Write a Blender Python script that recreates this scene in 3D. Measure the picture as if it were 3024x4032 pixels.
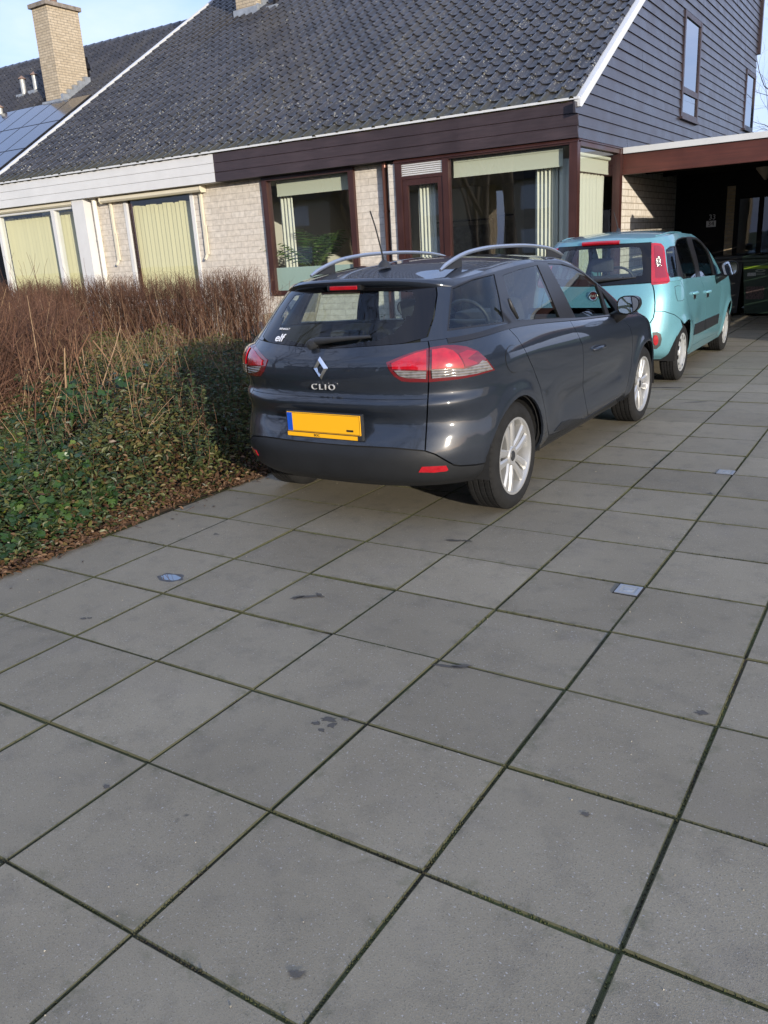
import bpy, bmesh, math, random
import numpy as np
from mathutils import Vector, Matrix
from mathutils.geometry import delaunay_2d_cdt

for _o in list(bpy.data.objects):
    bpy.data.objects.remove(_o)
SC = bpy.context.scene
COL = SC.collection
R = math.radians
RNG = np.random.default_rng(7)
random.seed(7)

# ------------------------------------------------------------------ camera
cam_d = bpy.data.cameras.new('camera')
cam = bpy.data.objects.new('camera', cam_d); COL.objects.link(cam)
CAM_R = ((0.8437145, 0.53366472, -0.05786031),
         (0.11587759, -0.2863195, -0.95110122),
         (-0.5241357, 0.79575317, -0.3034117))
CAM_C = Vector((3.391, -1.932, 1.493))
_m = Matrix((( CAM_R[0][0], -CAM_R[1][0], -CAM_R[2][0]),
             ( CAM_R[0][1], -CAM_R[1][1], -CAM_R[2][1]),
             ( CAM_R[0][2], -CAM_R[1][2], -CAM_R[2][2])))
cam.matrix_world = Matrix.Translation(CAM_C) @ _m.to_4x4()
cam_d.sensor_fit = 'HORIZONTAL'; cam_d.sensor_width = 36.0
cam_d.lens = 3222.284 / 3024 * 36.0
cam_d.clip_start = 0.05; cam_d.clip_end = 2000
SC.camera = cam

# ------------------------------------------------------------------ light
SUN_EL, SUN_AZ = 10.0, 58.0          # azimuth measured from -y (behind the camera) towards +x
sun_dir = Vector((math.sin(R(SUN_AZ))*math.cos(R(SUN_EL)), -math.cos(R(SUN_AZ))*math.cos(R(SUN_EL)), math.sin(R(SUN_EL))))
sl = bpy.data.lights.new('sun', 'SUN'); sl.energy = 2.7; sl.angle = R(0.5); sl.color = (1.0, 0.91, 0.78)
so = bpy.data.objects.new('sun', sl); COL.objects.link(so)
so.rotation_euler = sun_dir.to_track_quat('Z', 'Y').to_euler()
so.location = (20, -20, 20)
W = bpy.data.worlds.new('World'); SC.world = W; W.use_nodes = True
_nt = W.node_tree; _nt.nodes.clear()
def N(nt, typ, **kw):
    n = nt.nodes.new(typ)
    for k, v in kw.items(): setattr(n, k, v)
    return n
_out = N(_nt, 'ShaderNodeOutputWorld'); _bg = N(_nt, 'ShaderNodeBackground')
_sky = N(_nt, 'ShaderNodeTexSky', sky_type='NISHITA'); _sky.sun_disc = False
_sky.sun_elevation = R(SUN_EL); _sky.sun_rotation = math.atan2(sun_dir.x, sun_dir.y)
_sky.air_density = 1.0; _sky.dust_density = 1.2; _sky.ozone_density = 1.5
# thin cloud veils, a real property of the sky's directions
_tc = N(_nt, 'ShaderNodeTexCoord'); _mp = N(_nt, 'ShaderNodeMapping'); _mp.inputs['Scale'].default_value = (1.0, 1.0, 2.6)
_nz = N(_nt, 'ShaderNodeTexNoise'); _nz.inputs['Scale'].default_value = 2.2; _nz.inputs['Detail'].default_value = 7; _nz.inputs['Roughness'].default_value = .58
_rp = N(_nt, 'ShaderNodeValToRGB'); _rp.color_ramp.elements[0].position = .42; _rp.color_ramp.elements[1].position = .72
_rp.color_ramp.elements[0].color = (.07, .07, .07, 1); _rp.color_ramp.elements[1].color = (.92, .92, .92, 1)
_mx = N(_nt, 'ShaderNodeMix', data_type='RGBA'); _mx.inputs[7].default_value = (3.2, 3.5, 4.5, 1)
_nt.links.new(_tc.outputs['Generated'], _mp.inputs['Vector']); _nt.links.new(_mp.outputs[0], _nz.inputs['Vector'])
_nt.links.new(_nz.outputs['Fac'], _rp.inputs[0]); _nt.links.new(_rp.outputs[0], _mx.inputs[0])
_hz = N(_nt, 'ShaderNodeMix', data_type='RGBA'); _hz.inputs[0].default_value = .72; _hz.inputs[7].default_value = (1.5, 2.15, 4.0, 1)
_nt.links.new(_sky.outputs[0], _hz.inputs[6]); _nt.links.new(_hz.outputs[2], _mx.inputs[6]); _nt.links.new(_mx.outputs[2], _bg.inputs[0])
_bg.inputs[1].default_value = 0.15
_nt.links.new(_bg.outputs[0], _out.inputs[0])
SC.view_settings.view_transform = 'Standard'; SC.view_settings.look = 'None'
SC.view_settings.exposure = 1.08; SC.view_settings.gamma = 1.0
SC.cycles.max_bounces = 8; SC.cycles.transparent_max_bounces = 24; SC.cycles.glossy_bounces = 5
SC.cycles.caustics_reflective = False; SC.cycles.caustics_refractive = False
SC.cycles.sample_clamp_indirect = 6.0

# ------------------------------------------------------------------ helpers
def link(o, parent=None):
    COL.objects.link(o)
    if parent is not None: o.parent = parent
    return o
def empty(name, loc=(0,0,0), rz=0.0):
    o = bpy.data.objects.new(name, None); link(o)
    o.location = loc; o.rotation_euler = (0, 0, rz); o.empty_display_size = .2
    return o
def tag(o, label=None, cat=None, group=None, kind=None):
    if label: o['label'] = label
    if cat: o['category'] = cat
    if group: o['group'] = group
    if kind: o['kind'] = kind
    return o
def thing(name, label, cat, loc=(0,0,0), rz=0.0, group=None):
    return tag(empty(name, loc, rz), label, cat, group)

class MB:
    """collects geometry for one mesh; idx = material slot"""
    def __init__(s): s.v = []; s.f = []; s.mi = []; s.n = 0
    def add(s, verts, faces, mi=0):
        b = s.n
        s.v.extend([tuple(p) for p in verts]); s.n += len(verts)
        for f in faces: s.f.append(tuple(b+i for i in f)); s.mi.append(mi)
        return s
    def box(s, a, b, mi=0, fn=None):
        x0,y0,z0 = a; x1,y1,z1 = b
        v = [(x0,y0,z0),(x1,y0,z0),(x1,y1,z0),(x0,y1,z0),(x0,y0,z1),(x1,y0,z1),(x1,y1,z1),(x0,y1,z1)]
        if fn: v = [fn(p) for p in v]
        return s.add(v, [(0,3,2,1),(4,5,6,7),(0,1,5,4),(1,2,6,5),(2,3,7,6),(3,0,4,7)], mi)
    def bbox(s, a, b, r=.01, mi=0, fn=None):
        """box with chamfered edges"""
        x0,y0,z0 = a; x1,y1,z1 = b
        bm = bmesh.new(); bmesh.ops.create_cube(bm, size=1)
        for w in bm.verts: w.co = Vector(((x0+x1)/2+w.co.x*(x1-x0), (y0+y1)/2+w.co.y*(y1-y0), (z0+z1)/2+w.co.z*(z1-z0)))
        bmesh.ops.bevel(bm, geom=bm.edges[:], offset=r, segments=2, profile=.6, affect='EDGES')
        vs = [tuple(w.co) for w in bm.verts]; bm.verts.index_update()
        if fn: vs = [fn(p) for p in vs]
        fs = [tuple(w.index for w in f.verts) for f in bm.faces]; bm.free()
        return s.add(vs, fs, mi)
    def tube(s, pts, rad, n=8, mi=0, caps=True):
        pts = [Vector(p) for p in pts]
        if not hasattr(rad, '__len__'): rad = [rad]*len(pts)
        rings = []; up = None
        for i, p in enumerate(pts):
            d = (pts[min(i+1,len(pts)-1)] - pts[max(i-1,0)])
            if d.length < 1e-9: d = Vector((0,0,1))
            d.normalize()
            if up is None or abs(up.dot(d)) > .98:
                up = Vector((0,0,1)) if abs(d.z) < .9 else Vector((1,0,0))
            x = up.cross(d); x.normalize(); y = d.cross(x); up = y
            rings.append([p + (x*math.cos(a)+y*math.sin(a))*rad[i] for a in (2*math.pi*k/n for k in range(n))])
        vs = [q for r_ in rings for q in r_]; fs = []
        for i in range(len(pts)-1):
            for k in range(n): fs.append((i*n+k, i*n+(k+1)%n, (i+1)*n+(k+1)%n, (i+1)*n+k))
        if caps: fs.append(tuple(range(n-1,-1,-1))); fs.append(tuple((len(pts)-1)*n+k for k in range(n)))
        return s.add(vs, fs, mi)
    def lathe(s, prof, n=24, origin=(0,0,0), axis='Z', mi=0, close=False):
        vs = []
        for (r_, h) in prof:
            for k in range(n):
                a = 2*math.pi*k/n; c, d = r_*math.cos(a), r_*math.sin(a)
                p = (c,d,h) if axis == 'Z' else ((h,c,d) if axis == 'X' else (d,h,c))
                vs.append((p[0]+origin[0], p[1]+origin[1], p[2]+origin[2]))
        fs = []
        m = len(prof)
        for i in range(m-1 + (1 if close else 0)):
            j = (i+1) % m
            for k in range(n): fs.append((i*n+k, i*n+(k+1)%n, j*n+(k+1)%n, j*n+k))
        return s.add(vs, fs, mi)
    def prism(s, poly, y0, y1, axis='Y', mi=0, fn=None):
        """poly in the plane across the axis, extruded along it"""
        def P(a, b, t): return (a,t,b) if axis == 'Y' else ((t,a,b) if axis == 'X' else (a,b,t))
        n = len(poly)
        vs = [P(a,b,y0) for a,b in poly] + [P(a,b,y1) for a,b in poly]
        if fn: vs = [fn(p) for p in vs]
        fs = [tuple(range(n)), tuple(range(2*n-1, n-1, -1))]
        for i in range(n): fs.append((i, (i+1)%n, n+(i+1)%n, n+i))
        return s.add(vs, fs, mi)
    def build(s, name, mats, parent=None, smooth=False, recalc=True, angle=None):
        me = bpy.data.meshes.new(name)
        me.from_pydata(s.v, [], s.f)
        if not isinstance(mats, (list, tuple)): mats = [mats]
        for m in mats: me.materials.append(m)
        if len(mats) > 1: me.polygons.foreach_set('material_index', s.mi)
        if recalc:
            bm = bmesh.new(); bm.from_mesh(me); bmesh.ops.recalc_face_normals(bm, faces=bm.faces[:]); bm.to_mesh(me); bm.free()
        if smooth:
            me.polygons.foreach_set('use_smooth', [True]*len(me.polygons))
            if angle is not None: me.set_sharp_from_angle(angle=R(angle))
        me.update()
        return link(bpy.data.objects.new(name, me), parent)

def np_mesh(name, V, Q, mat, parent=None, smooth=False, attrs=None):
    """V (n,3), Q (m,k) int faces with k constant; attrs: point float attributes"""
    V = np.asarray(V, np.float32); Q = np.asarray(Q, np.int32)
    me = bpy.data.meshes.new(name)
    me.vertices.add(len(V)); me.vertices.foreach_set('co', V.ravel())
    k = Q.shape[1]
    me.loops.add(Q.size); me.loops.foreach_set('vertex_index', Q.ravel())
    me.polygons.add(len(Q)); me.polygons.foreach_set('loop_start', np.arange(0, Q.size, k, dtype=np.int32))
    me.polygons.foreach_set('use_smooth', np.full(len(Q), bool(smooth)))
    for nm, arr in (attrs or {}).items():
        at = me.attributes.new(nm, 'FLOAT', 'POINT'); at.data.foreach_set('value', np.asarray(arr, np.float32).ravel())
    me.update(calc_edges=True)
    if not isinstance(mat, (list, tuple)): mat = [mat]
    for m in mat: me.materials.append(m)
    return link(bpy.data.objects.new(name, me), parent)

# ------------------------------------------------------------------ materials
def new_mat(name):
    m = bpy.data.materials.new(name); m.use_nodes = True
    nt = m.node_tree; b = nt.nodes['Principled BSDF']
    return m, nt, b
def principled(name, col, rough=.6, metal=0.0, coat=0.0, coat_rough=.03, spec=.5, noise=0.0, nscale=8.0, bump=0.0, bscale=60.0,
               nrough=0.0, emis=None, estr=0.0, coords='Object', detail=4):
    m, nt, b = new_mat(name)
    b.inputs['Base Color'].default_value = (*col, 1); b.inputs['Roughness'].default_value = rough
    b.inputs['Metallic'].default_value = metal; b.inputs['Coat Weight'].default_value = coat
    b.inputs['Coat Roughness'].default_value = coat_rough; b.inputs['Specular IOR Level'].default_value = spec
    if emis: b.inputs['Emission Color'].default_value = (*emis, 1); b.inputs['Emission Strength'].default_value = estr
    if noise or nrough:
        tc = N(nt, 'ShaderNodeTexCoord'); nz = N(nt, 'ShaderNodeTexNoise'); nz.inputs['Scale'].default_value = nscale
        nz.inputs['Detail'].default_value = detail; nz.inputs['Roughness'].default_value = .6
        nt.links.new(tc.outputs[coords], nz.inputs['Vector'])
        if noise:
            mr = N(nt, 'ShaderNodeMapRange'); mr.inputs[1].default_value = .25; mr.inputs[2].default_value = .75
            mr.inputs[3].default_value = 1-noise; mr.inputs[4].default_value = 1+noise
            vm = N(nt, 'ShaderNodeVectorMath', operation='SCALE'); vm.inputs[0].default_value = col
            nt.links.new(nz.outputs['Fac'], mr.inputs[0]); nt.links.new(mr.outputs[0], vm.inputs['Scale'])
            nt.links.new(vm.outputs[0], b.inputs['Base Color'])
        if nrough:
            m2 = N(nt, 'ShaderNodeMapRange'); m2.inputs[1].default_value = .25; m2.inputs[2].default_value = .75
            m2.inputs[3].default_value = max(0, rough-nrough); m2.inputs[4].default_value = min(1, rough+nrough)
            nt.links.new(nz.outputs['Fac'], m2.inputs[0]); nt.links.new(m2.outputs[0], b.inputs['Roughness'])
    if bump:
        tc = N(nt, 'ShaderNodeTexCoord'); n2 = N(nt, 'ShaderNodeTexNoise'); n2.inputs['Scale'].default_value = bscale; n2.inputs['Detail'].default_value = 5
        bp = N(nt, 'ShaderNodeBump'); bp.inputs['Strength'].default_value = bump; bp.inputs['Distance'].default_value = .01
        nt.links.new(tc.outputs[coords], n2.inputs['Vector']); nt.links.new(n2.outputs['Fac'], bp.inputs['Height']); nt.links.new(bp.outputs[0], b.inputs['Normal'])
    return m
def glass(name, tint=(.9,.95,.93), ior=1.5, rough=0.0, wav=0.0, f0=None):
    """a thin pane: clear along its tint, mirror-like by Fresnel"""
    m = bpy.data.materials.new(name); m.use_nodes = True; nt = m.node_tree; nt.nodes.clear()
    o = N(nt, 'ShaderNodeOutputMaterial'); mx = N(nt, 'ShaderNodeMixShader'); tr = N(nt, 'ShaderNodeBsdfTransparent'); gl = N(nt, 'ShaderNodeBsdfGlossy')
    fr = N(nt, 'ShaderNodeFresnel'); fr.inputs[0].default_value = ior
    ma = N(nt, 'ShaderNodeMath', operation='MULTIPLY'); ma.inputs[1].default_value = 1.7; ma.use_clamp = True
    tr.inputs[0].default_value = (*tint, 1); gl.inputs[0].default_value = (.95,.97,1,1); gl.inputs['Roughness'].default_value = rough
    # the Fresnel node flips its index on back faces; feed it a front-facing geometry independent value
    geo = N(nt, 'ShaderNodeNewGeometry'); dt = N(nt, 'ShaderNodeVectorMath', operation='DOT_PRODUCT'); ab = N(nt, 'ShaderNodeMath', operation='ABSOLUTE')
    nt.links.new(geo.outputs['Normal'], dt.inputs[0]); nt.links.new(geo.outputs['Incoming'], dt.inputs[1]); nt.links.new(dt.outputs['Value'], ab.inputs[0])
    o1 = N(nt, 'ShaderNodeMath', operation='SUBTRACT'); o1.inputs[0].default_value = 1; nt.links.new(ab.outputs[0], o1.inputs[1])
    pw = N(nt, 'ShaderNodeMath', operation='POWER'); pw.inputs[1].default_value = 5; nt.links.new(o1.outputs[0], pw.inputs[0])
    f0 = f0 or ((ior-1)/(ior+1))**2*1.9
    mr = N(nt, 'ShaderNodeMapRange'); mr.inputs[3].default_value = f0; mr.inputs[4].default_value = 1.0
    nt.links.new(pw.outputs[0], mr.inputs[0]); nt.links.new(mr.outputs[0], mx.inputs[0])
    nt.nodes.remove(fr); nt.nodes.remove(ma)
    if wav:
        tc = N(nt, 'ShaderNodeTexCoord'); nz = N(nt, 'ShaderNodeTexNoise'); nz.inputs['Scale'].default_value = 1.6; nz.inputs['Detail'].default_value = 1
        bp = N(nt, 'ShaderNodeBump'); bp.inputs['Strength'].default_value = wav; bp.inputs['Distance'].default_value = .02
        nt.links.new(tc.outputs['Object'], nz.inputs['Vector']); nt.links.new(nz.outputs['Fac'], bp.inputs['Height']); nt.links.new(bp.outputs[0], gl.inputs['Normal'])
    nt.links.new(tr.outputs[0], mx.inputs[1]); nt.links.new(gl.outputs[0], mx.inputs[2]); nt.links.new(mx.outputs[0], o.inputs[0])
    return m
# ================================================================== ground and paving
def mat_soil():
    m, nt, b = new_mat('soil')
    tc = N(nt,'ShaderNodeTexCoord'); n1 = N(nt,'ShaderNodeTexNoise'); n1.inputs['Scale'].default_value = 9; n1.inputs['Detail'].default_value = 10
    rp = N(nt,'ShaderNodeValToRGB'); rp.color_ramp.elements[0].color = (.012,.008,.005,1); rp.color_ramp.elements[1].color = (.07,.045,.026,1)
    nt.links.new(tc.outputs['Object'], n1.inputs['Vector']); nt.links.new(n1.outputs['Fac'], rp.inputs[0]); nt.links.new(rp.outputs[0], b.inputs['Base Color'])
    b.inputs['Roughness'].default_value = .95
    bp = N(nt,'ShaderNodeBump'); bp.inputs['Strength'].default_value = .8; bp.inputs['Distance'].default_value = .03
    nt.links.new(n1.outputs['Fac'], bp.inputs['Height']); nt.links.new(bp.outputs[0], b.inputs['Normal'])
    return m
M_SOIL = mat_soil()
M_ASPH = principled('asphalt', (.055,.054,.052), rough=.9, noise=.3, nscale=30, bump=.3, bscale=200)
M_GRASS = principled('lawn', (.045,.075,.02), rough=.9, noise=.5, nscale=12, bump=.5, bscale=90)

def mat_slab():
    m, nt, b = new_mat('paving_slab')
    L = nt.links.new
    tc = N(nt,'ShaderNodeTexCoord')
    sh = N(nt,'ShaderNodeAttribute', attribute_name='shade'); ed = N(nt,'ShaderNodeAttribute', attribute_name='edge')
    def noise(scale, det=4, rough=.6):
        n = N(nt,'ShaderNodeTexNoise'); n.inputs['Scale'].default_value = scale; n.inputs['Detail'].default_value = det; n.inputs['Roughness'].default_value = rough
        L(tc.outputs['Object'], n.inputs['Vector']); return n
    def mix(a, bcol, fac, blend='MIX'):
        x = N(nt,'ShaderNodeMix', data_type='RGBA', blend_type=blend)
        if isinstance(fac, float): x.inputs[0].default_value = fac
        else: L(fac, x.inputs[0])
        if isinstance(a, tuple): x.inputs[6].default_value = a
        else: L(a, x.inputs[6])
        if isinstance(bcol, tuple): x.inputs[7].default_value = bcol
        else: L(bcol, x.inputs[7])
        return x.outputs[2]
    def ramp(src, p0, p1, v0=0.0, v1=1.0):
        r = N(nt,'ShaderNodeMapRange'); r.inputs[1].default_value = p0; r.inputs[2].default_value = p1; r.inputs[3].default_value = v0; r.inputs[4].default_value = v1
        L(src, r.inputs[0]); return r.outputs[0]
    big = noise(1.1, 5); mid = noise(7, 6, .7); fine = noise(210, 3, .75); vfine = noise(520, 2, .6)
    base = mix((.192,.167,.118,1), (.250,.220,.158,1), ramp(big.outputs['Fac'], .3, .7))
    base = mix(base, (.112,.100,.080,1), ramp(mid.outputs['Fac'], .5, .75, 0, .55))
    base = mix(base, (.215,.19,.15,1), ramp(noise(2.7,3).outputs['Fac'], .55, .72, 0, .4))
    # aggregate: dark pits and pale stones
    base = mix(base, (.062,.057,.05,1), ramp(fine.outputs['Fac'], .56, .70, 0, .75))
    base = mix(base, (.37,.355,.33,1), ramp(noise(120,2,.6).outputs['Fac'], .66, .70, 0, .9))
    base = mix(base, (.31,.295,.27,1), ramp(vfine.outputs['Fac'], .60, .68, 0, .6))
    sc = N(nt,'ShaderNodeVectorMath', operation='SCALE'); L(base, sc.inputs[0]); L(ramp(sh.outputs['Fac'], 0, 1, .86, 1.13), sc.inputs['Scale'])
    # algae creeping in from the joints, and dirt
    em = N(nt,'ShaderNodeMath', operation='MULTIPLY'); L(ed.outputs['Fac'], em.inputs[0]); L(ramp(noise(14,4,.7).outputs['Fac'], .52, .74, 0, .7), em.inputs[1])
    c2 = mix(sc.outputs[0], (.085,.092,.040,1), em.outputs[0])
    em2 = N(nt,'ShaderNodeMath', operation='MULTIPLY'); L(ed.outputs['Fac'], em2.inputs[0]); L(ramp(noise(5,4,.7).outputs['Fac'], .56, .74, 0, .55), em2.inputs[1])
    c3 = mix(c2, (.06,.054,.043,1), em2.outputs[0])
    c3 = mix(c3, (.075,.072,.035,1), ramp(ed.outputs['Fac'], .965, .997))
    # damp spots
    spots = N(nt,'ShaderNodeTexVoronoi'); spots.inputs['Scale'].default_value = 1.7; spots.inputs['Randomness'].default_value = 1
    wv = N(nt,'ShaderNodeVectorMath', operation='ADD'); nv = noise(9, 3); sv = N(nt,'ShaderNodeVectorMath', operation='SCALE'); sv.inputs['Scale'].default_value = .16
    L(nv.outputs['Color'], sv.inputs[0]); L(tc.outputs['Object'], wv.inputs[0]); L(sv.outputs[0], wv.inputs[1]); L(wv.outputs[0], spots.inputs['Vector'])
    c4 = mix(c3, (.05,.048,.045,1), ramp(spots.outputs['Distance'], .05, .035, 0, .75))
    L(c4, b.inputs['Base Color'])
    b.inputs['Roughness'].default_value = .82; b.inputs['Specular IOR Level'].default_value = .35
    bp = N(nt,'ShaderNodeBump'); bp.inputs['Strength'].default_value = .35; bp.inputs['Distance'].default_value = .004
    L(fine.outputs['Fac'], bp.inputs['Height']); L(bp.outputs[0], b.inputs['Normal'])
    return m
M_SLAB = mat_slab()
def mat_joint():
    m, nt, b = new_mat('joint_moss'); L = nt.links.new
    tc = N(nt,'ShaderNodeTexCoord')
    n1 = N(nt,'ShaderNodeTexNoise'); n1.inputs['Scale'].default_value = 3.2; n1.inputs['Detail'].default_value = 5
    n2 = N(nt,'ShaderNodeTexNoise'); n2.inputs['Scale'].default_value = 160; n2.inputs['Detail'].default_value = 4
    L(tc.outputs['Object'], n1.inputs['Vector']); L(tc.outputs['Object'], n2.inputs['Vector'])
    rp = N(nt,'ShaderNodeValToRGB'); e = rp.color_ramp.elements
    e[0].position = .36; e[0].color = (.032,.026,.017,1); e[1].position = .60; e[1].color = (.062,.074,.022,1)
    L(n1.outputs['Fac'], rp.inputs[0])
    mx = N(nt,'ShaderNodeMix', data_type='RGBA', blend_type='MULTIPLY'); mx.inputs[0].default_value = .9
    r2 = N(nt,'ShaderNodeValToRGB'); r2.color_ramp.elements[0].color = (.35,.33,.3,1); r2.color_ramp.elements[1].color = (1.5,1.45,1.2,1)
    L(n2.outputs['Fac'], r2.inputs[0]); L(rp.outputs[0], mx.inputs[6]); L(r2.outputs[0], mx.inputs[7]); L(mx.outputs[2], b.inputs['Base Color'])
    b.inputs['Roughness'].default_value = .95
    bp = N(nt,'ShaderNodeBump'); bp.inputs['Strength'].default_value = 1; bp.inputs['Distance'].default_value = .006
    L(n2.outputs['Fac'], bp.inputs['Height']); L(bp.outputs[0], b.inputs['Normal'])
    return m
M_JOINT = mat_joint()

g = MB(); g.add([(-400,-400,-.075),(400,-400,-.075),(400,400,-.075),(-400,400,-.075)], [(0,1,2,3)])
tag(g.build('ground', M_GRASS, recalc=False), kind='structure')
g = MB(); g.add([(-60,-14,-.07),(60,-14,-.07),(60,-6.5,-.07),(-60,-6.5,-.07)], [(0,1,2,3)])
tag(g.build('road', M_ASPH, recalc=False), kind='structure')
g = MB(); g.add([(-14,-6,-.03),(-.4,-6,-.03),(-.4,12,-.03),(-14,12,-.03)], [(0,1,2,3)])
tag(g.build('planting_soil', M_SOIL, recalc=False), kind='structure')

X0, X1, Y0, Y1 = -1, 13, -9, 32          # half-metre slab grid, in slabs
def build_paving():
    V, Q, sh, ed = [], [], [], []
    rr = np.random.default_rng(3)
    for i in range(X0, X1):
        for j in range(Y0, Y1):
            jx, jy = .0029, .0029
            a, b_ = i*.5+jx, (i+1)*.5-jx; c, d = j*.5+jy, (j+1)*.5-jy
            if i == -1: a += .02
            o = rr.normal(0, .0011, 2); rot = rr.normal(0, .0020); tz = rr.normal(0, .0019, 3); s = np.clip(rr.normal(.5, .24), 0, 1)
            cx, cy = (a+b_)/2+o[0], (c+d)/2+o[1]; hx, hy = (b_-a)/2-rr.uniform(0,.0016), (d-c)/2-rr.uniform(0,.0016)
            def ring(ix, z, e):
                for sx, sy in ((-1,-1),(1,-1),(1,1),(-1,1)):
                    x, y = sx*(hx-ix), sy*(hy-ix)
                    V.append((cx+x-y*rot, cy+y+x*rot, z + (tz[0]*x+tz[1]*y)*2 + tz[2]*.5)); sh.append(s); ed.append(e)
            n = len(V)
            ring(0, -.05, 1); ring(0, -.004, 1); ring(.0035, 0, 1.0); ring(.045, .0002, 0.0)
            for k in range(3):
                for q in range(4): Q.append((n+k*4+q, n+k*4+(q+1)%4, n+k*4+4+(q+1)%4, n+k*4+4+q))
            Q.append((n+12, n+13, n+14, n+15))
    return np_mesh('paving', V, Q, M_SLAB, attrs={'shade': sh, 'edge': ed})
pav = tag(build_paving(), kind='structure')
g = MB(); g.add([(-.52,-4.5,-.005),(6.5,-4.5,-.005),(6.5,16,-.005),(-.52,16,-.005)], [(0,1,2,3)])
tag(g.build('joint_bed', M_JOINT, recalc=False), kind='structure')

# moss and grit standing in the joints
def build_moss():
    rr = np.random.default_rng(11); P = []
    for kind in (0, 1):
        for g_ in range(X0 if kind == 0 else Y0, (X1 if kind == 0 else Y1)+1):
            lo, hi = ((Y0, 14) if kind == 0 else (X0, X1))
            n = int((hi-lo)*.5*260)
            t = rr.uniform(lo*.5, hi*.5, n)
            dens = .5+.5*np.sin(t*2.1+g_*1.7+kind)*np.sin(t*.83+g_*2.9)
            t = t[rr.random(n) < dens]
            off = rr.normal(0, .0036, len(t))
            P.append(np.c_[g_*.5+off, t] if kind == 0 else np.c_[t, g_*.5+off])
    P = np.concatenate(P); n = len(P)
    h = rr.uniform(.001, .0085, n); r_ = rr.uniform(.002, .0052, n); a = rr.uniform(0, 6.28, n)
    V = np.zeros((n, 4, 3), np.float32)
    for k in range(3):
        V[:,k,0] = P[:,0]+r_*np.cos(a+k*2.094); V[:,k,1] = P[:,1]+r_*np.sin(a+k*2.094); V[:,k,2] = -.006
    V[:,3,0] = P[:,0]+rr.normal(0,.0015,n); V[:,3,1] = P[:,1]+rr.normal(0,.0015,n); V[:,3,2] = -.004+h
    b = (np.arange(n)*4)[:,None]
    Q = np.concatenate([b+np.array([[0,1,3]]), b+np.array([[1,2,3]]), b+np.array([[2,0,3]])])
    return np_mesh('joint_tufts', V.reshape(-1,3), Q, M_JOINT)
tag(build_moss(), 'green moss and grit growing in the joints between the paving slabs', 'moss', kind='stuff')

def blob(cx, cy, rx, ry, seed, n=28, rough=.3, ang=0.0, z=.0016):
    rr = np.random.default_rng(seed); ph = rr.uniform(0, 6.28, 6); am = rr.uniform(.2, 1, 6)
    out = []
    for k in range(n):
        a = 2*math.pi*k/n; r_ = 1+rough*sum(am[q]*math.sin((q+2)*a+ph[q]) for q in range(6))/2.2
        x, y = rx*r_*math.cos(a), ry*r_*math.sin(a)
        out.append((cx+x*math.cos(ang)-y*math.sin(ang), cy+x*math.sin(ang)+y*math.cos(ang), z))
    return out
M_WATER = principled('water', (.03,.032,.036), rough=.008, spec=1.0, coat=1.0, coat_rough=.0)
M_DAMP = principled('damp_concrete', (.065,.063,.06), rough=.6, noise=.3, nscale=60, bump=.2, bscale=300)
p = blob(.384,.662,.078,.05,5,48,.16,z=.0012); q_ = blob(.384,.662,.058,.034,8,48,.14,z=.002)
g = MB(); g.add(p,[tuple(range(48))],0); g.add(q_,[tuple(range(48))],1)
tag(g.build('puddle', [M_DAMP, M_WATER], recalc=False), kind='structure')

_st = MB()
for k,(x,y,rx,ry,a) in enumerate(((.266,1.31,.040,.018,.5),(.30,1.34,.02,.012,0),(1.17,.762,.060,.012,.6),(1.21,.80,.035,.010,-.4),(1.13,.735,.03,.016,.9),(1.869,-.036,.026,.014,.3),(1.90,-.06,.018,.012,1),(1.845,-.075,.016,.010,.4),(1.885,-.10,.012,.009,0),(1.92,-.01,.014,.010,0),
    (2.556,.317,.024,.018,.2),(2.943,.555,.020,.015,0),(.383,.134,.016,.010,.4),(.405,.15,.012,.008,0),(2.051,.464,.06,.010,.2),(2.10,.49,.04,.012,.5),(1.433,1.699,.05,.014,.3),(1.50,1.72,.03,.012,.2),(1.483,-.649,.012,.009,0),(2.781,-.10,.012,.009,.3),(2.409,-.9,.016,.012,.5),
    (1.02,6.3,.20,.035,.3),(1.30,6.6,.18,.03,.2),(1.45,7.3,.14,.025,.1),(1.75,5.9,.10,.02,.4),(1.2,5.9,.12,.02,.2))):
    _c = blob(x,y,rx*1.25,ry*1.25,40+k,22,.30,a,.0022); _m = Vector(_c[0])*0+sum((Vector(p) for p in _c), Vector())/22
    _b = _st.n; _st.add([tuple(_m)]+[tuple(_m+(Vector(p)-_m)*.62) for p in _c]+_c, [(0,1+q,1+(q+1)%22) for q in range(22)]+[(1+q,23+q,23+(q+1)%22,1+(q+1)%22) for q in range(22)])
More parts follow.
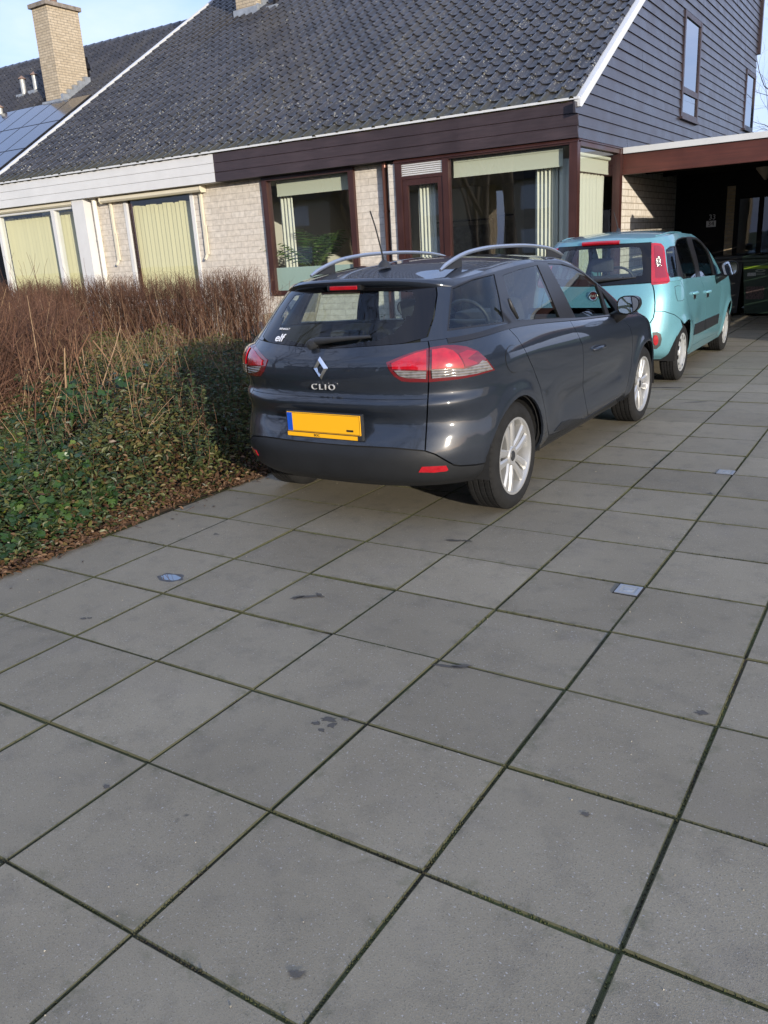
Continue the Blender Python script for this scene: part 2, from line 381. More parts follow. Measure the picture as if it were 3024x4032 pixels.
def mat_stain():
    m, nt, b = new_mat('damp_stain'); L = nt.links.new; out = nt.nodes['Material Output']
    b.inputs['Base Color'].default_value = (.075,.068,.058,1); b.inputs['Roughness'].default_value = .6
    at = N(nt,'ShaderNodeAttribute', attribute_name='soak'); tr = N(nt,'ShaderNodeBsdfTransparent'); mx = N(nt,'ShaderNodeMixShader')
    tc = N(nt,'ShaderNodeTexCoord'); nz = N(nt,'ShaderNodeTexNoise'); nz.inputs['Scale'].default_value = 70; nz.inputs['Detail'].default_value = 5; L(tc.outputs['Object'], nz.inputs['Vector'])
    ma = N(nt,'ShaderNodeMath', operation='MULTIPLY_ADD'); ma.inputs[1].default_value = 1.7; ma.use_clamp = True; sb = N(nt,'ShaderNodeMath', operation='SUBTRACT'); sb.inputs[1].default_value = .62; L(nz.outputs['Fac'], sb.inputs[0])
    L(at.outputs['Fac'], ma.inputs[0]); L(sb.outputs[0], ma.inputs[2]); m2 = N(nt,'ShaderNodeMath', operation='MULTIPLY'); m2.inputs[1].default_value = .8; L(ma.outputs[0], m2.inputs[0])
    L(m2.outputs[0], mx.inputs[0]); L(tr.outputs[0], mx.inputs[1]); L(b.outputs[0], mx.inputs[2]); L(mx.outputs[0], out.inputs[0]); return m
_so = tag(_st.build('damp_stains', mat_stain(), recalc=False), kind='structure')
_at = _so.data.attributes.new('soak','FLOAT','POINT'); _at.data.foreach_set('value', np.tile(np.r_[1.0, np.full(22,.62), np.zeros(22)], _st.n//45).astype(np.float32))
# grit, crumbs and tiny pale chips lying on the slabs
_rr = np.random.default_rng(90); _n = 900; _x = _rr.uniform(-.4,4.2,_n); _y = _rr.uniform(-1.9,6,_n); _s = _rr.uniform(.0012,.0036,_n)
_V = np.zeros((_n,4,3)); 
for _k in range(3): _a = _rr.uniform(0,6.28,_n)*0+_k*2.094+_x*40; _V[:,_k] = np.c_[_x+_s*np.cos(_a), _y+_s*np.sin(_a), np.full(_n,.0008)]
_V[:,3] = np.c_[_x,_y,.001+_s]; _b = (np.arange(_n)*4)[:,None]
_T = np.concatenate([_b+np.array([[0,1,3]]),_b+np.array([[1,2,3]]),_b+np.array([[2,0,3]])])
tag(np_mesh('grit', _V.reshape(-1,3), _T, principled('grit', (.30,.27,.21), rough=.9, noise=.8, nscale=3)), 'fine grit and crumbs lying loose on the paving', 'grit', kind='stuff')
# ================================================================== houses
KF = .036
def fy(x): return 9.63 + KF*(x+.75)
def F(p): return (p[0], fy(p[0])+p[1], p[2])        # facade frame: (x, distance behind the fascia plane, z)
def mat_brick(name, horiz, c1, c2, mortar, bw=.3, bh=.1, ms=.010, bump=.6, rough_scale=55):
    m, nt, b = new_mat(name); L = nt.links.new
    tc = N(nt,'ShaderNodeTexCoord'); sp = N(nt,'ShaderNodeSeparateXYZ'); cb = N(nt,'ShaderNodeCombineXYZ')
    L(tc.outputs['Object'], sp.inputs[0])
    if horiz == 'XY':
        ad = N(nt,'ShaderNodeMath', operation='ADD'); L(sp.outputs['X'], ad.inputs[0]); L(sp.outputs['Y'], ad.inputs[1]); L(ad.outputs[0], cb.inputs['X'])
    else: L(sp.outputs[horiz], cb.inputs['X'])
    L(sp.outputs['Z'], cb.inputs['Y'])
    # uneven arrises: bend the lookup a little
    nz0 = N(nt,'ShaderNodeTexNoise'); nz0.inputs['Scale'].default_value = 26; nz0.inputs['Detail'].default_value = 3
    s0 = N(nt,'ShaderNodeVectorMath', operation='SCALE'); s0.inputs['Scale'].default_value = .006; a0 = N(nt,'ShaderNodeVectorMath', operation='ADD')
    L(tc.outputs['Object'], nz0.inputs['Vector']); L(nz0.outputs['Color'], s0.inputs[0]); L(cb.outputs[0], a0.inputs[0]); L(s0.outputs[0], a0.inputs[1])
    br = N(nt,'ShaderNodeTexBrick'); br.inputs['Scale'].default_value = 1; br.inputs['Brick Width'].default_value = bw; br.inputs['Row Height'].default_value = bh
    br.inputs['Mortar Size'].default_value = ms; br.inputs['Mortar Smooth'].default_value = .25; br.inputs['Bias'].default_value = 0
    br.inputs['Color1'].default_value = (*c1,1); br.inputs['Color2'].default_value = (*c2,1); br.inputs['Mortar'].default_value = (*mortar,1)
    L(a0.outputs[0], br.inputs['Vector'])
    nz = N(nt,'ShaderNodeTexNoise'); nz.inputs['Scale'].default_value = 14; nz.inputs['Detail'].default_value = 6; L(tc.outputs['Object'], nz.inputs['Vector'])
    nd = N(nt,'ShaderNodeTexNoise'); nd.inputs['Scale'].default_value = rough_scale; nd.inputs['Detail'].default_value = 5; nd.inputs['Roughness'].default_value = .65; L(tc.outputs['Object'], nd.inputs['Vector'])
    r1 = N(nt,'ShaderNodeMapRange'); r1.inputs[1].default_value = .3; r1.inputs[2].default_value = .7; r1.inputs[3].default_value = .84; r1.inputs[4].default_value = 1.14; L(nz.outputs['Fac'], r1.inputs[0])
    v = N(nt,'ShaderNodeVectorMath', operation='SCALE'); L(br.outputs['Color'], v.inputs[0]); L(r1.outputs[0], v.inputs['Scale'])
    # small dark pits
    pm = N(nt,'ShaderNodeMapRange'); pm.inputs[1].default_value = .66; pm.inputs[2].default_value = .74; pm.inputs[3].default_value = 0; pm.inputs[4].default_value = .6; L(nd.outputs['Fac'], pm.inputs[0])
    mx = N(nt,'ShaderNodeMix', data_type='RGBA'); mx.inputs[7].default_value = (c1[0]*.35,c1[1]*.33,c1[2]*.3,1); L(pm.outputs[0], mx.inputs[0]); L(v.outputs[0], mx.inputs[6]); L(mx.outputs[2], b.inputs['Base Color'])
    b.inputs['Roughness'].default_value = .9; b.inputs['Specular IOR Level'].default_value = .2
    h = N(nt,'ShaderNodeMath', operation='MULTIPLY_ADD'); h.inputs[1].default_value = -1.0
    hm = N(nt,'ShaderNodeMath', operation='MULTIPLY'); hm.inputs[1].default_value = .9; L(nd.outputs['Fac'], hm.inputs[0])
    L(br.outputs['Fac'], h.inputs[0]); L(hm.outputs[0], h.inputs[2])
    bp = N(nt,'ShaderNodeBump'); bp.inputs['Strength'].default_value = bump; bp.inputs['Distance'].default_value = .016
    L(h.outputs[0], bp.inputs['Height']); L(bp.outputs[0], b.inputs['Normal'])
    return m
CREAM1, CREAM2, CREAMM = (.58,.535,.47), (.54,.49,.42), (.43,.39,.33)
M_BRICKX = mat_brick('cream_brick_front', 'X', CREAM1, CREAM2, CREAMM, ms=.006, bump=.38)
M_BRICKY = mat_brick('cream_brick_side', 'Y', CREAM1, CREAM2, (.30,.26,.20), ms=.008, bump=.4)
M_BRICKC = mat_brick('chimney_brick', 'XY', (.46,.385,.28), (.39,.32,.225), (.22,.19,.15), bw=.22, bh=.068, ms=.007, bump=.4, rough_scale=30)
M_BRICKP = mat_brick('pier_brick', 'X', (.38,.30,.20), (.32,.25,.16), (.28,.25,.2), bw=.21, bh=.062, ms=.008)

def mat_timber(name, col, gloss, grain='X', gcol=None, sheen=.1):
    m, nt, b = new_mat(name); L = nt.links.new
    tc = N(nt,'ShaderNodeTexCoord'); mp = N(nt,'ShaderNodeMapping')
    mp.inputs['Scale'].default_value = {'X':(2,60,60),'Y':(60,2,60),'Z':(60,60,2)}[grain]
    nz = N(nt,'ShaderNodeTexNoise'); nz.inputs['Scale'].default_value = 1.0; nz.inputs['Detail'].default_value = 5
    n2 = N(nt,'ShaderNodeTexNoise'); n2.inputs['Scale'].default_value = 2.5; n2.inputs['Detail'].default_value = 5
    L(tc.outputs['Object'], mp.inputs['Vector']); L(mp.outputs[0], nz.inputs['Vector']); L(tc.outputs['Object'], n2.inputs['Vector'])
    mx = N(nt,'ShaderNodeMix', data_type='RGBA'); mx.inputs[6].default_value = (*col,1); mx.inputs[7].default_value = (*(gcol or tuple(c*1.7 for c in col)),1)
    ad = N(nt,'ShaderNodeMath', operation='MULTIPLY'); L(nz.outputs['Fac'], ad.inputs[0]); L(n2.outputs['Fac'], ad.inputs[1])
    r = N(nt,'ShaderNodeMapRange'); r.inputs[1].default_value = .15; r.inputs[2].default_value = .42; L(ad.outputs[0], r.inputs[0]); L(r.outputs[0], mx.inputs[0])
    L(mx.outputs[2], b.inputs['Base Color'])
    rr = N(nt,'ShaderNodeMapRange'); rr.inputs[1].default_value = .3; rr.inputs[2].default_value = .7; rr.inputs[3].default_value = max(.05,gloss-.05); rr.inputs[4].default_value = min(1,gloss+.08)
    L(n2.outputs['Fac'], rr.inputs[0]); L(rr.outputs[0], b.inputs['Roughness'])
    bp = N(nt,'ShaderNodeBump'); bp.inputs['Strength'].default_value = .05; bp.inputs['Distance'].default_value = .001
    L(nz.outputs['Fac'], bp.inputs['Height']); L(bp.outputs[0], b.inputs['Normal'])
    return m
M_BROWN = mat_timber('brown_painted_timber', (.031,.021,.023), .42, 'X')
M_BROWNZ = mat_timber('brown_window_timber', (.034,.013,.011), .35, 'Z', (.058,.022,.017))
M_SIDING = mat_timber('brown_siding_timber', (.030,.026,.031), .30, 'Y', (.040,.034,.039))
M_REDWOOD = mat_timber('red_brown_beam', (.062,.020,.014), .4, 'X', (.10,.030,.020))
M_WHITE = principled('white_painted_board', (.60,.60,.59), rough=.45, noise=.06, nscale=3)
M_CREAMP = principled('cream_frame_paint', (.62,.57,.44), rough=.45, noise=.05, nscale=5)
M_ALU = principled('white_trim', (.56,.57,.57), rough=.35, noise=.05, nscale=4)
M_DARK = principled('dark_paint', (.010,.009,.010), rough=.6, spec=.2, noise=.3, nscale=3)
M_BLACKB = principled('black_board', (.006,.0055,.0065), rough=.7, spec=.15, noise=.3, nscale=6)
M_COPPER = principled('brown_pipe', (.13,.05,.030), rough=.32, metal=.35, noise=.2, nscale=6)
M_GREYPIPE = principled('white_pipe', (.74,.71,.62), rough=.4, noise=.08, nscale=4)
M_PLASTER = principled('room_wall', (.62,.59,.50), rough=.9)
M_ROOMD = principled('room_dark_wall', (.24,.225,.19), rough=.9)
M_WOODF = principled('room_floor', (.09,.055,.03), rough=.5)
M_CURTAIN = principled('curtain_cloth', (.66,.66,.56), rough=.9)
M_BLIND = principled('vertical_blind_cloth', (.62,.58,.37), rough=.85)
M_ROLLER = principled('roller_blind_cloth', (.62,.63,.50), rough=.85)
M_FROST = principled('frosted_film', (.42,.55,.50), rough=.25, spec=.5)
M_LEAD = principled('lead_flashing', (.30,.32,.34), rough=.5, metal=.4, noise=.3, nscale=6, bump=.3, bscale=20)
M_ZINC = principled('zinc_pipe', (.42,.42,.40), rough=.5, metal=.3, noise=.3, nscale=9)
M_GLASSW = glass('window_glass', (.88,.91,.89), 1.5, 0.0, .05, f0=.15)
M_GLASSL = glass('blind_window_glass', (.90,.92,.88), 1.5, 0.0, .03, f0=.06)
M_GLASSB = glass('dark_upper_glass', (.30,.32,.32), 1.6, 0.0, 0.0, f0=.38)
M_CONC = principled('concrete_cap', (.20,.17,.14), rough=.9, noise=.5, nscale=9, bump=.5, bscale=30)

def mat_tile():
    m, nt, b = new_mat('roof_tile'); L = nt.links.new
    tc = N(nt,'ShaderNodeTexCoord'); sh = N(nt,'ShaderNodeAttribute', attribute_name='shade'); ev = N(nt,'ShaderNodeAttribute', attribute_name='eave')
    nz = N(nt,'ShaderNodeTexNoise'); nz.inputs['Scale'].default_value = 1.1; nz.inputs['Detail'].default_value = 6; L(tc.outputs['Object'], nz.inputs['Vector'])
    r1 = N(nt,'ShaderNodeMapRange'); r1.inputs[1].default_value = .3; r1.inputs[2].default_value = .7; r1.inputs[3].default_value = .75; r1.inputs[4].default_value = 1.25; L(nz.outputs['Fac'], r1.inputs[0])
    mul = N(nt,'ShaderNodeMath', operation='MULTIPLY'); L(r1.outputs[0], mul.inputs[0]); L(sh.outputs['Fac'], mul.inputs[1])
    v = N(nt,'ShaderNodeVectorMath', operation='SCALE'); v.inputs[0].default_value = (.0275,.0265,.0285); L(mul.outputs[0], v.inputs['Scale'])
    # rain streaks and weathering running down the slope
    mps = N(nt,'ShaderNodeMapping'); mps.inputs['Scale'].default_value = (1.5,.22,.22); L(tc.outputs['Object'], mps.inputs['Vector']); ns = N(nt,'ShaderNodeTexNoise'); ns.inputs['Scale'].default_value = 1.0; ns.inputs['Detail'].default_value = 5; L(mps.outputs[0], ns.inputs['Vector'])
    rs = N(nt,'ShaderNodeMapRange'); rs.inputs[1].default_value = .5; rs.inputs[2].default_value = .74; rs.inputs[3].default_value = 0; rs.inputs[4].default_value = .6; L(ns.outputs['Fac'], rs.inputs[0])
    vs_ = N(nt,'ShaderNodeMix', data_type='RGBA'); vs_.inputs[7].default_value = (.052,.047,.038,1); L(rs.outputs[0], vs_.inputs[0]); L(v.outputs[0], vs_.inputs[6]); v = vs_
    # lichen spots
    vo = N(nt,'ShaderNodeTexVoronoi'); vo.inputs['Scale'].default_value = 20; L(tc.outputs['Object'], vo.inputs['Vector'])
    vo2 = N(nt,'ShaderNodeTexVoronoi'); vo2.inputs['Scale'].default_value = 42; L(tc.outputs['Object'], vo2.inputs['Vector'])
    n2 = N(nt,'ShaderNodeTexNoise'); n2.inputs['Scale'].default_value = 3.2; n2.inputs['Detail'].default_value = 4; L(tc.outputs['Object'], n2.inputs['Vector'])
    a1 = N(nt,'ShaderNodeMath', operation='MULTIPLY_ADD'); L(ev.outputs['Fac'], a1.inputs[0]); a1.inputs[1].default_value = .30; L(n2.outputs['Fac'], a1.inputs[2])
    th = N(nt,'ShaderNodeMapRange'); th.inputs[1].default_value = .45; th.inputs[2].default_value = .85; th.inputs[3].default_value = .0; th.inputs[4].default_value = .30; L(a1.outputs[0], th.inputs[0])
    lt = N(nt,'ShaderNodeMath', operation='LESS_THAN'); L(vo.outputs['Distance'], lt.inputs[0]); L(th.outputs[0], lt.inputs[1])
    lt2 = N(nt,'ShaderNodeMath', operation='LESS_THAN'); L(vo2.outputs['Distance'], lt2.inputs[0]); L(th.outputs[0], lt2.inputs[1])
    rnd = N(nt,'ShaderNodeSeparateColor'); L(vo.outputs['Color'], rnd.inputs[0]); g1 = N(nt,'ShaderNodeMath', operation='GREATER_THAN'); g1.inputs[1].default_value = .60; L(rnd.outputs[0], g1.inputs[0])
    rn2 = N(nt,'ShaderNodeSeparateColor'); L(vo2.outputs['Color'], rn2.inputs[0]); g2 = N(nt,'ShaderNodeMath', operation='GREATER_THAN'); g2.inputs[1].default_value = .66; L(rn2.outputs[0], g2.inputs[0])
    m1 = N(nt,'ShaderNodeMath', operation='MULTIPLY'); L(lt.outputs[0], m1.inputs[0]); L(g1.outputs[0], m1.inputs[1])
    m2 = N(nt,'ShaderNodeMath', operation='MULTIPLY'); L(lt2.outputs[0], m2.inputs[0]); L(g2.outputs[0], m2.inputs[1])
    mm = N(nt,'ShaderNodeMath', operation='MAXIMUM'); L(m1.outputs[0], mm.inputs[0]); L(m2.outputs[0], mm.inputs[1])
    lc = N(nt,'ShaderNodeMix', data_type='RGBA'); lc.inputs[6].default_value = (.27,.265,.235,1); lc.inputs[7].default_value = (.17,.16,.12,1); L(rnd.outputs[1], lc.inputs[0])
    mx = N(nt,'ShaderNodeMix', data_type='RGBA'); L(mm.outputs[0], mx.inputs[0]); L(v.outputs[2], mx.inputs[6]); L(lc.outputs[2], mx.inputs[7])
    # moss where the lips meet the eave
    em = N(nt,'ShaderNodeMapRange'); em.inputs[1].default_value = .955; em.inputs[2].default_value = .99; em.inputs[3].default_value = 0; em.inputs[4].default_value = .9; L(ev.outputs['Fac'], em.inputs[0])
    e2 = N(nt,'ShaderNodeMix', data_type='RGBA'); e2.inputs[7].default_value = (.035,.032,.014,1); L(em.outputs[0], e2.inputs[0]); L(mx.outputs[2], e2.inputs[6])
    L(e2.outputs[2], b.inputs['Base Color'])
    b.inputs['Roughness'].default_value = .36; b.inputs['Specular IOR Level'].default_value = .5
    n3 = N(nt,'ShaderNodeTexNoise'); n3.inputs['Scale'].default_value = 80; n3.inputs['Detail'].default_value = 3; L(tc.outputs['Object'], n3.inputs['Vector'])
    bp = N(nt,'ShaderNodeBump'); bp.inputs['Strength'].default_value = .25; bp.inputs['Distance'].default_value = .004; L(n3.outputs['Fac'], bp.inputs['Height']); L(bp.outputs[0], b.inputs['Normal'])
    return m
M_TILE = mat_tile()
TAN = .63; CS = math.cos(math.atan(TAN)); SN = math.sin(math.atan(TAN))
def roof_tiles(name, x0, x1, yoff, parent, courses=31, pitch=.215, course=.312, seg=8, seed=1, z0=3.27):
    """pantiles as one rolled sheet, every course lapping over the one below"""
    rr = np.random.default_rng(seed); n = int(round((x1-x0)/pitch)); pitch = (x1-x0)/n
    u = np.arange(seg)/seg
    prof = np.where(u < .375, .046*np.sin(u/.375*np.pi)**.9, -.010*np.sin((u-.375)/.625*np.pi))   # roll then pan
    prof = prof + .006
    V, sh, ev, Q = [], [], [], []
    cols = n*seg+1
    xs = x1 - np.arange(cols)/seg*pitch
    tid = np.minimum(np.arange(cols)//seg, n-1)
    pr = np.append(np.tile(prof, n), prof[0])
    row = 0
    for c in range(courses):
        jit = rr.normal(0, .0022, n)[tid]; js = rr.normal(0, .004, n)[tid]
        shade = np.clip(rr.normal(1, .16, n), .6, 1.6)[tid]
        for (ds, h) in ((0.0, -.004), (.001, .019), (.006, .021), (course*.5, .011), (course*1.02, .0)):
            s = c*course + ds + js*(ds < .01) - .05
            hh = pr*(1 if h > -.001 else .9) + h + jit
            y = s*CS - hh*SN; z = z0 + s*SN + hh*CS
            V.append(np.c_[xs, 9.63+KF*(xs+.75)+yoff+.02+y, z]); sh.append(shade*(.5 if ds < .002 else 1))  # lip rows darkened: nose dirt plus the lip's shadow painted into the colour
            ev.append(np.full(cols, max(0, 1-(c*course+ds)/(courses*course))))
            if ds > 0:
                a = np.arange(cols-1) + (row-1)*cols
                Q.append(np.c_[a, a+1, a+1+cols, a+cols])
            row += 1
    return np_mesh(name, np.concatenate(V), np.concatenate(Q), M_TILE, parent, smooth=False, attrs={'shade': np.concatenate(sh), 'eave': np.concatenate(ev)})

def pane(name, pts, mat, parent, fn=None):
    g = MB(); g.add([fn(p) if fn else p for p in pts], [tuple(range(len(pts)))]); return g.build(name, mat, parent, recalc=False)
def frame_rect(g, x0, x1, z0, z1, w, o0, o1, fn=F, mi=0, wt=None):
    """timber frame in the facade plane: jambs full height, head and sill between them"""
    wt = wt or w
    g.box((x0,o0,z0),(x0+w,o1,z1),mi,fn); g.box((x1-w,o0,z0),(x1,o1,z1),mi,fn)
    g.box((x0+w,o0+.002,z1-wt),(x1-w,o1-.002,z1),mi,fn); g.box((x0+w,o0+.002,z0),(x1-w,o1-.002,z0+wt),mi,fn)

def drapery(name, x0, x1, z0, z1, off, mat, folds, amp, fn=F, seed=1, axis='x', parent=None):
    rr = np.random.default_rng(seed); n = folds*10
    t = np.linspace(0, 1, n+1); ph = np.cumsum(rr.uniform(.7, 1.3, n+1)); ph = ph/ph[-1]*folds*2*np.pi
    V, Qs = [], []
    zs = np.linspace(z0, z1, 6)
    for z in zs:
        k = .75+.25*(z1-z)/(z1-z0)
        for i in range(n+1):
            d = off + amp*k*math.sin(ph[i]+.3*math.sin(z*3+i)) 
            V.append(fn((x0+(x1-x0)*t[i], d, z)))
    for r_ in range(5):
        for i in range(n): a = r_*(n+1)+i; Qs.append((a, a+1, a+n+2, a+n+1))
    return np_mesh(name, V, Qs, mat, parent, smooth=True)

def vertical_blinds(name, x0, x1, z0, z1, off, parent=None, pitch=.105):
    g = MB(); n = int((x1-x0)/pitch)
    for i in range(n):
        x = x0 + (i+.5)*(x1-x0)/n; w = .068; a = .24+.04*math.sin(i*2.3)
        c, s = math.cos(a)*w, math.sin(a)*w
        zt = z1 + .012*math.sin(i*1.7)
        g.add([F((x-c, off-s, z0)), F((x+c, off+s, z0)), F((x+c, off+s, zt)), F((x-c, off-s, zt)),
               F((x-c, off-s+.002, z0)), F((x+c, off+s+.002, z0)), F((x+c, off+s+.002, zt)), F((x-c, off-s+.002, zt))],
              [(0,1,2,3),(7,6,5,4),(0,4,5,1),(3,2,6,7),(0,3,7,4),(1,5,6,2)])
    return g.build(name, M_BLIND, parent)

BW = .22                                   # the brick face stands this far behind the fascia
XS = -7.13                                 # where the two dwellings meet
# ---------------------------------------------------------------- brown house
house = thing('terraced_house', 'brown timber end house with dark tiled roof, corner windows and grey-brown boarded gable', 'house', (0,0,0), group='houses of the terrace')
g = MB()
g.box((XS,BW,0),(-6.28,BW+.11,2.80),0,F); g.box((-4.45,BW,0),(-3.72,BW+.11,2.80),0,F); g.box((-6.28,BW,0),(-4.45,BW+.11,.85),0,F)
g.box((-3.72,.03,0),(-3.585,BW+.11,2.74),0,F)
g.build('front_wall', M_BRICKX, house)
g = MB(); g.box((-.86,11.63,0),(-.75,15.0,2.7)); g.build('side_wall', M_BRICKY, house)
# rooms seen through the panes
g = MB()
g.box((-7.05,.40,2.74),(-.80,6.3,2.80),0,F); g.box((-7.05,6.2,0),(-.80,6.3,2.74),0,F); g.box((-7.15,BW+.13,0),(-7.05,6.3,2.74),0,F)
g.box((-.88,2.2,0),(-.80,6.2,2.74),0,F)
g.build('room_wall', M_PLASTER, house)
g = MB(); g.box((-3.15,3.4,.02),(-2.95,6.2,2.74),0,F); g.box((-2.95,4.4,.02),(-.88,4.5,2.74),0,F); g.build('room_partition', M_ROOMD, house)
g = MB(); g.box((-7.05,BW+.13,0),(-.80,6.2,.02),0,F); g.build('room_floor', M_WOODF, house)
# fascia: three boards
g = MB()
for k in range(3):
    z0 = 2.795+k*.152
    g.prism([(-.012,z0),(-.012,z0+.138),(0.0,z0+.149),(.03,z0+.149),(.03,z0)], XS+.005, -.752, 'X', 0, F)
g.build('fascia', M_BROWN, house)
g = MB(); g.box((XS,.03,2.79),(-.755,.40,2.80),0,F); g.box((XS,.03,2.80),(-.755,.06,3.26),0,F); g.build('soffit', M_DARK, house)
g = MB(); g.box((XS,-.045,3.255),(-.73,.03,3.285),0,F); g.build('gutter_edge', M_ALU, house)
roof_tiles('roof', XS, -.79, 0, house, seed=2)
g = MB(); g.add([F((XS,.02,3.23)),F((-.79,.02,3.23)),(-.79,fy(-.79)+8.4,3.23+8.38*TAN),(XS,fy(XS)+8.4,3.23+8.38*TAN),
                 F((XS,16.6,3.2)),F((-.79,12.85,3.2)),F((-.79,12.7,7.2)),F((XS,12.7,7.2))],
                [(0,1,2,3),(3,2,6,7),(7,6,5,4)]); g.build('roof_deck', M_DARK, house)
# gable: white barge board, lapped boards, two tall windows
def zr(y): return 3.235+TAN*(y-9.63)
g = MB()
g.prism([(9.60,3.27),(9.60,3.165),(9.66,3.165),(18.1,3.165+TAN*8.44),(18.1,3.295+TAN*8.44),(9.66,3.295)], -.80, -.712, 'X')
g.build('bargeboard', M_ALU, house)
YB = 22.42
g = MB()
wins = [(15.03,16.34,3.53,5.26),(21.15,22.36,3.82,5.11)]
k = 0; pit = .1465; rb = random.Random(4)
while 2.79+k*pit < 8.2:
    z0 = 2.79+k*pit; z1 = z0+pit-.006; zc = (z0+z1)/2
    ys = 9.63 if z1 < 3.19 else 9.66+(z0-3.185)/TAN; ye = YB if z0 < 6.2 else YB-.0*(z0-6.2)
    segs = [(ys, ye)]
    for (a,b,c,d) in wins:
        if z1 > c and z0 < d:
            ns = []
            for (p,q) in segs:
                if q <= a or p >= b: ns.append((p,q))
                else:
                    if p < a: ns.append((p,a))
                    if q > b: ns.append((b,q))
            segs = ns
    for (p,q) in segs:
        cuts = [p]
        if q-p > 3:
            c = p + rb.uniform(1.2, 5.5)
            while c < q-.8: cuts.append(c); c += rb.uniform(2.2, 5.5)
        cuts.append(q)
        for a,b in zip(cuts[:-1], cuts[1:]):
            a2 = a+.003; b2 = b-.003; t = rb.uniform(-.0015,.0015)
            sl = pit/TAN if (a == ys and z0 > 3.18) else 0
            v = [(-.745+.004+t,a2,z0),(-.745+.004+t,b2,z0),(-.745-.012+t,b2,z1),(-.745-.012+t,a2+sl,z1)]
            v += [(-.775,y,z) for (_,y,z) in v]
            g.add(v, [(0,1,2,3),(0,4,5,1),(1,5,6,2),(2,6,7,3),(3,7,4,0)])
    k += 1
g.build('gable_boarding', M_SIDING, house, recalc=True)
g = MB(); g.add([(-.785,9.7,2.72),(-.785,YB,2.72),(-.785,YB,8.4),(-.785,18.0,8.4),(-.785,9.7,3.2)],[(0,1,2,3,4)]); g.box((-7,YB-.1,2.7),(-.79,YB,7.4)); g.build('gable_backing', M_DARK, house, recalc=False)
g = MB(); g.box((-.80,YB,5.6),(-.69,YB+.12,8.4)); g.build('corner_board', M_BROWN, house)
for (a,b,c,d) in wins:
    g = MB(); o0, o1 = -.84, -.725
    S = lambda p: (p[1], p[0], p[2])
    frame_rect(g, a, b, c, d, .085, o0, o1, S)
    if d > 5.2: g.box((a+.085,o0+.002,3.94),(b-.085,o1-.002,4.04),0,S)
    g.box((a-.03,o0,c-.04),(b+.03,o1+.03,c-.002),0,S)
    fr = g.build('window', M_BROWN, house)
    pane('pane', [(-.752,a+.08,c+.08),(-.752,b-.08,c+.08),(-.752,b-.08,d-.08),(-.752,a+.08,d-.08)], M_GLASSB, fr)
    g = MB(); g.box((-.93,a-.03,c-.05),(-.92,b+.03,d+.05)); g.build('blind', principled('upper_blind', (.30,.30,.31), rough=.9), fr)
# window with the plant
def win_w3():
    g = MB(); frame_rect(g, -6.285, -4.445, .86, 2.80, .10, BW-.06, BW+.07, F, 0, .075)
    fr = g.build('window', M_BROWNZ, house)
    pane('pane', [(-6.19,BW+.01,.93),(-4.54,BW+.01,.93),(-4.54,BW+.01,2.74),(-6.19,BW+.01,2.74)], M_GLASSW, fr, F)
    pane('frosted_film', [(-6.19,BW+.016,.93),(-4.54,BW+.016,.93),(-4.54,BW+.016,1.318),(-6.19,BW+.016,1.318)], M_FROST, fr, F)
win_w3()
# bay: door with louvre, big pane, corner post, side pane
g = MB()
g.box((-3.585,-.005,0),(-3.475,.10,2.742),0,F); g.box((-3.475,.0,2.72),(-.86,.10,2.742),0,F); g.box((-2.785,-.005,0),(-2.69,.10,2.72),0,F)
g.box((-2.69,.0,0),(-.865,.10,.35),0,F); g.box((-3.475,0,2.50),(-2.785,.10,2.545),0,F)
g.box((-.865,-.008,0),(-.75,.105,2.742),0,F)
g.prism([(-.02,2.742),(-.02,2.757),(.03,2.79),(.03,2.742)], -3.60, -.742, 'X', 0, F)
bay = g.build('bay_frame', M_BROWNZ, house)
pane('pane', [(-2.69,.05,.35),(-.865,.05,.35),(-.865,.05,2.72),(-2.69,.05,2.72)], M_GLASSW, bay, F)
g = MB()
for k in range(6):
    z0 = 2.549+k*.0285
    g.prism([(.005,z0),(.0,z0+.006),(.028,z0+.026),(.034,z0+.02)], -3.473, -2.787, 'X', 0, F)
g.box((-3.475,.04,2.545),(-2.785,.05,2.72),0,F)
g.build('louvre', M_WHITE, bay)
g = MB(); frame_rect(g, -3.472, -2.788, .03, 2.497, .085, .012, .07, F)
dr = g.build('door', M_BROWNZ, house)
pane('pane', [(-3.39,.04,.11),(-2.87,.04,.11),(-2.87,.04,2.42),(-3.39,.04,2.42)], M_GLASSW, dr, F)
g = MB(); g.bbox((-2.855,-.03,1.02),(-2.82,.0,1.16),.006,0,F); g.build('handle', M_ZINC, dr)
g = MB()
S = lambda p: (p[1], p[0], p[2])
g.box((11.50,-.86,0),(11.625,-.742,2.76),0,S); g.box((9.745,-.85,2.70),(11.50,-.752,2.76),0,S); g.box((9.745,-.85,0),(11.50,-.752,.35),0,S)
g.prism([(-.752,2.762),(-.733,2.762),(-.733,2.775),(-.752,2.79)], 9.64, 11.62, 'Y')
sf = g.build('side_window', M_BROWNZ, house)
pane('pane', [(-.80,9.745,.35),(-.80,11.50,.35),(-.80,11.50,2.70),(-.80,9.745,2.70)], M_GLASSW, sf)
# downpipe, brown
g = MB(); g.tube([F((-3.86,BW-.07,0)),F((-3.86,BW-.07,2.80))], .042, 12); g.tube([F((-3.86,BW-.07,2.06)),F((-3.86,BW-.07,2.10))], .047, 12)
g.box((-3.875,BW-.04,2.065),(-3.80,BW,2.095),0,F)
g.build('downpipe', M_COPPER, house, smooth=True, angle=40)
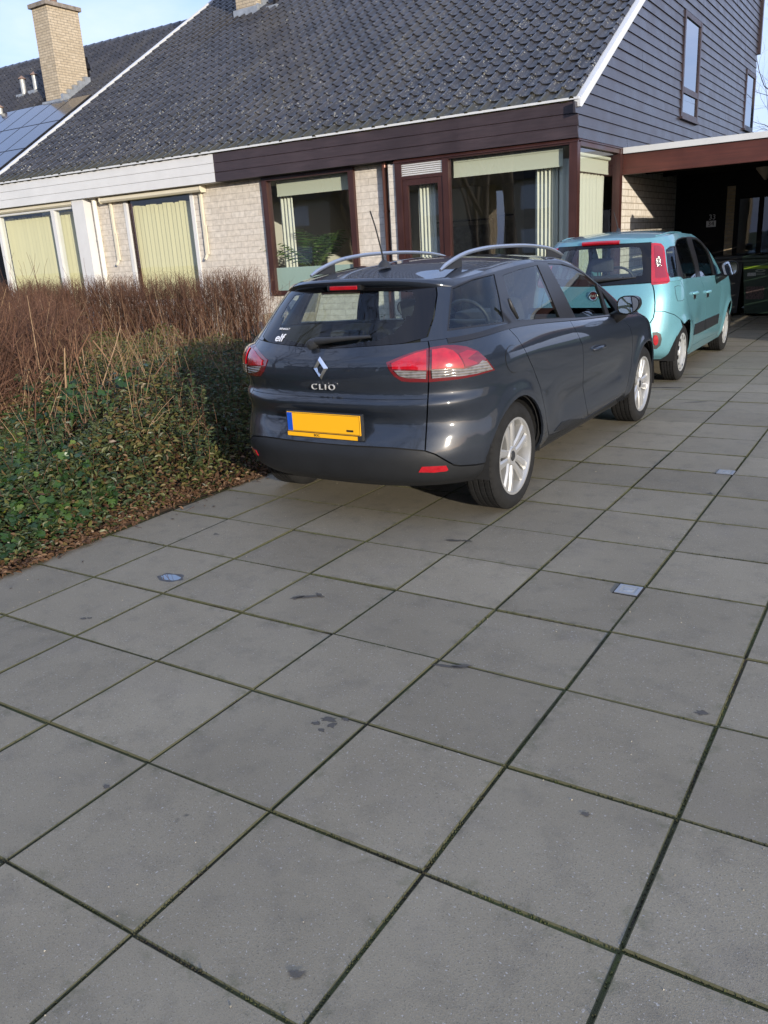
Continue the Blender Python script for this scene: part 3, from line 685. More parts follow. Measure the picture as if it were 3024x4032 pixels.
# chimney on the brown/white ridge slope
def chimney(x0,x1,y0,y1,zb,zt,cap,parent=None):
    ch = parent
    g = MB(); g.box((x0,y0,zb),(x1,y1,zt)); s = g.build('chimney', M_BRICKC, ch)
    if cap:
        g = MB(); g.bbox((x0-.07,y0-.07,zt),(x1+.07,y1+.07,zt+.11),.012); g.build('cap', M_CONC, s)
        g = MB(); g.lathe([(.0,zt+.11),(.10,zt+.11),(.09,zt+.34),(.075,zt+.34),(.07,zt+.2)],14,((x0+x1)/2,(y0+y1)/2,0)); g.build('pot', principled('clay_pot',(.16,.09,.06),rough=.8), s)
    g = MB()
    def rz(y, yo): return 3.27+TAN*(y-(fy(x0)+yo+.02))
    return s, rz

# ---------------------------------------------------------------- white house
hw = thing('terraced_house', 'white fascia house with dark tiled roof, drawn vertical blinds and cream brick front', 'house', (0,0,0), group='houses of the terrace')
XL = -13.3
g = MB()
g.box((-10.57,BW,0),(-9.66,BW+.11,2.80),0,F); g.box((-7.90,BW,0),(XS,BW+.11,2.80),0,F); g.box((-9.66,BW,0),(-7.90,BW+.11,.78),0,F); g.box((-10.57-3.2,BW,0),(-10.57,BW+.11,.5),0,F)
g.build('front_wall', M_BRICKX, hw)
g = MB()
for k in range(3):
    z0 = 2.795+k*.152
    g.prism([(-.012,z0),(-.012,z0+.138),(0.0,z0+.149),(.03,z0+.149),(.03,z0)], XL, XS-.001, 'X', 0, F)
g.build('fascia', M_WHITE, hw)
g = MB(); g.box((XL,.03,2.79),(XS,.40,2.80),0,F); g.box((XL,.03,2.80),(XS,.06,3.26),0,F); g.build('soffit', principled('pale_soffit',(.55,.54,.5),rough=.7), hw)
g = MB(); g.box((XL,-.045,3.255),(XS,.03,3.285),0,F); g.build('gutter_edge', M_ALU, hw)
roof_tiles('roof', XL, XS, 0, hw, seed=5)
g = MB(); g.add([F((XL,.02,3.23)),F((XS,.02,3.23)),(XS,fy(XS)+8.4,3.23+8.38*TAN),(XL,fy(XL)+8.4,3.23+8.38*TAN),F((XS,16.6,3.2)),F((XL,16.6,3.2))],[(0,1,2,3),(3,2,4,5)]); g.build('roof_deck', M_DARK, hw)
g = MB(); yl = fy(XL)
g.prism([(yl-.06,3.24),(yl-.06,3.13),(yl+.02,3.13),(yl+8.5,3.13+TAN*8.48),(yl+8.5,3.34+TAN*8.48),(yl+.02,3.34)], XL-.05, XL+.03, 'X'); g.build('bargeboard', M_ALU, hw)
s, rz = chimney(-11.28,-10.66,15.25,15.95,6.4,9.7,True,hw); zf = 3.27+TAN*(15.25-fy(-11)-.02)
g = MB(); g.box((-11.34,15.19,zf-.10),(-10.60,15.248,zf+.14))
for q in range(4): y0 = 15.25+q*.175; z0 = zf+TAN*q*.175; g.box((-10.658,y0,z0-.10),(-10.60,y0+.176,z0+.19))
g.build('flashing', M_LEAD, s)
# left window group with awning box and white post
g = MB()
frame_rect(g, -13.42, -10.90, .5, 2.72, .09, BW-.10, BW+.03, F, 0, .07); g.box((-11.66,BW-.10,.57),(-11.56,BW+.03,2.65),0,F)
fr = g.build('window', M_WHITE, hw)
pane('pane', [(-13.33,BW-.04,.57),(-11.66,BW-.04,.57),(-11.66,BW-.04,2.65),(-13.33,BW-.04,2.65)], M_GLASSL, fr, F)
pane('pane', [(-11.56,BW-.04,.57),(-10.99,BW-.04,.57),(-10.99,BW-.04,2.65),(-11.56,BW-.04,2.65)], M_GLASSL, fr, F)
g = MB(); g.box((-10.90,.04,0),(-10.57,BW+.1,2.795),0,F); g.build('white_post', M_WHITE, hw)
# middle window
g = MB(); frame_rect(g, -9.665, -7.895, .79, 2.80, .075, BW-.02, BW+.08, F, 0, .06); g.box((-9.72,BW-.06,.74),(-7.84,BW+.02,.788),0,F)
fr = g.build('window', M_WHITE, hw)
g = MB(); g.box((-9.588,BW+.03,.85),(-9.52,BW+.07,2.74),0,F); g.build('inner_stile', M_BROWNZ, fr)
pane('pane', [(-9.59,BW+.03,.85),(-7.97,BW+.03,.85),(-7.97,BW+.03,2.74),(-9.59,BW+.03,2.74)], M_GLASSL, fr, F)
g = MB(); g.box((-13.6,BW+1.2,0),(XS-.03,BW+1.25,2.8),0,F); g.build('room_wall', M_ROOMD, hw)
g = MB(); g.tube([F((-10.40,BW-.06,0)),F((-10.40,BW-.06,2.80))], .047, 12); g.tube([F((-10.40,BW-.06,2.02)),F((-10.40,BW-.06,2.06))], .052, 12)
g.build('downpipe', M_GREYPIPE, hw, smooth=True, angle=40)
for nm, a, b, c, d, lab in (('vertical_blind', -13.45, -11.69, .55, 2.60, 'pale green vertical blind behind the wide pane at the far left'), ('vertical_blind', -11.66, -10.97, .55, 2.62, 'narrow pale green vertical blind beside the white post'),
                        ('vertical_blind', -9.66, -7.95, .84, 2.58, 'pale green vertical blind in the middle window above the hedge')):
    tag(vertical_blinds(nm, a, b, c, d, BW+.16), lab, 'blind', 'vertical blinds in the white house')
# awning cassettes with their side rails
def awning(x0, x1, zt, armz, label, rails):
    t = thing('awning', label, 'awning', (0,0,0), group='sun awnings on the white house')
    g = MB(); g.prism([(BW-.02,zt),(BW-.02,zt-.10),(BW-.13,zt-.10),(BW-.16,zt-.07),(BW-.15,zt-.02),(BW-.12,zt)], x0, x1, 'X', 0, F); g.build('cassette', M_CREAMP, t)
    for s_ in (x0-.012, x1-.002):
        g = MB(); g.prism([(BW-.015,zt+.006),(BW-.015,zt-.11),(BW-.13,zt-.115),(BW-.17,zt-.07),(BW-.16,zt-.01),(BW-.12,zt+.006)], s_, s_+.014, 'X', 0, F); g.build('end_cap', M_CREAMP, t)
    for x in rails:
        g = MB(); g.box((x-.022,BW-.055,armz),(x+.022,BW-.012,zt-.10),0,F); g.prism([(BW-.055,armz),(BW-.012,armz),(BW-.09,armz-.10),(BW-.11,armz-.08)], x-.018, x+.018, 'X', 0, F); g.box((x+.024,BW-.05,armz),(x+.05,BW-.02,armz+.5),0,F); g.build('side_rail', M_CREAMP, t)
awning(-10.14, -7.58, 2.78, 1.62, 'cream awning cassette with two side rails above the middle window', (-9.99,-7.69))
awning(-13.5, -10.95, 2.795, .7, 'cream awning box above the wide window at the far left', (-10.945,))

# ---------------------------------------------------------------- set-back house with solar panels
hb = thing('terraced_house', 'set-back house at far left whose dark roof carries solar panels and a tall chimney', 'house', (0,0,0), group='houses of the terrace')
YO = 1.0/TAN
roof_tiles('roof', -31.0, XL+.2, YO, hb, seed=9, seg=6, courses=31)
g = MB(); a = fy(-13)+YO
g.add([(-31,fy(-31)+YO,3.2),(XL+.2,fy(XL)+YO,3.2),(XL+.2,fy(XL)+YO+8.2,3.2+8.2*TAN),(-31,fy(-31)+YO+8.2,3.2+8.2*TAN),(XL+.2,fy(XL)+YO+16.4,3.2),(-31,fy(-31)+YO+16.4,3.2)],[(0,1,2,3),(3,2,4,5)])
g.box((-31,10.9,0),(XL+.1,11.2,3.2)); g.build('roof_deck', M_DARK, hb)
g = MB()
x = XL+.1
while x > -31:
    yy = fy(x)+YO+8.24; zz = 3.27+TAN*8.22
    g.tube([(x,yy,zz-.05),(x-.40,yy-.0144,zz-.05)], [.125,.105], 10); x -= .38
g.build('ridge_tiles', principled('ridge_tile',(.045,.05,.062),rough=.4,noise=.3,nscale=8), hb, smooth=True, angle=50)
s, rz = chimney(-18.37,-17.72,14.9,15.95,5.6,8.43,True,hb)
g = MB(); zf = 5.985
g.box((-18.45,14.80,zf-.12),(-17.64,14.898,zf+.10))
for q in range(5):
    y0 = 14.9+q*.21; z0 = zf+TAN*q*.21
    g.box((-17.718,y0,z0-.1),(-17.62,y0+.211,z0+.24))
g.build('flashing', M_LEAD, s)
def vent(x,y,zb,h,r_,lab,dark=False,cap=True):
    t = thing('vent_pipe', lab, 'vent pipe', (x,y,zb), group='vent pipes on the roofs')
    g = MB(); g.lathe([(r_,-.3),(r_,h)],14); g.build('pipe', M_DARK if dark else M_ZINC, t, smooth=True, angle=40)
    g = MB()
    if dark: g.lathe([(r_*1.02,h*.45),(r_*1.5,h*.5),(r_*1.3,h*.75),(r_*.8,h*.78),(r_*.8,h),(0,h)],14)
    else: g.lathe([(r_*1.55,h),(r_*1.55,h+.02),(.01,h+.10)],14); 
    g.build('cowl', M_DARK if dark else principled('rusty_cowl',(.22,.14,.10),rough=.7,noise=.3), t, smooth=True, angle=40)
    g = MB(); g.box((-.16,-.2,-.16),(.16,.12,.02)); g.build('flashing', M_LEAD, t)
vent(-20.83,16.03,6.72,.46,.075,'outer of two short zinc roof vents left of the tall chimney')
vent(-20.33,16.11,6.77,.46,.075,'zinc roof vent standing closest to the tall chimney')
vent(-20.42,14.79,5.94,.26,.075,'low zinc roof vent at the left edge above the solar panels')
vent(-17.95,16.1,6.72,.62,.10,'black flue pipe behind the right side of the tall chimney',True)
vent(-10.25,15.5,7.1,1.1,.07,'black vent pipe right of the cut-off chimney on the main roof',True)
M_PV = principled('solar_glass', (.03,.032,.04), rough=.16, spec=.6, coat=.3, coat_rough=.08)
M_PVF = principled('solar_frame', (.015,.015,.017), rough=.4)
pv = None
for r_ in range(3):
    for c in range(6):
        xa = -16.40-c*.792; s1 = 5.02-r_*1.42; s0 = s1-1.40
        def Pp(x, s_, h): return (x, fy(x)+YO+.02+s_*CS-h*SN, 3.27+s_*SN+h*CS)
        t = thing('solar_panel', 'dark solar panel in the array low on the set-back roof', 'solar panel', Pp(xa,s0,.1), group='solar panels on the set-back roof')
        if pv is None:
            g = MB(); o = Vector(Pp(xa,s0,.1))
            g.add([tuple(Vector(Pp(*p))-o) for p in ((xa,s0,.1),(xa-.78,s0,.1),(xa-.78,s1,.1),(xa,s1,.1),(xa,s0,.065),(xa-.78,s0,.065),(xa-.78,s1,.065),(xa,s1,.065))],[(0,1,2,3),(0,4,5,1),(1,5,6,2),(2,6,7,3),(3,7,4,0)])
            pf = g.build('frame', M_PVF, t)
            g = MB(); g.add([tuple(Vector(Pp(*p))-o) for p in ((xa-.018,s0+.018,.103),(xa-.762,s0+.018,.103),(xa-.762,s1-.018,.103),(xa-.018,s1-.018,.103))],[(0,1,2,3)]); pp = g.build('cell_glass', M_PV, t, recalc=False)
            pv = (pf, pp)
        else:
            for src in pv:
                q = src.copy(); COL.objects.link(q); q.parent = t

# ---------------------------------------------------------------- carport
cp = thing('carport', 'flat-roofed carport with red-brown beam, white roof trim and dark interior', 'carport')
g = MB(); g.bbox((-.745,11.64,2.40),(7.5,11.72,2.70),.006); g.build('front_beam', M_REDWOOD, cp)
g = MB(); g.box((-.735,11.60,2.70),(7.5,11.74,2.785)); g.build('roof_trim', M_ALU, cp)
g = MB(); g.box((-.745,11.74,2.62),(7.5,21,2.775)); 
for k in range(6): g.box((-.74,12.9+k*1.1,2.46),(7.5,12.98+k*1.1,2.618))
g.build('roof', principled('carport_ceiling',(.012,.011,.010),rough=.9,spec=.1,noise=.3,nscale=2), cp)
g = MB(); g.box((-.745,15.003,0),(.165,15.06,2.6)); g.build('storage_door', M_BLACKB, cp)
g = MB(); g.box((.167,15.0,0),(.31,15.22,2.25)); g.build('brick_pier', M_BRICKP, cp)
g = MB()
for x in (.312,.72,1.45,2.2,3.0): g.box((x,15.0,0),(x+.075 if x > .4 else .385,15.08,2.02))
g.box((.167,14.99,2.25),(.312,15.1,2.6)); g.box((.312,14.995,2.02),(6,15.09,2.6)); g.build('entrance_frame', M_BLACKB, cp)
gl = MB()
for a, b in ((.385,.72),(.795,1.45),(1.525,2.2),(2.275,3.0)): gl.add([(a,15.04,.1),(b,15.04,.1),(b,15.04,2.02),(a,15.04,2.02)],[(0,1,2,3)])
gl.build('entrance_glass', M_GLASSL, cp, recalc=False)
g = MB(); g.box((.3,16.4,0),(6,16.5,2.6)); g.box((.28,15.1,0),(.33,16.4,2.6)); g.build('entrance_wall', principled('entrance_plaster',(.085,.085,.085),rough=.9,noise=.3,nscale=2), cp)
g = MB(); g.box((.60,14.9,2.02),(.63,15.0,2.1)); 
# house number signs
M_SIGNW = principled('sign_white', (.55,.55,.55), rough=.5); M_SIGND = principled('sign_black', (.01,.01,.01), rough=.5)
def text_mesh(s, size, mat, name, parent=None, loc=(0,0,0), rot=(R(90),0,0), extr=.002, align='CENTER', sx=1.0, offset=0.0, bevel=0.0, space=1.0):
    cu = bpy.data.curves.new('lettering', 'FONT'); cu.body = s; cu.size = size; cu.extrude = extr; cu.align_x = align; cu.align_y = 'CENTER'; cu.offset = offset; cu.space_character = space; cu.bevel_depth = bevel
    ob = bpy.data.objects.new('lettering', cu); COL.objects.link(ob)
    dg = bpy.context.evaluated_depsgraph_get(); me = bpy.data.meshes.new_from_object(ob.evaluated_get(dg))
    bpy.data.objects.remove(ob); bpy.data.curves.remove(cu)
    me.materials.clear(); me.materials.append(mat)
    o = bpy.data.objects.new(name, me); link(o, parent); o.location = loc; o.rotation_euler = rot; o.scale = (sx,1,1)
    return o
o = text_mesh('33', .125, M_SIGNW, 'house_number', None, (-.068,14.998,1.735)); tag(o, 'white metal house number 33 on the dark carport door', 'house number')
t = thing('house_number_sign', 'small white plate reading 34 under the number 33 on the dark carport door', 'number sign', (-.082,15.0,1.62))
g = MB(); g.bbox((-.085,-.012,-.055),(.085,-.001,.055),.003); g.build('plate', M_SIGNW, t); text_mesh('34', .115, M_SIGND, 'numerals', t, (0,-.014,0), extr=.001)
# conical ceiling lamp, switched off
t = thing('ceiling_lamp', 'unlit conical ceiling lamp under the carport roof at the right edge', 'lamp', (.95,14.0,2.46))
g = MB(); g.lathe([(.0,-.20),(.02,-.20),(.16,-.02),(.16,0)],20); g.build('shade', principled('lamp_shade',(.22,.19,.15),rough=.5), t, smooth=True, angle=40)
g = MB(); g.lathe([(.05,0),(.05,.05),(0,.05)],12); g.build('mount', M_DARK, t)
# ================================================================== car skin surfaces (numpy only)
def _herm(xk, yk, x):
    """cubic Hermite through (xk,yk); yk may be (n,) or (n,m)"""
    xk = np.asarray(xk, float); yk = np.asarray(yk, float)
    d = np.gradient(yk, xk, axis=0) if len(xk) > 2 else np.repeat(((yk[1]-yk[0])/(xk[1]-xk[0]))[None], 2, 0)
    x = np.clip(x, xk[0], xk[-1]); i = np.clip(np.searchsorted(xk, x, side='right')-1, 0, len(xk)-2)
    h = xk[i+1]-xk[i]; t = (x-xk[i])/h
    if yk.ndim == 2: t = t[...,None]; h = h[...,None]
    return (2*t**3-3*t**2+1)*yk[i] + (t**3-2*t**2+t)*h*d[i] + (-2*t**3+3*t**2)*yk[i+1] + (t**3-t**2)*h*d[i+1]
class Skin:
    """right half of a car body. rows: dicts with W, yr, y0, nr, yf, yf0, nf, z=[at u 0,.6,1,1.5,2,2.5,3]"""
    ZK = np.array([0,.6,1,1.5,2,2.5,3])
    def __init__(s, rows, disp=None, bow=.02, tz=None):
        s.vk = np.linspace(0, 1, len(rows))
        s.A = np.array([[r['W'],r['yr'],r['y0'],r['nr'],r['yf'],r['yf0'],r['nf']]+list(r['z']) for r in rows], float)
        s.disp = disp; s.bow = bow
    def raw(s, u, v):
        u = np.asarray(u, float); v = np.asarray(v, float); u, v = np.broadcast_arrays(u, v)
        a = _herm(s.vk, s.A, v.ravel()).reshape(v.shape+(14,))
        W_,yr,y0,nr,yf,yf0,nf = (a[...,k] for k in range(7)); zk = a[...,7:]
        uu = u.ravel(); z = np.empty(uu.shape); zf_ = zk.reshape(-1,7)
        # interpolate z over u for each point
        i = np.clip(np.searchsorted(s.ZK, uu, side='right')-1, 0, 5); h = s.ZK[i+1]-s.ZK[i]; t = (uu-s.ZK[i])/h
        g = np.gradient(zf_, s.ZK, axis=1); r = np.arange(len(uu))
        z = (2*t**3-3*t**2+1)*zf_[r,i]+(t**3-2*t**2+t)*h*g[r,i]+(-2*t**3+3*t**2)*zf_[r,i+1]+(t**3-t**2)*h*g[r,i+1]
        z = z.reshape(u.shape)
        # rear and front quarters: superellipse arcs, parameter spread so points do not bunch
        def arc(t, n):
            th = t*np.pi/2
            c, sn = np.abs(np.cos(th)), np.abs(np.sin(th))
            k = (c**n+sn**n)**(-1.0/n)
            return c*k, sn*k            # unit superellipse: (1,0) at t=0 -> (0,1) at t=1
        t0 = np.clip(u, 0, 1); cx, sx = arc(t0, nr)      # cx: depth, sx: width
        xr = W_*sx; yrr = y0+(yr-y0)*cx
        t1 = np.clip(u-1, 0, 1); ys = y0+(yf0-y0)*t1; xs = W_+s.bow*(4*t1*(1-t1))*0
        t2 = np.clip(u-2, 0, 1); cf, sf = arc(1-t2, nf); xf = W_*sf; yff = yf0+(yf-yf0)*cf
        x = np.where(u <= 1, xr, np.where(u < 2, xs, xf)); y = np.where(u <= 1, yrr, np.where(u < 2, ys, yff))
        return np.stack([x,y,z], -1)
    def P(s, u, v):
        p = s.raw(u, v)
        if s.disp is not None: p = s.disp(p, u, v)
        return p
    def Nrm(s, u, v, e=1e-3):
        u = np.asarray(u, float); v = np.asarray(v, float)
        ua, ub = np.maximum(u-e, 0), np.minimum(u+e, 3); va, vb = np.maximum(v-e, 0), np.minimum(v+e, 1)
        du = s.P(ub, v)-s.P(ua, v); dv = s.P(u, vb)-s.P(u, va)
        n = np.cross(du, dv); n /= np.maximum(np.linalg.norm(n, axis=-1, keepdims=True), 1e-12)
        return n
    def find(s, x=None, y=None, z=None, side=True):
        """(u,v) on the skin for a side point (y,z) or a rear point (x,z)"""
        U, V_ = np.meshgrid(np.linspace(0,3,601), np.linspace(0,1,161), indexing='ij'); p = s.P(U, V_)
        if x is None: d = (p[...,1]-y)**2+(p[...,2]-z)**2 + np.where((U < .62)|(U > 2.4), 1, 0)
        else: d = (p[...,0]-x)**2+(p[...,2]-z)**2 + np.where(U > 1, 1, 0)
        k = np.unravel_index(np.argmin(d), d.shape); return U[k], V_[k]
def row(W, yr, y0, nr, yf, yf0, nf, z): return dict(W=W,yr=yr,y0=y0,nr=nr,yf=yf,yf0=yf0,nf=nf,z=z)
def _g(a, s): return np.exp(-(a/s)**2)
def _ss(a, b, x): t = np.clip((x-a)/(b-a), 0, 1); return t*t*(3-2*t)

# ---- estate car (grey)
def estate_disp(p, u, v):
    x, y, z = p[...,0], p[...,1], p[...,2]
    side = _ss(.45, .8, x)
    r1 = np.hypot(y, z-.31); r2 = np.hypot(y-2.6, z-.31)
    fl = .015*(_g(np.maximum(r1-.36,0), .07)+_g(np.maximum(r2-.36,0), .07))*_ss(.15,.3,z)
    mid = _ss(.45,.8,y)*(1-_ss(1.9,2.25,y))
    dent = -.026*mid*_g(z-(.50+.03*(y-1.2)), .10) + .010*mid*_g(z-.33,.05)
    sh = .012*_g(y+.05,.5)*_g(z-.90,.09)
    q = p.copy(); q[...,0] = x + side*(fl+dent+sh)
    # concave plate zone on the tailgate
    rear = (1-_ss(.36,.55,x))*(1-_ss(-.55,-.4,y))
    q[...,1] = y + rear*.022*_g(z-.60,.055)
    return q
ES_L = Skin([
 row(.790,-.640, .02,2.8,3.30,2.55,2.6,[.25,.25,.245,.245,.245,.24,.23]),
 row(.838,-.715, .02,2.8,3.40,2.55,2.6,[.31,.31,.31,.31,.31,.31,.30]),
 row(.862,-.742, .02,2.8,3.43,2.55,2.6,[.42,.42,.40,.40,.40,.40,.42]),
 row(.868,-.715, .02,2.8,3.43,2.55,2.6,[.52,.52,.52,.51,.51,.51,.52]),
 row(.866,-.676, .02,2.8,3.42,2.55,2.6,[.62,.62,.63,.62,.61,.60,.59]),
 row(.865,-.706, .02,2.8,3.40,2.55,2.5,[.71,.71,.73,.72,.70,.67,.64]),
 row(.863,-.670, .02,2.8,3.36,2.55,2.5,[.765,.77,.80,.78,.76,.72,.68]),
 row(.857,-.690, .02,2.8,3.30,2.55,2.4,[.85,.86,.885,.865,.825,.77,.71]),
 row(.836,-.680, .02,2.8,3.24,2.55,2.3,[.93,.955,.97,.935,.875,.80,.73]),
 row(.793,-.625, .02,2.6,3.15,2.55,2.2,[1.000,1.04,1.066,.980,.905,.82,.745]),
], estate_disp)
ES_G = Skin([
 row(.793,-.625, .02,2.6,2.66,2.16,3.0,[1.000,1.04,1.066,.984,.925,.93,.93]),
 row(.757,-.560, .05,2.6,2.36,1.94,3.1,[1.09,1.11,1.145,1.10,1.035,1.06,1.07]),
 row(.713,-.480, .10,2.6,2.00,1.66,3.2,[1.19,1.20,1.235,1.22,1.175,1.20,1.225]),
 row(.660,-.400, .15,2.6,1.60,1.30,3.2,[1.295,1.29,1.325,1.350,1.325,1.345,1.36]),
 row(.625,-.350, .18,2.6,1.38,1.08,3.2,[1.345,1.325,1.362,1.390,1.375,1.39,1.40]),
], None)
# ---- small tall hatchback (teal)
def hatch_disp(p, u, v):
    x, y, z = p[...,0], p[...,1], p[...,2]
    side = _ss(.42, .78, x)
    r1 = np.hypot(y, z-.29); r2 = np.hypot(y-2.44, z-.29)
    fl = .02*(_g(np.maximum(r1-.33,0), .06)+_g(np.maximum(r2-.33,0), .06))*_ss(.15,.3,z)
    mid = _ss(.4,.8,y)*(1-_ss(1.8,2.1,y))
    dent = -.012*mid*_g(z-.62, .16)
    q = p.copy(); q[...,0] = x + side*(fl+dent)
    return q
HA_L = Skin([
 row(.770,-.500, .05,2.8,2.95,2.40,2.6,[.27,.26,.22,.21,.21,.21,.21]),
 row(.805,-.580, .05,2.8,3.08,2.40,2.6,[.34,.33,.32,.32,.32,.32,.33]),
 row(.822,-.605, .05,2.8,3.12,2.40,2.6,[.47,.47,.46,.46,.46,.46,.46]),
 row(.826,-.590, .05,2.8,3.12,2.40,2.6,[.61,.61,.60,.60,.60,.59,.58]),
 row(.824,-.560, .05,2.8,3.08,2.40,2.5,[.75,.75,.75,.74,.73,.70,.67]),
 row(.814,-.525, .05,2.8,3.02,2.40,2.4,[.89,.895,.90,.88,.855,.80,.75]),
 row(.790,-.480, .05,2.8,2.95,2.40,2.3,[1.015,1.035,1.040,1.005,.960,.87,.80]),
], hatch_disp)
HA_G = Skin([
 row(.790,-.480, .05,3.0,2.40,1.94,3.0,[1.015,1.035,1.040,1.005,.965,.96,.96]),
 row(.745,-.430, .08,3.0,2.10,1.71,3.0,[1.15,1.165,1.17,1.155,1.14,1.15,1.15]),
 row(.700,-.385, .12,3.0,1.82,1.47,3.1,[1.28,1.29,1.305,1.30,1.285,1.29,1.30]),
 row(.648,-.335, .18,3.0,1.52,1.22,3.1,[1.40,1.40,1.425,1.425,1.405,1.41,1.42]),
 row(.600,-.300, .22,3.0,1.32,1.02,3.0,[1.470,1.465,1.490,1.490,1.475,1.475,1.48]),
], None)
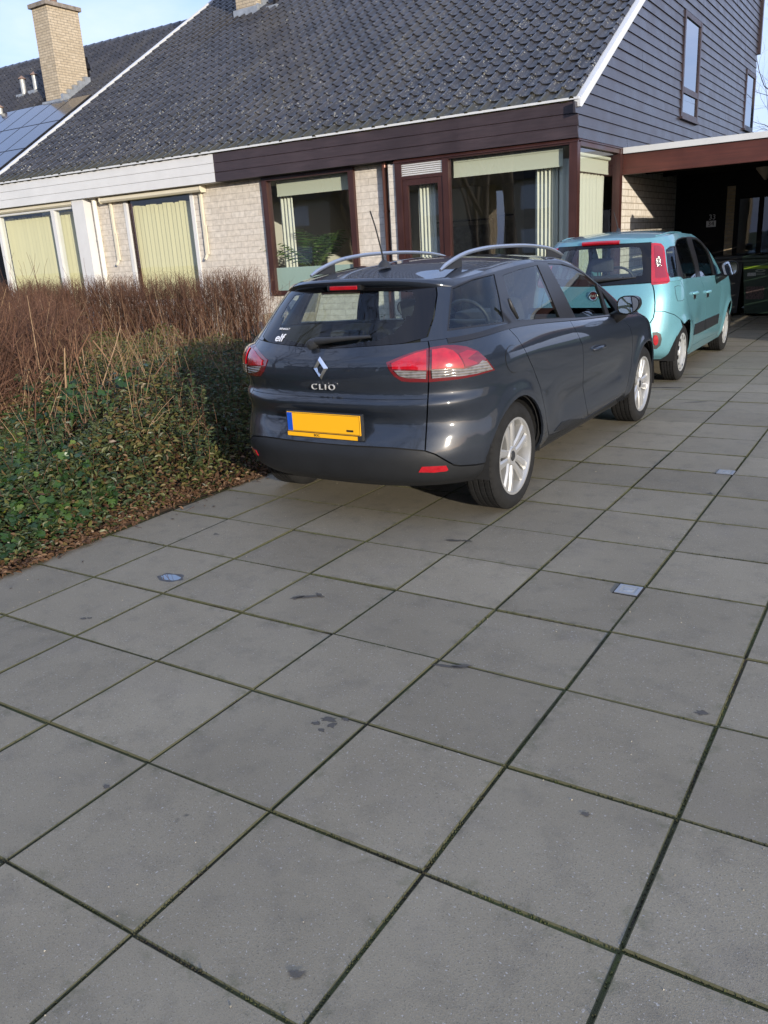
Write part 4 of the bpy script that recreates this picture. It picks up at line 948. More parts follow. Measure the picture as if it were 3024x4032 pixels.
# outlines on the car skins, in skin coordinates (u around from the tail, v upwards)
OUT = {
 'es_qw': [(0.5603,0.1619),(0.5619,0.2009),(0.5634,0.2378),(0.5649,0.2725),(0.5663,0.3054),(0.5677,0.3371),(0.5691,0.3681),(0.5705,0.3987),(0.572,0.4292),(0.5737,0.4598),(0.5755,0.4909),(0.5777,0.5221),(0.58,0.5518),(0.5825,0.5809),(0.5852,0.61),(0.5881,0.6398),(0.5911,0.6711),(0.5942,0.7054),(0.6086,0.7163),(0.6235,0.7274),(0.639,0.7388),(0.6551,0.7504),(0.6719,0.7624),(0.6895,0.7747),(0.708,0.7872),(0.7275,0.7999),(0.7482,0.8125),(0.7695,0.8115),(0.7921,0.8093),(0.816,0.806),(0.8413,0.8016),(0.8683,0.7963),(0.8972,0.7904),(0.928,0.7842),(0.9609,0.7782),(0.9957,0.773),(0.991,0.7239),(0.9875,0.6842),(0.9844,0.6488),(0.9818,0.6153),(0.9796,0.5828),(0.9777,0.5503),(0.9763,0.5167),(0.9754,0.4815),(0.9752,0.4462),(0.9742,0.4127),(0.9736,0.3792),(0.9731,0.3455),(0.9725,0.3112),(0.9716,0.2763),(0.9702,0.2404),(0.9684,0.2031),(0.9663,0.1646),(0.964,0.1253),(0.9616,0.0854),(0.9593,0.0455),(0.9318,0.051),(0.906,0.0576),(0.8817,0.0651),(0.8589,0.073),(0.8374,0.081),(0.8171,0.089),(0.7978,0.0969),(0.7795,0.1044),(0.762,0.1116),(0.7452,0.1183),(0.7292,0.1246),(0.7137,0.1304),(0.6988,0.1356),(0.6844,0.1404),(0.6705,0.1446),(0.657,0.1484),(0.6438,0.1516),(0.6311,0.1543),(0.6186,0.1565),(0.6064,0.1583),(0.5945,0.1596),(0.5829,0.1606),(0.5715,0.1614)],
 'es_rw': [(1.0781,0.7111),(1.1083,0.7146),(1.1391,0.7182),(1.1705,0.7218),(1.2027,0.7257),(1.2357,0.7298),(1.2695,0.7342),(1.3016,0.7347),(1.3345,0.7357),(1.3681,0.7372),(1.4027,0.7394),(1.4384,0.7423),(1.4756,0.7461),(1.5146,0.7513),(1.5566,0.7591),(1.5343,0.7162),(1.5175,0.6818),(1.5034,0.651),(1.4911,0.622),(1.4815,0.5986),(1.4725,0.5752),(1.4641,0.5512),(1.4562,0.5262),(1.4487,0.4995),(1.4417,0.4714),(1.4354,0.4427),(1.4296,0.4136),(1.4245,0.3841),(1.4197,0.3543),(1.4155,0.3242),(1.4115,0.2939),(1.4072,0.2591),(1.4033,0.2241),(1.4,0.1887),(1.3972,0.153),(1.3946,0.117),(1.3922,0.0808),(1.3899,0.0445),(1.3698,0.042),(1.3499,0.0394),(1.3303,0.0366),(1.311,0.0338),(1.2919,0.0309),(1.2731,0.028),(1.2546,0.0253),(1.2364,0.0226),(1.2185,0.0202),(1.1998,0.0197),(1.1814,0.0195),(1.1633,0.0198),(1.1455,0.0205),(1.128,0.0218),(1.1107,0.0236),(1.0938,0.026),(1.0771,0.029),(1.0607,0.0327),(1.061,0.0725),(1.0614,0.1123),(1.0618,0.1519),(1.0621,0.1908),(1.0624,0.2288),(1.0625,0.2656),(1.0624,0.3014),(1.062,0.3365),(1.0617,0.3712),(1.0614,0.4055),(1.0613,0.4398),(1.0617,0.4748),(1.0627,0.51),(1.0641,0.5435),(1.0659,0.5757),(1.0682,0.6076),(1.0709,0.64),(1.0741,0.674)],
 'es_fw': [(1.7491,0.8022),(1.7891,0.8031),(1.8285,0.8033),(1.867,0.8024),(1.9041,0.7998),(1.9393,0.7954),(1.9725,0.7894),(1.9863,0.768),(2.0036,0.7495),(2.0412,0.7326),(2.0836,0.7162),(2.1222,0.7),(2.1352,0.6809),(2.1483,0.6626),(2.1627,0.6447),(2.1797,0.627),(2.1974,0.609),(2.1945,0.5904),(2.1931,0.5715),(2.1919,0.5522),(2.1911,0.5322),(2.1908,0.5111),(2.1908,0.4887),(2.1263,0.4639),(2.0644,0.4358),(2.0106,0.4044),(1.9834,0.3713),(1.9652,0.3372),(1.9472,0.3014),(1.9282,0.266),(1.9091,0.2283),(1.8907,0.1878),(1.8731,0.1455),(1.8564,0.102),(1.8407,0.0587),(1.8257,0.0162),(1.7987,0.0176),(1.7719,0.0185),(1.7454,0.0191),(1.719,0.0194),(1.693,0.0195),(1.6673,0.0194),(1.6425,0.0204),(1.618,0.0213),(1.5938,0.0221),(1.5699,0.0229),(1.5464,0.0238),(1.5232,0.0247),(1.5254,0.0563),(1.5276,0.0879),(1.5298,0.1194),(1.5322,0.1507),(1.5349,0.1819),(1.5381,0.2128),(1.5418,0.2434),(1.5462,0.2738),(1.5508,0.3041),(1.556,0.3342),(1.5616,0.364),(1.5677,0.3935),(1.5734,0.423),(1.5798,0.4521),(1.5869,0.4808),(1.5948,0.509),(1.6034,0.5353),(1.6124,0.5603),(1.6223,0.5845),(1.6329,0.6085),(1.6447,0.6327),(1.6579,0.6578),(1.6729,0.6844),(1.6908,0.7139),(1.7136,0.7496)],
 'es_tw': [(2.0991,0.4027),(2.0821,0.3749),(2.0655,0.3462),(2.0494,0.3162),(2.0326,0.2848),(2.0094,0.2523),(1.9951,0.2177),(1.9873,0.1811),(1.9797,0.1426),(1.9722,0.1025),(1.9382,0.0227),(1.9012,0.0244),(1.8643,0.025),(1.8777,0.0658),(1.8918,0.1073),(1.9066,0.1484),(1.9221,0.1883),(1.9383,0.2261),(1.9572,0.2662),(1.9761,0.3034),(1.9951,0.3385),(2.0453,0.3725)],
 'es_trim': [(0.5511,0.132),(0.5525,0.1712),(0.5539,0.2087),(0.5553,0.2442),(0.5566,0.2776),(0.5578,0.3094),(0.559,0.3402),(0.5602,0.3703),(0.5614,0.4),(0.5628,0.4297),(0.5642,0.4595),(0.5659,0.4898),(0.5678,0.5201),(0.5699,0.5492),(0.5721,0.5775),(0.5745,0.6058),(0.5771,0.6346),(0.5797,0.6648),(0.5825,0.6973),(0.5855,0.7345),(0.5994,0.7462),(0.6137,0.7584),(0.6286,0.7711),(0.644,0.7845),(0.6601,0.7984),(0.677,0.8128),(0.6947,0.8276),(0.7132,0.8425),(0.7328,0.8571),(0.7535,0.871),(0.7749,0.8719),(0.7974,0.871),(0.8212,0.8685),(0.8464,0.8646),(0.8732,0.8594),(0.9017,0.8534),(0.9321,0.8469),(0.9645,0.8407),(0.9986,0.8356),(1.0277,0.8343),(1.0586,0.8328),(1.0897,0.8312),(1.1211,0.8297),(1.1528,0.8284),(1.1849,0.8275),(1.2175,0.827),(1.2507,0.8272),(1.2847,0.8281),(1.3195,0.83),(1.3524,0.8282),(1.3864,0.8277),(1.4215,0.8286),(1.4583,0.8314),(1.4973,0.8366),(1.5402,0.8462),(1.5905,0.8642),(1.6549,0.8959),(1.7331,0.9419),(1.7867,0.9527),(1.8411,0.961),(1.892,0.9652),(1.9377,0.9646),(1.9787,0.9594),(2.0288,0.9495),(2.0846,0.9332),(2.1407,0.9117),(2.1231,0.868),(2.1188,0.8307),(2.1272,0.8),(2.1494,0.7741),(2.1754,0.7514),(2.2055,0.7306),(2.2188,0.7102),(2.2362,0.6908),(2.2605,0.6715),(2.316,0.6447),(2.316,0.6265),(2.3015,0.6128),(2.2986,0.5945),(2.2958,0.5783),(2.2767,0.5644),(2.235,0.5458),(2.2166,0.5262),(2.2002,0.5052),(2.1859,0.4828),(2.1743,0.4598),(2.1648,0.4363),(2.1697,0.4134),(2.1741,0.3899),(2.1798,0.3659),(2.1859,0.3412),(2.1922,0.3157),(2.2031,0.2849),(2.2137,0.2527),(2.2247,0.2187),(2.1466,0.1958),(2.0777,0.1635),(2.005,0.122),(1.9771,0.079),(1.9533,0.036),(1.9319,0.0),(1.9059,0.0),(1.8799,0.0),(1.8538,0.0),(1.8296,0.003),(1.8046,0.0042),(1.7797,0.005),(1.7551,0.0055),(1.7307,0.0057),(1.7065,0.0057),(1.6826,0.0055),(1.659,0.0052),(1.6357,0.0048),(1.6126,0.0044),(1.5899,0.0039),(1.5676,0.0034),(1.5455,0.003),(1.5238,0.0026),(1.501,0.0),(1.4808,0.0),(1.4605,0.0),(1.4403,0.0),(1.42,0.0),(1.3998,0.0),(1.3824,0.0),(1.3622,0.0),(1.3448,0.0),(1.3246,0.0),(1.3072,0.0),(1.2899,0.0),(1.2725,0.0),(1.2552,0.0),(1.2378,0.0),(1.2205,0.0),(1.2031,0.0),(1.1858,0.0),(1.1684,0.0),(1.1539,0.0),(1.1366,0.0),(1.1221,0.0),(1.1048,0.0),(1.0903,0.0),(1.073,0.0),(1.0585,0.0),(1.044,0.0),(1.0296,0.0),(1.0152,0.004),(1.0012,0.0094),(0.9731,0.0148),(0.9444,0.0192),(0.9174,0.0251),(0.8921,0.0321),(0.8683,0.0397),(0.846,0.0476),(0.825,0.0555),(0.805,0.0634),(0.7861,0.071),(0.7681,0.0783),(0.7509,0.0852),(0.7344,0.0917),(0.7186,0.0977),(0.7033,0.1033),(0.6886,0.1083),(0.6744,0.1128),(0.6606,0.1167),(0.6472,0.1202),(0.6342,0.1231),(0.6215,0.1256),(0.6091,0.1275),(0.597,0.1289),(0.5852,0.1301),(0.5736,0.1309),(0.5622,0.1316)],
 'es_rearwin': [(0.1533,0.0),(0.1648,0.0),(0.1764,0.0),(0.1851,0.0),(0.1967,0.0),(0.2082,0.0),(0.2169,0.0),(0.2285,0.0),(0.2372,0.0),(0.2487,0.0),(0.2574,0.0),(0.269,0.0),(0.2776,0.0),(0.2892,0.0),(0.2979,0.0),(0.3095,0.0),(0.3181,0.0),(0.3297,0.0),(0.3384,0.0),(0.3495,0.0027),(0.3593,0.0063),(0.369,0.0098),(0.3788,0.0134),(0.3886,0.0199),(0.3984,0.0265),(0.4082,0.033),(0.4181,0.0395),(0.428,0.046),(0.438,0.0525),(0.4481,0.0589),(0.4583,0.0653),(0.4612,0.1043),(0.4641,0.1431),(0.4671,0.1809),(0.4701,0.2171),(0.4732,0.2514),(0.4762,0.2839),(0.4792,0.315),(0.4822,0.3452),(0.4853,0.3748),(0.4866,0.4058),(0.4879,0.4368),(0.4894,0.468),(0.491,0.4998),(0.4928,0.531),(0.4949,0.5609),(0.497,0.5904),(0.4993,0.6201),(0.5017,0.6507)],
 'es_rearclear': [(0.1501,0.0435),(0.161,0.0478),(0.1718,0.052),(0.1824,0.0563),(0.193,0.0605),(0.2034,0.0648),(0.2138,0.0691),(0.2241,0.0733),(0.2343,0.0776),(0.2444,0.0819),(0.2545,0.0861),(0.2636,0.1015),(0.2727,0.117),(0.2818,0.1325),(0.2908,0.1479),(0.2999,0.1633),(0.309,0.1785),(0.3181,0.1936),(0.3249,0.2197),(0.3319,0.2449),(0.3388,0.2693),(0.3458,0.2929),(0.3529,0.316),(0.3561,0.3473),(0.3595,0.378),(0.3629,0.4084),(0.3758,0.4029),(0.3887,0.3972),(0.39,0.429),(0.3914,0.4609),(0.393,0.4933),(0.3947,0.5254),(0.3966,0.5561),(0.3987,0.5862)],
 'es_A': [(0.1587,0.2989),(0.1689,0.2991),(0.179,0.2992),(0.1889,0.2993),(0.1988,0.2994),(0.2085,0.2994),(0.2182,0.2993),(0.2277,0.2993),(0.2372,0.2991),(0.2465,0.299),(0.2558,0.2988),(0.265,0.2985),(0.2741,0.2982),(0.2831,0.2979),(0.2921,0.2975),(0.301,0.2971),(0.3099,0.2966),(0.3189,0.2955),(0.3278,0.2943),(0.3366,0.2931),(0.3455,0.2919),(0.3543,0.2906),(0.363,0.2892),(0.3717,0.2877),(0.3804,0.2862),(0.3891,0.2846),(0.3978,0.283),(0.4065,0.2813),(0.4152,0.2795),(0.4238,0.2777),(0.4326,0.2758),(0.4428,0.2697),(0.453,0.2636),(0.4632,0.2574),(0.4736,0.2511),(0.4824,0.2424),(0.4913,0.2337),(0.5002,0.225),(0.5091,0.2163),(0.5181,0.2079),(0.5282,0.199),(0.5384,0.1901),(0.5488,0.1811),(0.5625,0.1763),(0.5766,0.1714),(0.5873,0.1702),(0.5982,0.169),(0.609,0.1677),(0.6198,0.1664),(0.6305,0.1651),(0.6412,0.1638),(0.6528,0.1638),(0.6648,0.1636),(0.6778,0.1632),(0.6926,0.1621),(0.7089,0.1604)],
 'es_B': [(0.4656,1.0),(0.4656,1.0),(0.467,0.9863),(0.4669,0.9706),(0.4668,0.9548),(0.4651,0.9393),(0.4634,0.924),(0.4618,0.9088),(0.4602,0.8938),(0.4587,0.8791),(0.4572,0.8647),(0.4558,0.8505),(0.4545,0.8363),(0.4531,0.8221),(0.4518,0.8077),(0.4505,0.7932),(0.4491,0.7782),(0.4475,0.7631),(0.4457,0.748),(0.4433,0.7324),(0.441,0.7164),(0.4387,0.6998),(0.4369,0.6823),(0.4359,0.6635),(0.4364,0.6418),(0.4384,0.617),(0.4407,0.5926),(0.442,0.5699),(0.4417,0.5502),(0.4399,0.532),(0.4373,0.5145),(0.4344,0.4977),(0.4316,0.4813),(0.4292,0.4655),(0.4277,0.45),(0.427,0.4351),(0.4269,0.4214),(0.4271,0.4082),(0.4276,0.3954),(0.4283,0.3827),(0.429,0.37),(0.4298,0.3574),(0.4304,0.3445),(0.4309,0.3313),(0.4314,0.3179),(0.432,0.3043),(0.4326,0.2906),(0.4332,0.2768)],
 'es_C': [(0.975,0.9842),(0.9857,0.9712),(0.9963,0.9583),(1.0024,0.9452),(1.0065,0.932),(1.0106,0.9185),(1.0149,0.9046),(1.0166,0.8903),(1.0187,0.8754),(1.0211,0.8599),(1.0241,0.8438),(1.0276,0.8271),(1.0318,0.8099),(1.0349,0.7927),(1.0387,0.7753),(1.0433,0.7578),(1.0488,0.7401),(1.0549,0.7221),(1.0612,0.7036),(1.0675,0.6845),(1.0736,0.6644),(1.0788,0.6406),(1.0839,0.6142),(1.089,0.5882),(1.094,0.5648),(1.0989,0.5446),(1.1039,0.5262),(1.1088,0.5088),(1.1138,0.492),(1.1188,0.4755),(1.1215,0.4595),(1.1241,0.4435),(1.1265,0.4275),(1.1287,0.4118),(1.1309,0.3963),(1.1331,0.381),(1.1355,0.3656),(1.1382,0.3502),(1.1414,0.3346),(1.1434,0.3205),(1.1454,0.3067),(1.1478,0.293),(1.1505,0.2791),(1.1538,0.2647),(1.1577,0.2495),(1.1625,0.2328),(1.1684,0.214),(1.1762,0.1903),(1.1847,0.1639),(1.1945,0.1342)],
 'es_D': [(1.3773,0.9532),(1.3749,0.926),(1.3746,0.9004),(1.3766,0.8764),(1.3804,0.8533),(1.3855,0.8309),(1.3895,0.8066),(1.3943,0.7827),(1.4,0.7595),(1.4068,0.7375),(1.4143,0.7156),(1.4152,0.6964),(1.4162,0.6757),(1.417,0.6518),(1.418,0.6218),(1.4192,0.5901),(1.4206,0.5634),(1.4204,0.5406),(1.4204,0.5205),(1.4207,0.5017),(1.4214,0.4835),(1.4227,0.4653),(1.4246,0.4467),(1.4269,0.4286),(1.4298,0.4106),(1.4333,0.3925),(1.437,0.3744),(1.4402,0.3564),(1.4466,0.337),(1.4512,0.3183),(1.4539,0.3006),(1.4551,0.2836),(1.4556,0.2668),(1.4566,0.2491),(1.4578,0.2304),(1.4594,0.2104),(1.4614,0.1894),(1.4647,0.1666),(1.4727,0.1392),(1.4936,0.0989),(1.5479,0.0174)],
 'es_E': [(1.8034,0.8418),(1.8141,0.8107),(1.8265,0.7804),(1.8409,0.7511),(1.8474,0.7171),(1.8549,0.6821),(1.8624,0.6413),(1.863,0.6032),(1.864,0.5687),(1.8651,0.5411),(1.8664,0.517),(1.8677,0.4945),(1.8663,0.4749),(1.865,0.4555),(1.8635,0.436),(1.8619,0.4168),(1.8601,0.398),(1.8584,0.3794),(1.8568,0.361),(1.8554,0.3427),(1.8525,0.3251),(1.8495,0.3082),(1.8464,0.2916),(1.8434,0.2751),(1.8406,0.2583),(1.8382,0.2408),(1.8365,0.2221),(1.8354,0.2021),(1.8314,0.1829),(1.8281,0.1626),(1.8271,0.1398),(1.8309,0.1123),(1.8423,0.0748),(1.8429,0.0489),(1.845,0.0208),(1.8423,0.0),(1.8249,0.0)],
 'es_sill': [(1.1945,0.1342),(1.2095,0.1302),(1.2242,0.1264),(1.239,0.1226),(1.2541,0.1187),(1.2697,0.1144),(1.2862,0.1094),(1.3036,0.1052),(1.3224,0.0998),(1.3425,0.0938),(1.3623,0.087),(1.3835,0.0794),(1.4061,0.0708),(1.4281,0.0613),(1.4513,0.0511),(1.4784,0.0398),(1.5024,0.0288),(1.5272,0.0183),(1.5517,0.0085),(1.5725,0.0068),(1.5934,0.0052),(1.6147,0.0035),(1.6363,0.0018),(1.6572,0.0),(1.6774,0.0),(1.6977,0.0),(1.7179,0.0),(1.7382,0.0),(1.7584,0.0),(1.7786,0.0),(1.8018,0.0),(1.822,0.0)],
 'es_strip': [(1.2238,0.1467),(1.232,0.1577),(1.2412,0.1677),(1.2512,0.1769),(1.2621,0.1854),(1.2737,0.1932),(1.2935,0.1879),(1.3133,0.1826),(1.3336,0.1771),(1.3515,0.167),(1.3705,0.1558),(1.391,0.1434),(1.4139,0.1289),(1.4402,0.1112),(1.4729,0.0866),(1.4902,0.0878),(1.5077,0.0891),(1.5254,0.0903),(1.5434,0.0915),(1.5616,0.0927),(1.58,0.0939),(1.5988,0.0951),(1.6161,0.0987),(1.6335,0.1021),(1.6526,0.1053),(1.6713,0.1084),(1.6903,0.1114),(1.7097,0.1143),(1.7294,0.1172),(1.8249,0.0),(1.8018,0.0),(1.7815,0.0),(1.7584,0.0),(1.7382,0.0),(1.7179,0.0),(1.6977,0.0),(1.6774,0.0),(1.6572,0.0),(1.6354,0.0035),(1.6128,0.0069),(1.5905,0.0104),(1.5684,0.0139),(1.5479,0.0174),(1.5251,0.021),(1.5032,0.0285),(1.4813,0.0361),(1.4596,0.0438),(1.4383,0.0513),(1.4173,0.0586),(1.3963,0.0655),(1.3771,0.0718),(1.3578,0.0777),(1.3321,0.0945),(1.3094,0.1076),(1.2896,0.1178),(1.2718,0.1262),(1.2553,0.1335),(1.2394,0.1402)],
 'es_fuel': [(0.9963,0.7478),(0.9947,0.7273),(0.9892,0.7091),(0.9792,0.6944),(0.9652,0.6844),(0.9482,0.6797),(0.9296,0.6807),(0.9107,0.6871),(0.8923,0.6984),(0.8756,0.7136),(0.8615,0.7315),(0.8508,0.7512),(0.8444,0.7718),(0.8425,0.7926),(0.8452,0.8124),(0.8525,0.8303),(0.8638,0.8457),(0.8783,0.8578),(0.8952,0.8664),(0.9132,0.8711),(0.9312,0.8716),(0.9479,0.8678),(0.9624,0.8599),(0.9742,0.8479),(0.983,0.8321),(0.9892,0.8131),(0.9933,0.7918),(0.9955,0.7697)],
 'es_lampo': [(0.4678,0.9535),(0.4774,0.9544),(0.4871,0.9552),(0.4968,0.956),(0.5067,0.9568),(0.5168,0.9575),(0.5269,0.9581),(0.5384,0.9562),(0.5501,0.9542),(0.562,0.9521),(0.574,0.95),(0.5857,0.9456),(0.5976,0.9411),(0.6096,0.9365),(0.6219,0.9319),(0.6316,0.9239),(0.6415,0.916),(0.6516,0.908),(0.662,0.9),(0.6726,0.8919),(0.6795,0.88),(0.6866,0.868),(0.6942,0.856),(0.7023,0.8438),(0.7107,0.8314),(0.7175,0.8172),(0.7247,0.8027),(0.7325,0.7876),(0.7408,0.7721),(0.7497,0.7563),(0.7309,0.7559),(0.7131,0.7553),(0.6961,0.7543),(0.6834,0.7538),(0.6711,0.7531),(0.6592,0.7523),(0.6477,0.7513),(0.6364,0.7501),(0.6252,0.7501),(0.6142,0.7498),(0.6035,0.7495),(0.593,0.7489),(0.5828,0.7483),(0.5727,0.7475),(0.5629,0.7477),(0.5533,0.7478),(0.5438,0.7478),(0.5345,0.7477),(0.5253,0.7475),(0.5162,0.7473),(0.507,0.7474),(0.498,0.7475),(0.489,0.7475),(0.48,0.7474),(0.4712,0.7472),(0.4624,0.747),(0.4536,0.7467),(0.4448,0.7464),(0.4468,0.7608),(0.4486,0.7753),(0.4501,0.7897),(0.4516,0.8038),(0.4531,0.8176),(0.4545,0.8312),(0.456,0.8448),(0.4575,0.8584),(0.4591,0.8736),(0.4607,0.8891),(0.4624,0.9048),(0.4641,0.9209),(0.4659,0.9371)],
 'es_lampi': [(0.4635,0.9512),(0.4527,0.9488),(0.4419,0.9464),(0.4313,0.9439),(0.4208,0.9413),(0.4103,0.9387),(0.4015,0.9348),(0.3928,0.9308),(0.3841,0.9268),(0.3755,0.9228),(0.3669,0.9187),(0.3582,0.9146),(0.3496,0.9104),(0.3403,0.9049),(0.331,0.8995),(0.3216,0.8939),(0.3122,0.8883),(0.2969,0.8794),(0.3011,0.8593),(0.3049,0.8395),(0.3095,0.8278),(0.314,0.8161),(0.3183,0.8044),(0.3226,0.7925),(0.3309,0.7819),(0.3391,0.7712),(0.3471,0.7606),(0.3553,0.7587),(0.3636,0.7568),(0.3718,0.7548),(0.38,0.7528),(0.3888,0.7521),(0.3976,0.7513),(0.4064,0.7505),(0.4151,0.7497),(0.4239,0.7488),(0.4327,0.7478),(0.4415,0.7467),(0.4436,0.7612),(0.4454,0.7757),(0.447,0.7901),(0.4486,0.8041),(0.4501,0.8179),(0.4517,0.8316),(0.4532,0.8452),(0.4548,0.8588),(0.4561,0.8735),(0.4575,0.8886),(0.4589,0.9039),(0.4604,0.9195),(0.4619,0.9353)],
 'es_lo_red': [(0.4737,0.9269),(0.4832,0.9277),(0.4928,0.9284),(0.5025,0.929),(0.5123,0.9296),(0.5222,0.9301),(0.5325,0.9233),(0.5429,0.9165),(0.5533,0.9097),(0.5608,0.8969),(0.5684,0.8842),(0.5734,0.8667),(0.5788,0.8495),(0.5839,0.8269),(0.5825,0.8136),(0.5728,0.815),(0.5632,0.8164),(0.5538,0.8178),(0.5445,0.819),(0.535,0.82),(0.5256,0.8208),(0.5163,0.8216),(0.5071,0.8224),(0.4979,0.823),(0.4889,0.8237),(0.4799,0.8242),(0.471,0.8247),(0.4622,0.8252),(0.4636,0.8394),(0.4651,0.8535),(0.4667,0.8677),(0.4683,0.8821),(0.47,0.8968),(0.4718,0.9118)],
 'es_lo_red2': [(0.5732,0.8889),(0.5863,0.8935),(0.5999,0.898),(0.6139,0.9024),(0.6241,0.8984),(0.6344,0.8944),(0.6451,0.8902),(0.656,0.886),(0.6423,0.8792),(0.6292,0.8722),(0.6167,0.8652),(0.6047,0.858),(0.6142,0.8513),(0.624,0.8445),(0.6341,0.8376),(0.6445,0.8305),(0.6434,0.8225),(0.6319,0.8218),(0.6208,0.821),(0.6099,0.82),(0.5993,0.8189),(0.5889,0.8177),(0.586,0.8359),(0.5834,0.854),(0.5781,0.8713)],
 'es_lo_clr': [(0.4618,0.8209),(0.4707,0.8206),(0.4796,0.8203),(0.4886,0.8199),(0.4976,0.8195),(0.5068,0.819),(0.516,0.8184),(0.5253,0.8178),(0.5347,0.8171),(0.5443,0.8163),(0.5534,0.8137),(0.5627,0.8111),(0.5721,0.8083),(0.5817,0.8055),(0.592,0.8078),(0.6025,0.81),(0.6133,0.8122),(0.6243,0.8142),(0.6357,0.816),(0.6474,0.8177),(0.6586,0.8268),(0.6703,0.8356),(0.6931,0.8245),(0.6998,0.8113),(0.7069,0.7976),(0.7144,0.7836),(0.7224,0.7691),(0.7068,0.7694),(0.692,0.7694),(0.6777,0.7692),(0.664,0.7687),(0.6507,0.768),(0.6379,0.7672),(0.6267,0.7676),(0.6158,0.7678),(0.6051,0.7678),(0.5947,0.7678),(0.5845,0.7676),(0.5745,0.7673),(0.5642,0.7682),(0.5542,0.769),(0.5443,0.7697),(0.5345,0.7703),(0.5249,0.7708),(0.5154,0.7713),(0.506,0.7716),(0.4967,0.7719),(0.4874,0.7721),(0.4783,0.7722),(0.4692,0.7723),(0.4602,0.7723),(0.4608,0.7889),(0.4613,0.805)],
 'es_li_red': [(0.4525,0.9304),(0.443,0.9277),(0.4336,0.925),(0.4243,0.9223),(0.415,0.9195),(0.4058,0.9166),(0.3963,0.9119),(0.3869,0.9072),(0.3774,0.9025),(0.368,0.8977),(0.3586,0.8928),(0.3492,0.8879),(0.3397,0.882),(0.3301,0.8761),(0.3205,0.8701),(0.3207,0.8543),(0.3207,0.8386),(0.3298,0.8375),(0.3387,0.8364),(0.3476,0.8353),(0.3565,0.8342),(0.3653,0.833),(0.374,0.8318),(0.3827,0.8306),(0.3914,0.8294),(0.4,0.8281),(0.4087,0.8267),(0.4173,0.8254),(0.4259,0.824),(0.4346,0.8225),(0.4432,0.821),(0.4445,0.8362),(0.4457,0.8514),(0.447,0.8667),(0.4483,0.8821),(0.4497,0.898),(0.4511,0.9141)],
 'es_li_clr': [(0.3271,0.8297),(0.3363,0.8288),(0.3454,0.8279),(0.3544,0.827),(0.3633,0.826),(0.3722,0.825),(0.3811,0.824),(0.39,0.8229),(0.3988,0.8218),(0.4076,0.8206),(0.4164,0.8194),(0.4252,0.8182),(0.434,0.8169),(0.4428,0.8156),(0.4411,0.8014),(0.4393,0.7869),(0.4375,0.7721),(0.429,0.7734),(0.4205,0.7746),(0.4121,0.7758),(0.4036,0.777),(0.3951,0.7781),(0.3866,0.7792),(0.3781,0.7802),(0.3695,0.7811),(0.361,0.7866),(0.3523,0.792),(0.3437,0.7973),(0.3382,0.8081),(0.3327,0.8189)],
 'es_refl': [(0.4114,0.1575),(0.4178,0.1716),(0.424,0.1854),(0.4331,0.1854),(0.4421,0.1854),(0.4513,0.1853),(0.4604,0.1851),(0.4697,0.1848),(0.479,0.1845),(0.4883,0.1841),(0.4978,0.1836),(0.5073,0.1831),(0.517,0.1824),(0.5259,0.1597),(0.5193,0.153),(0.5097,0.1528),(0.5002,0.1526),(0.4908,0.1523),(0.4815,0.1519),(0.4722,0.1514),(0.4634,0.1525),(0.4546,0.1535),(0.4459,0.1544),(0.4372,0.1553),(0.4286,0.1561),(0.42,0.1568)],
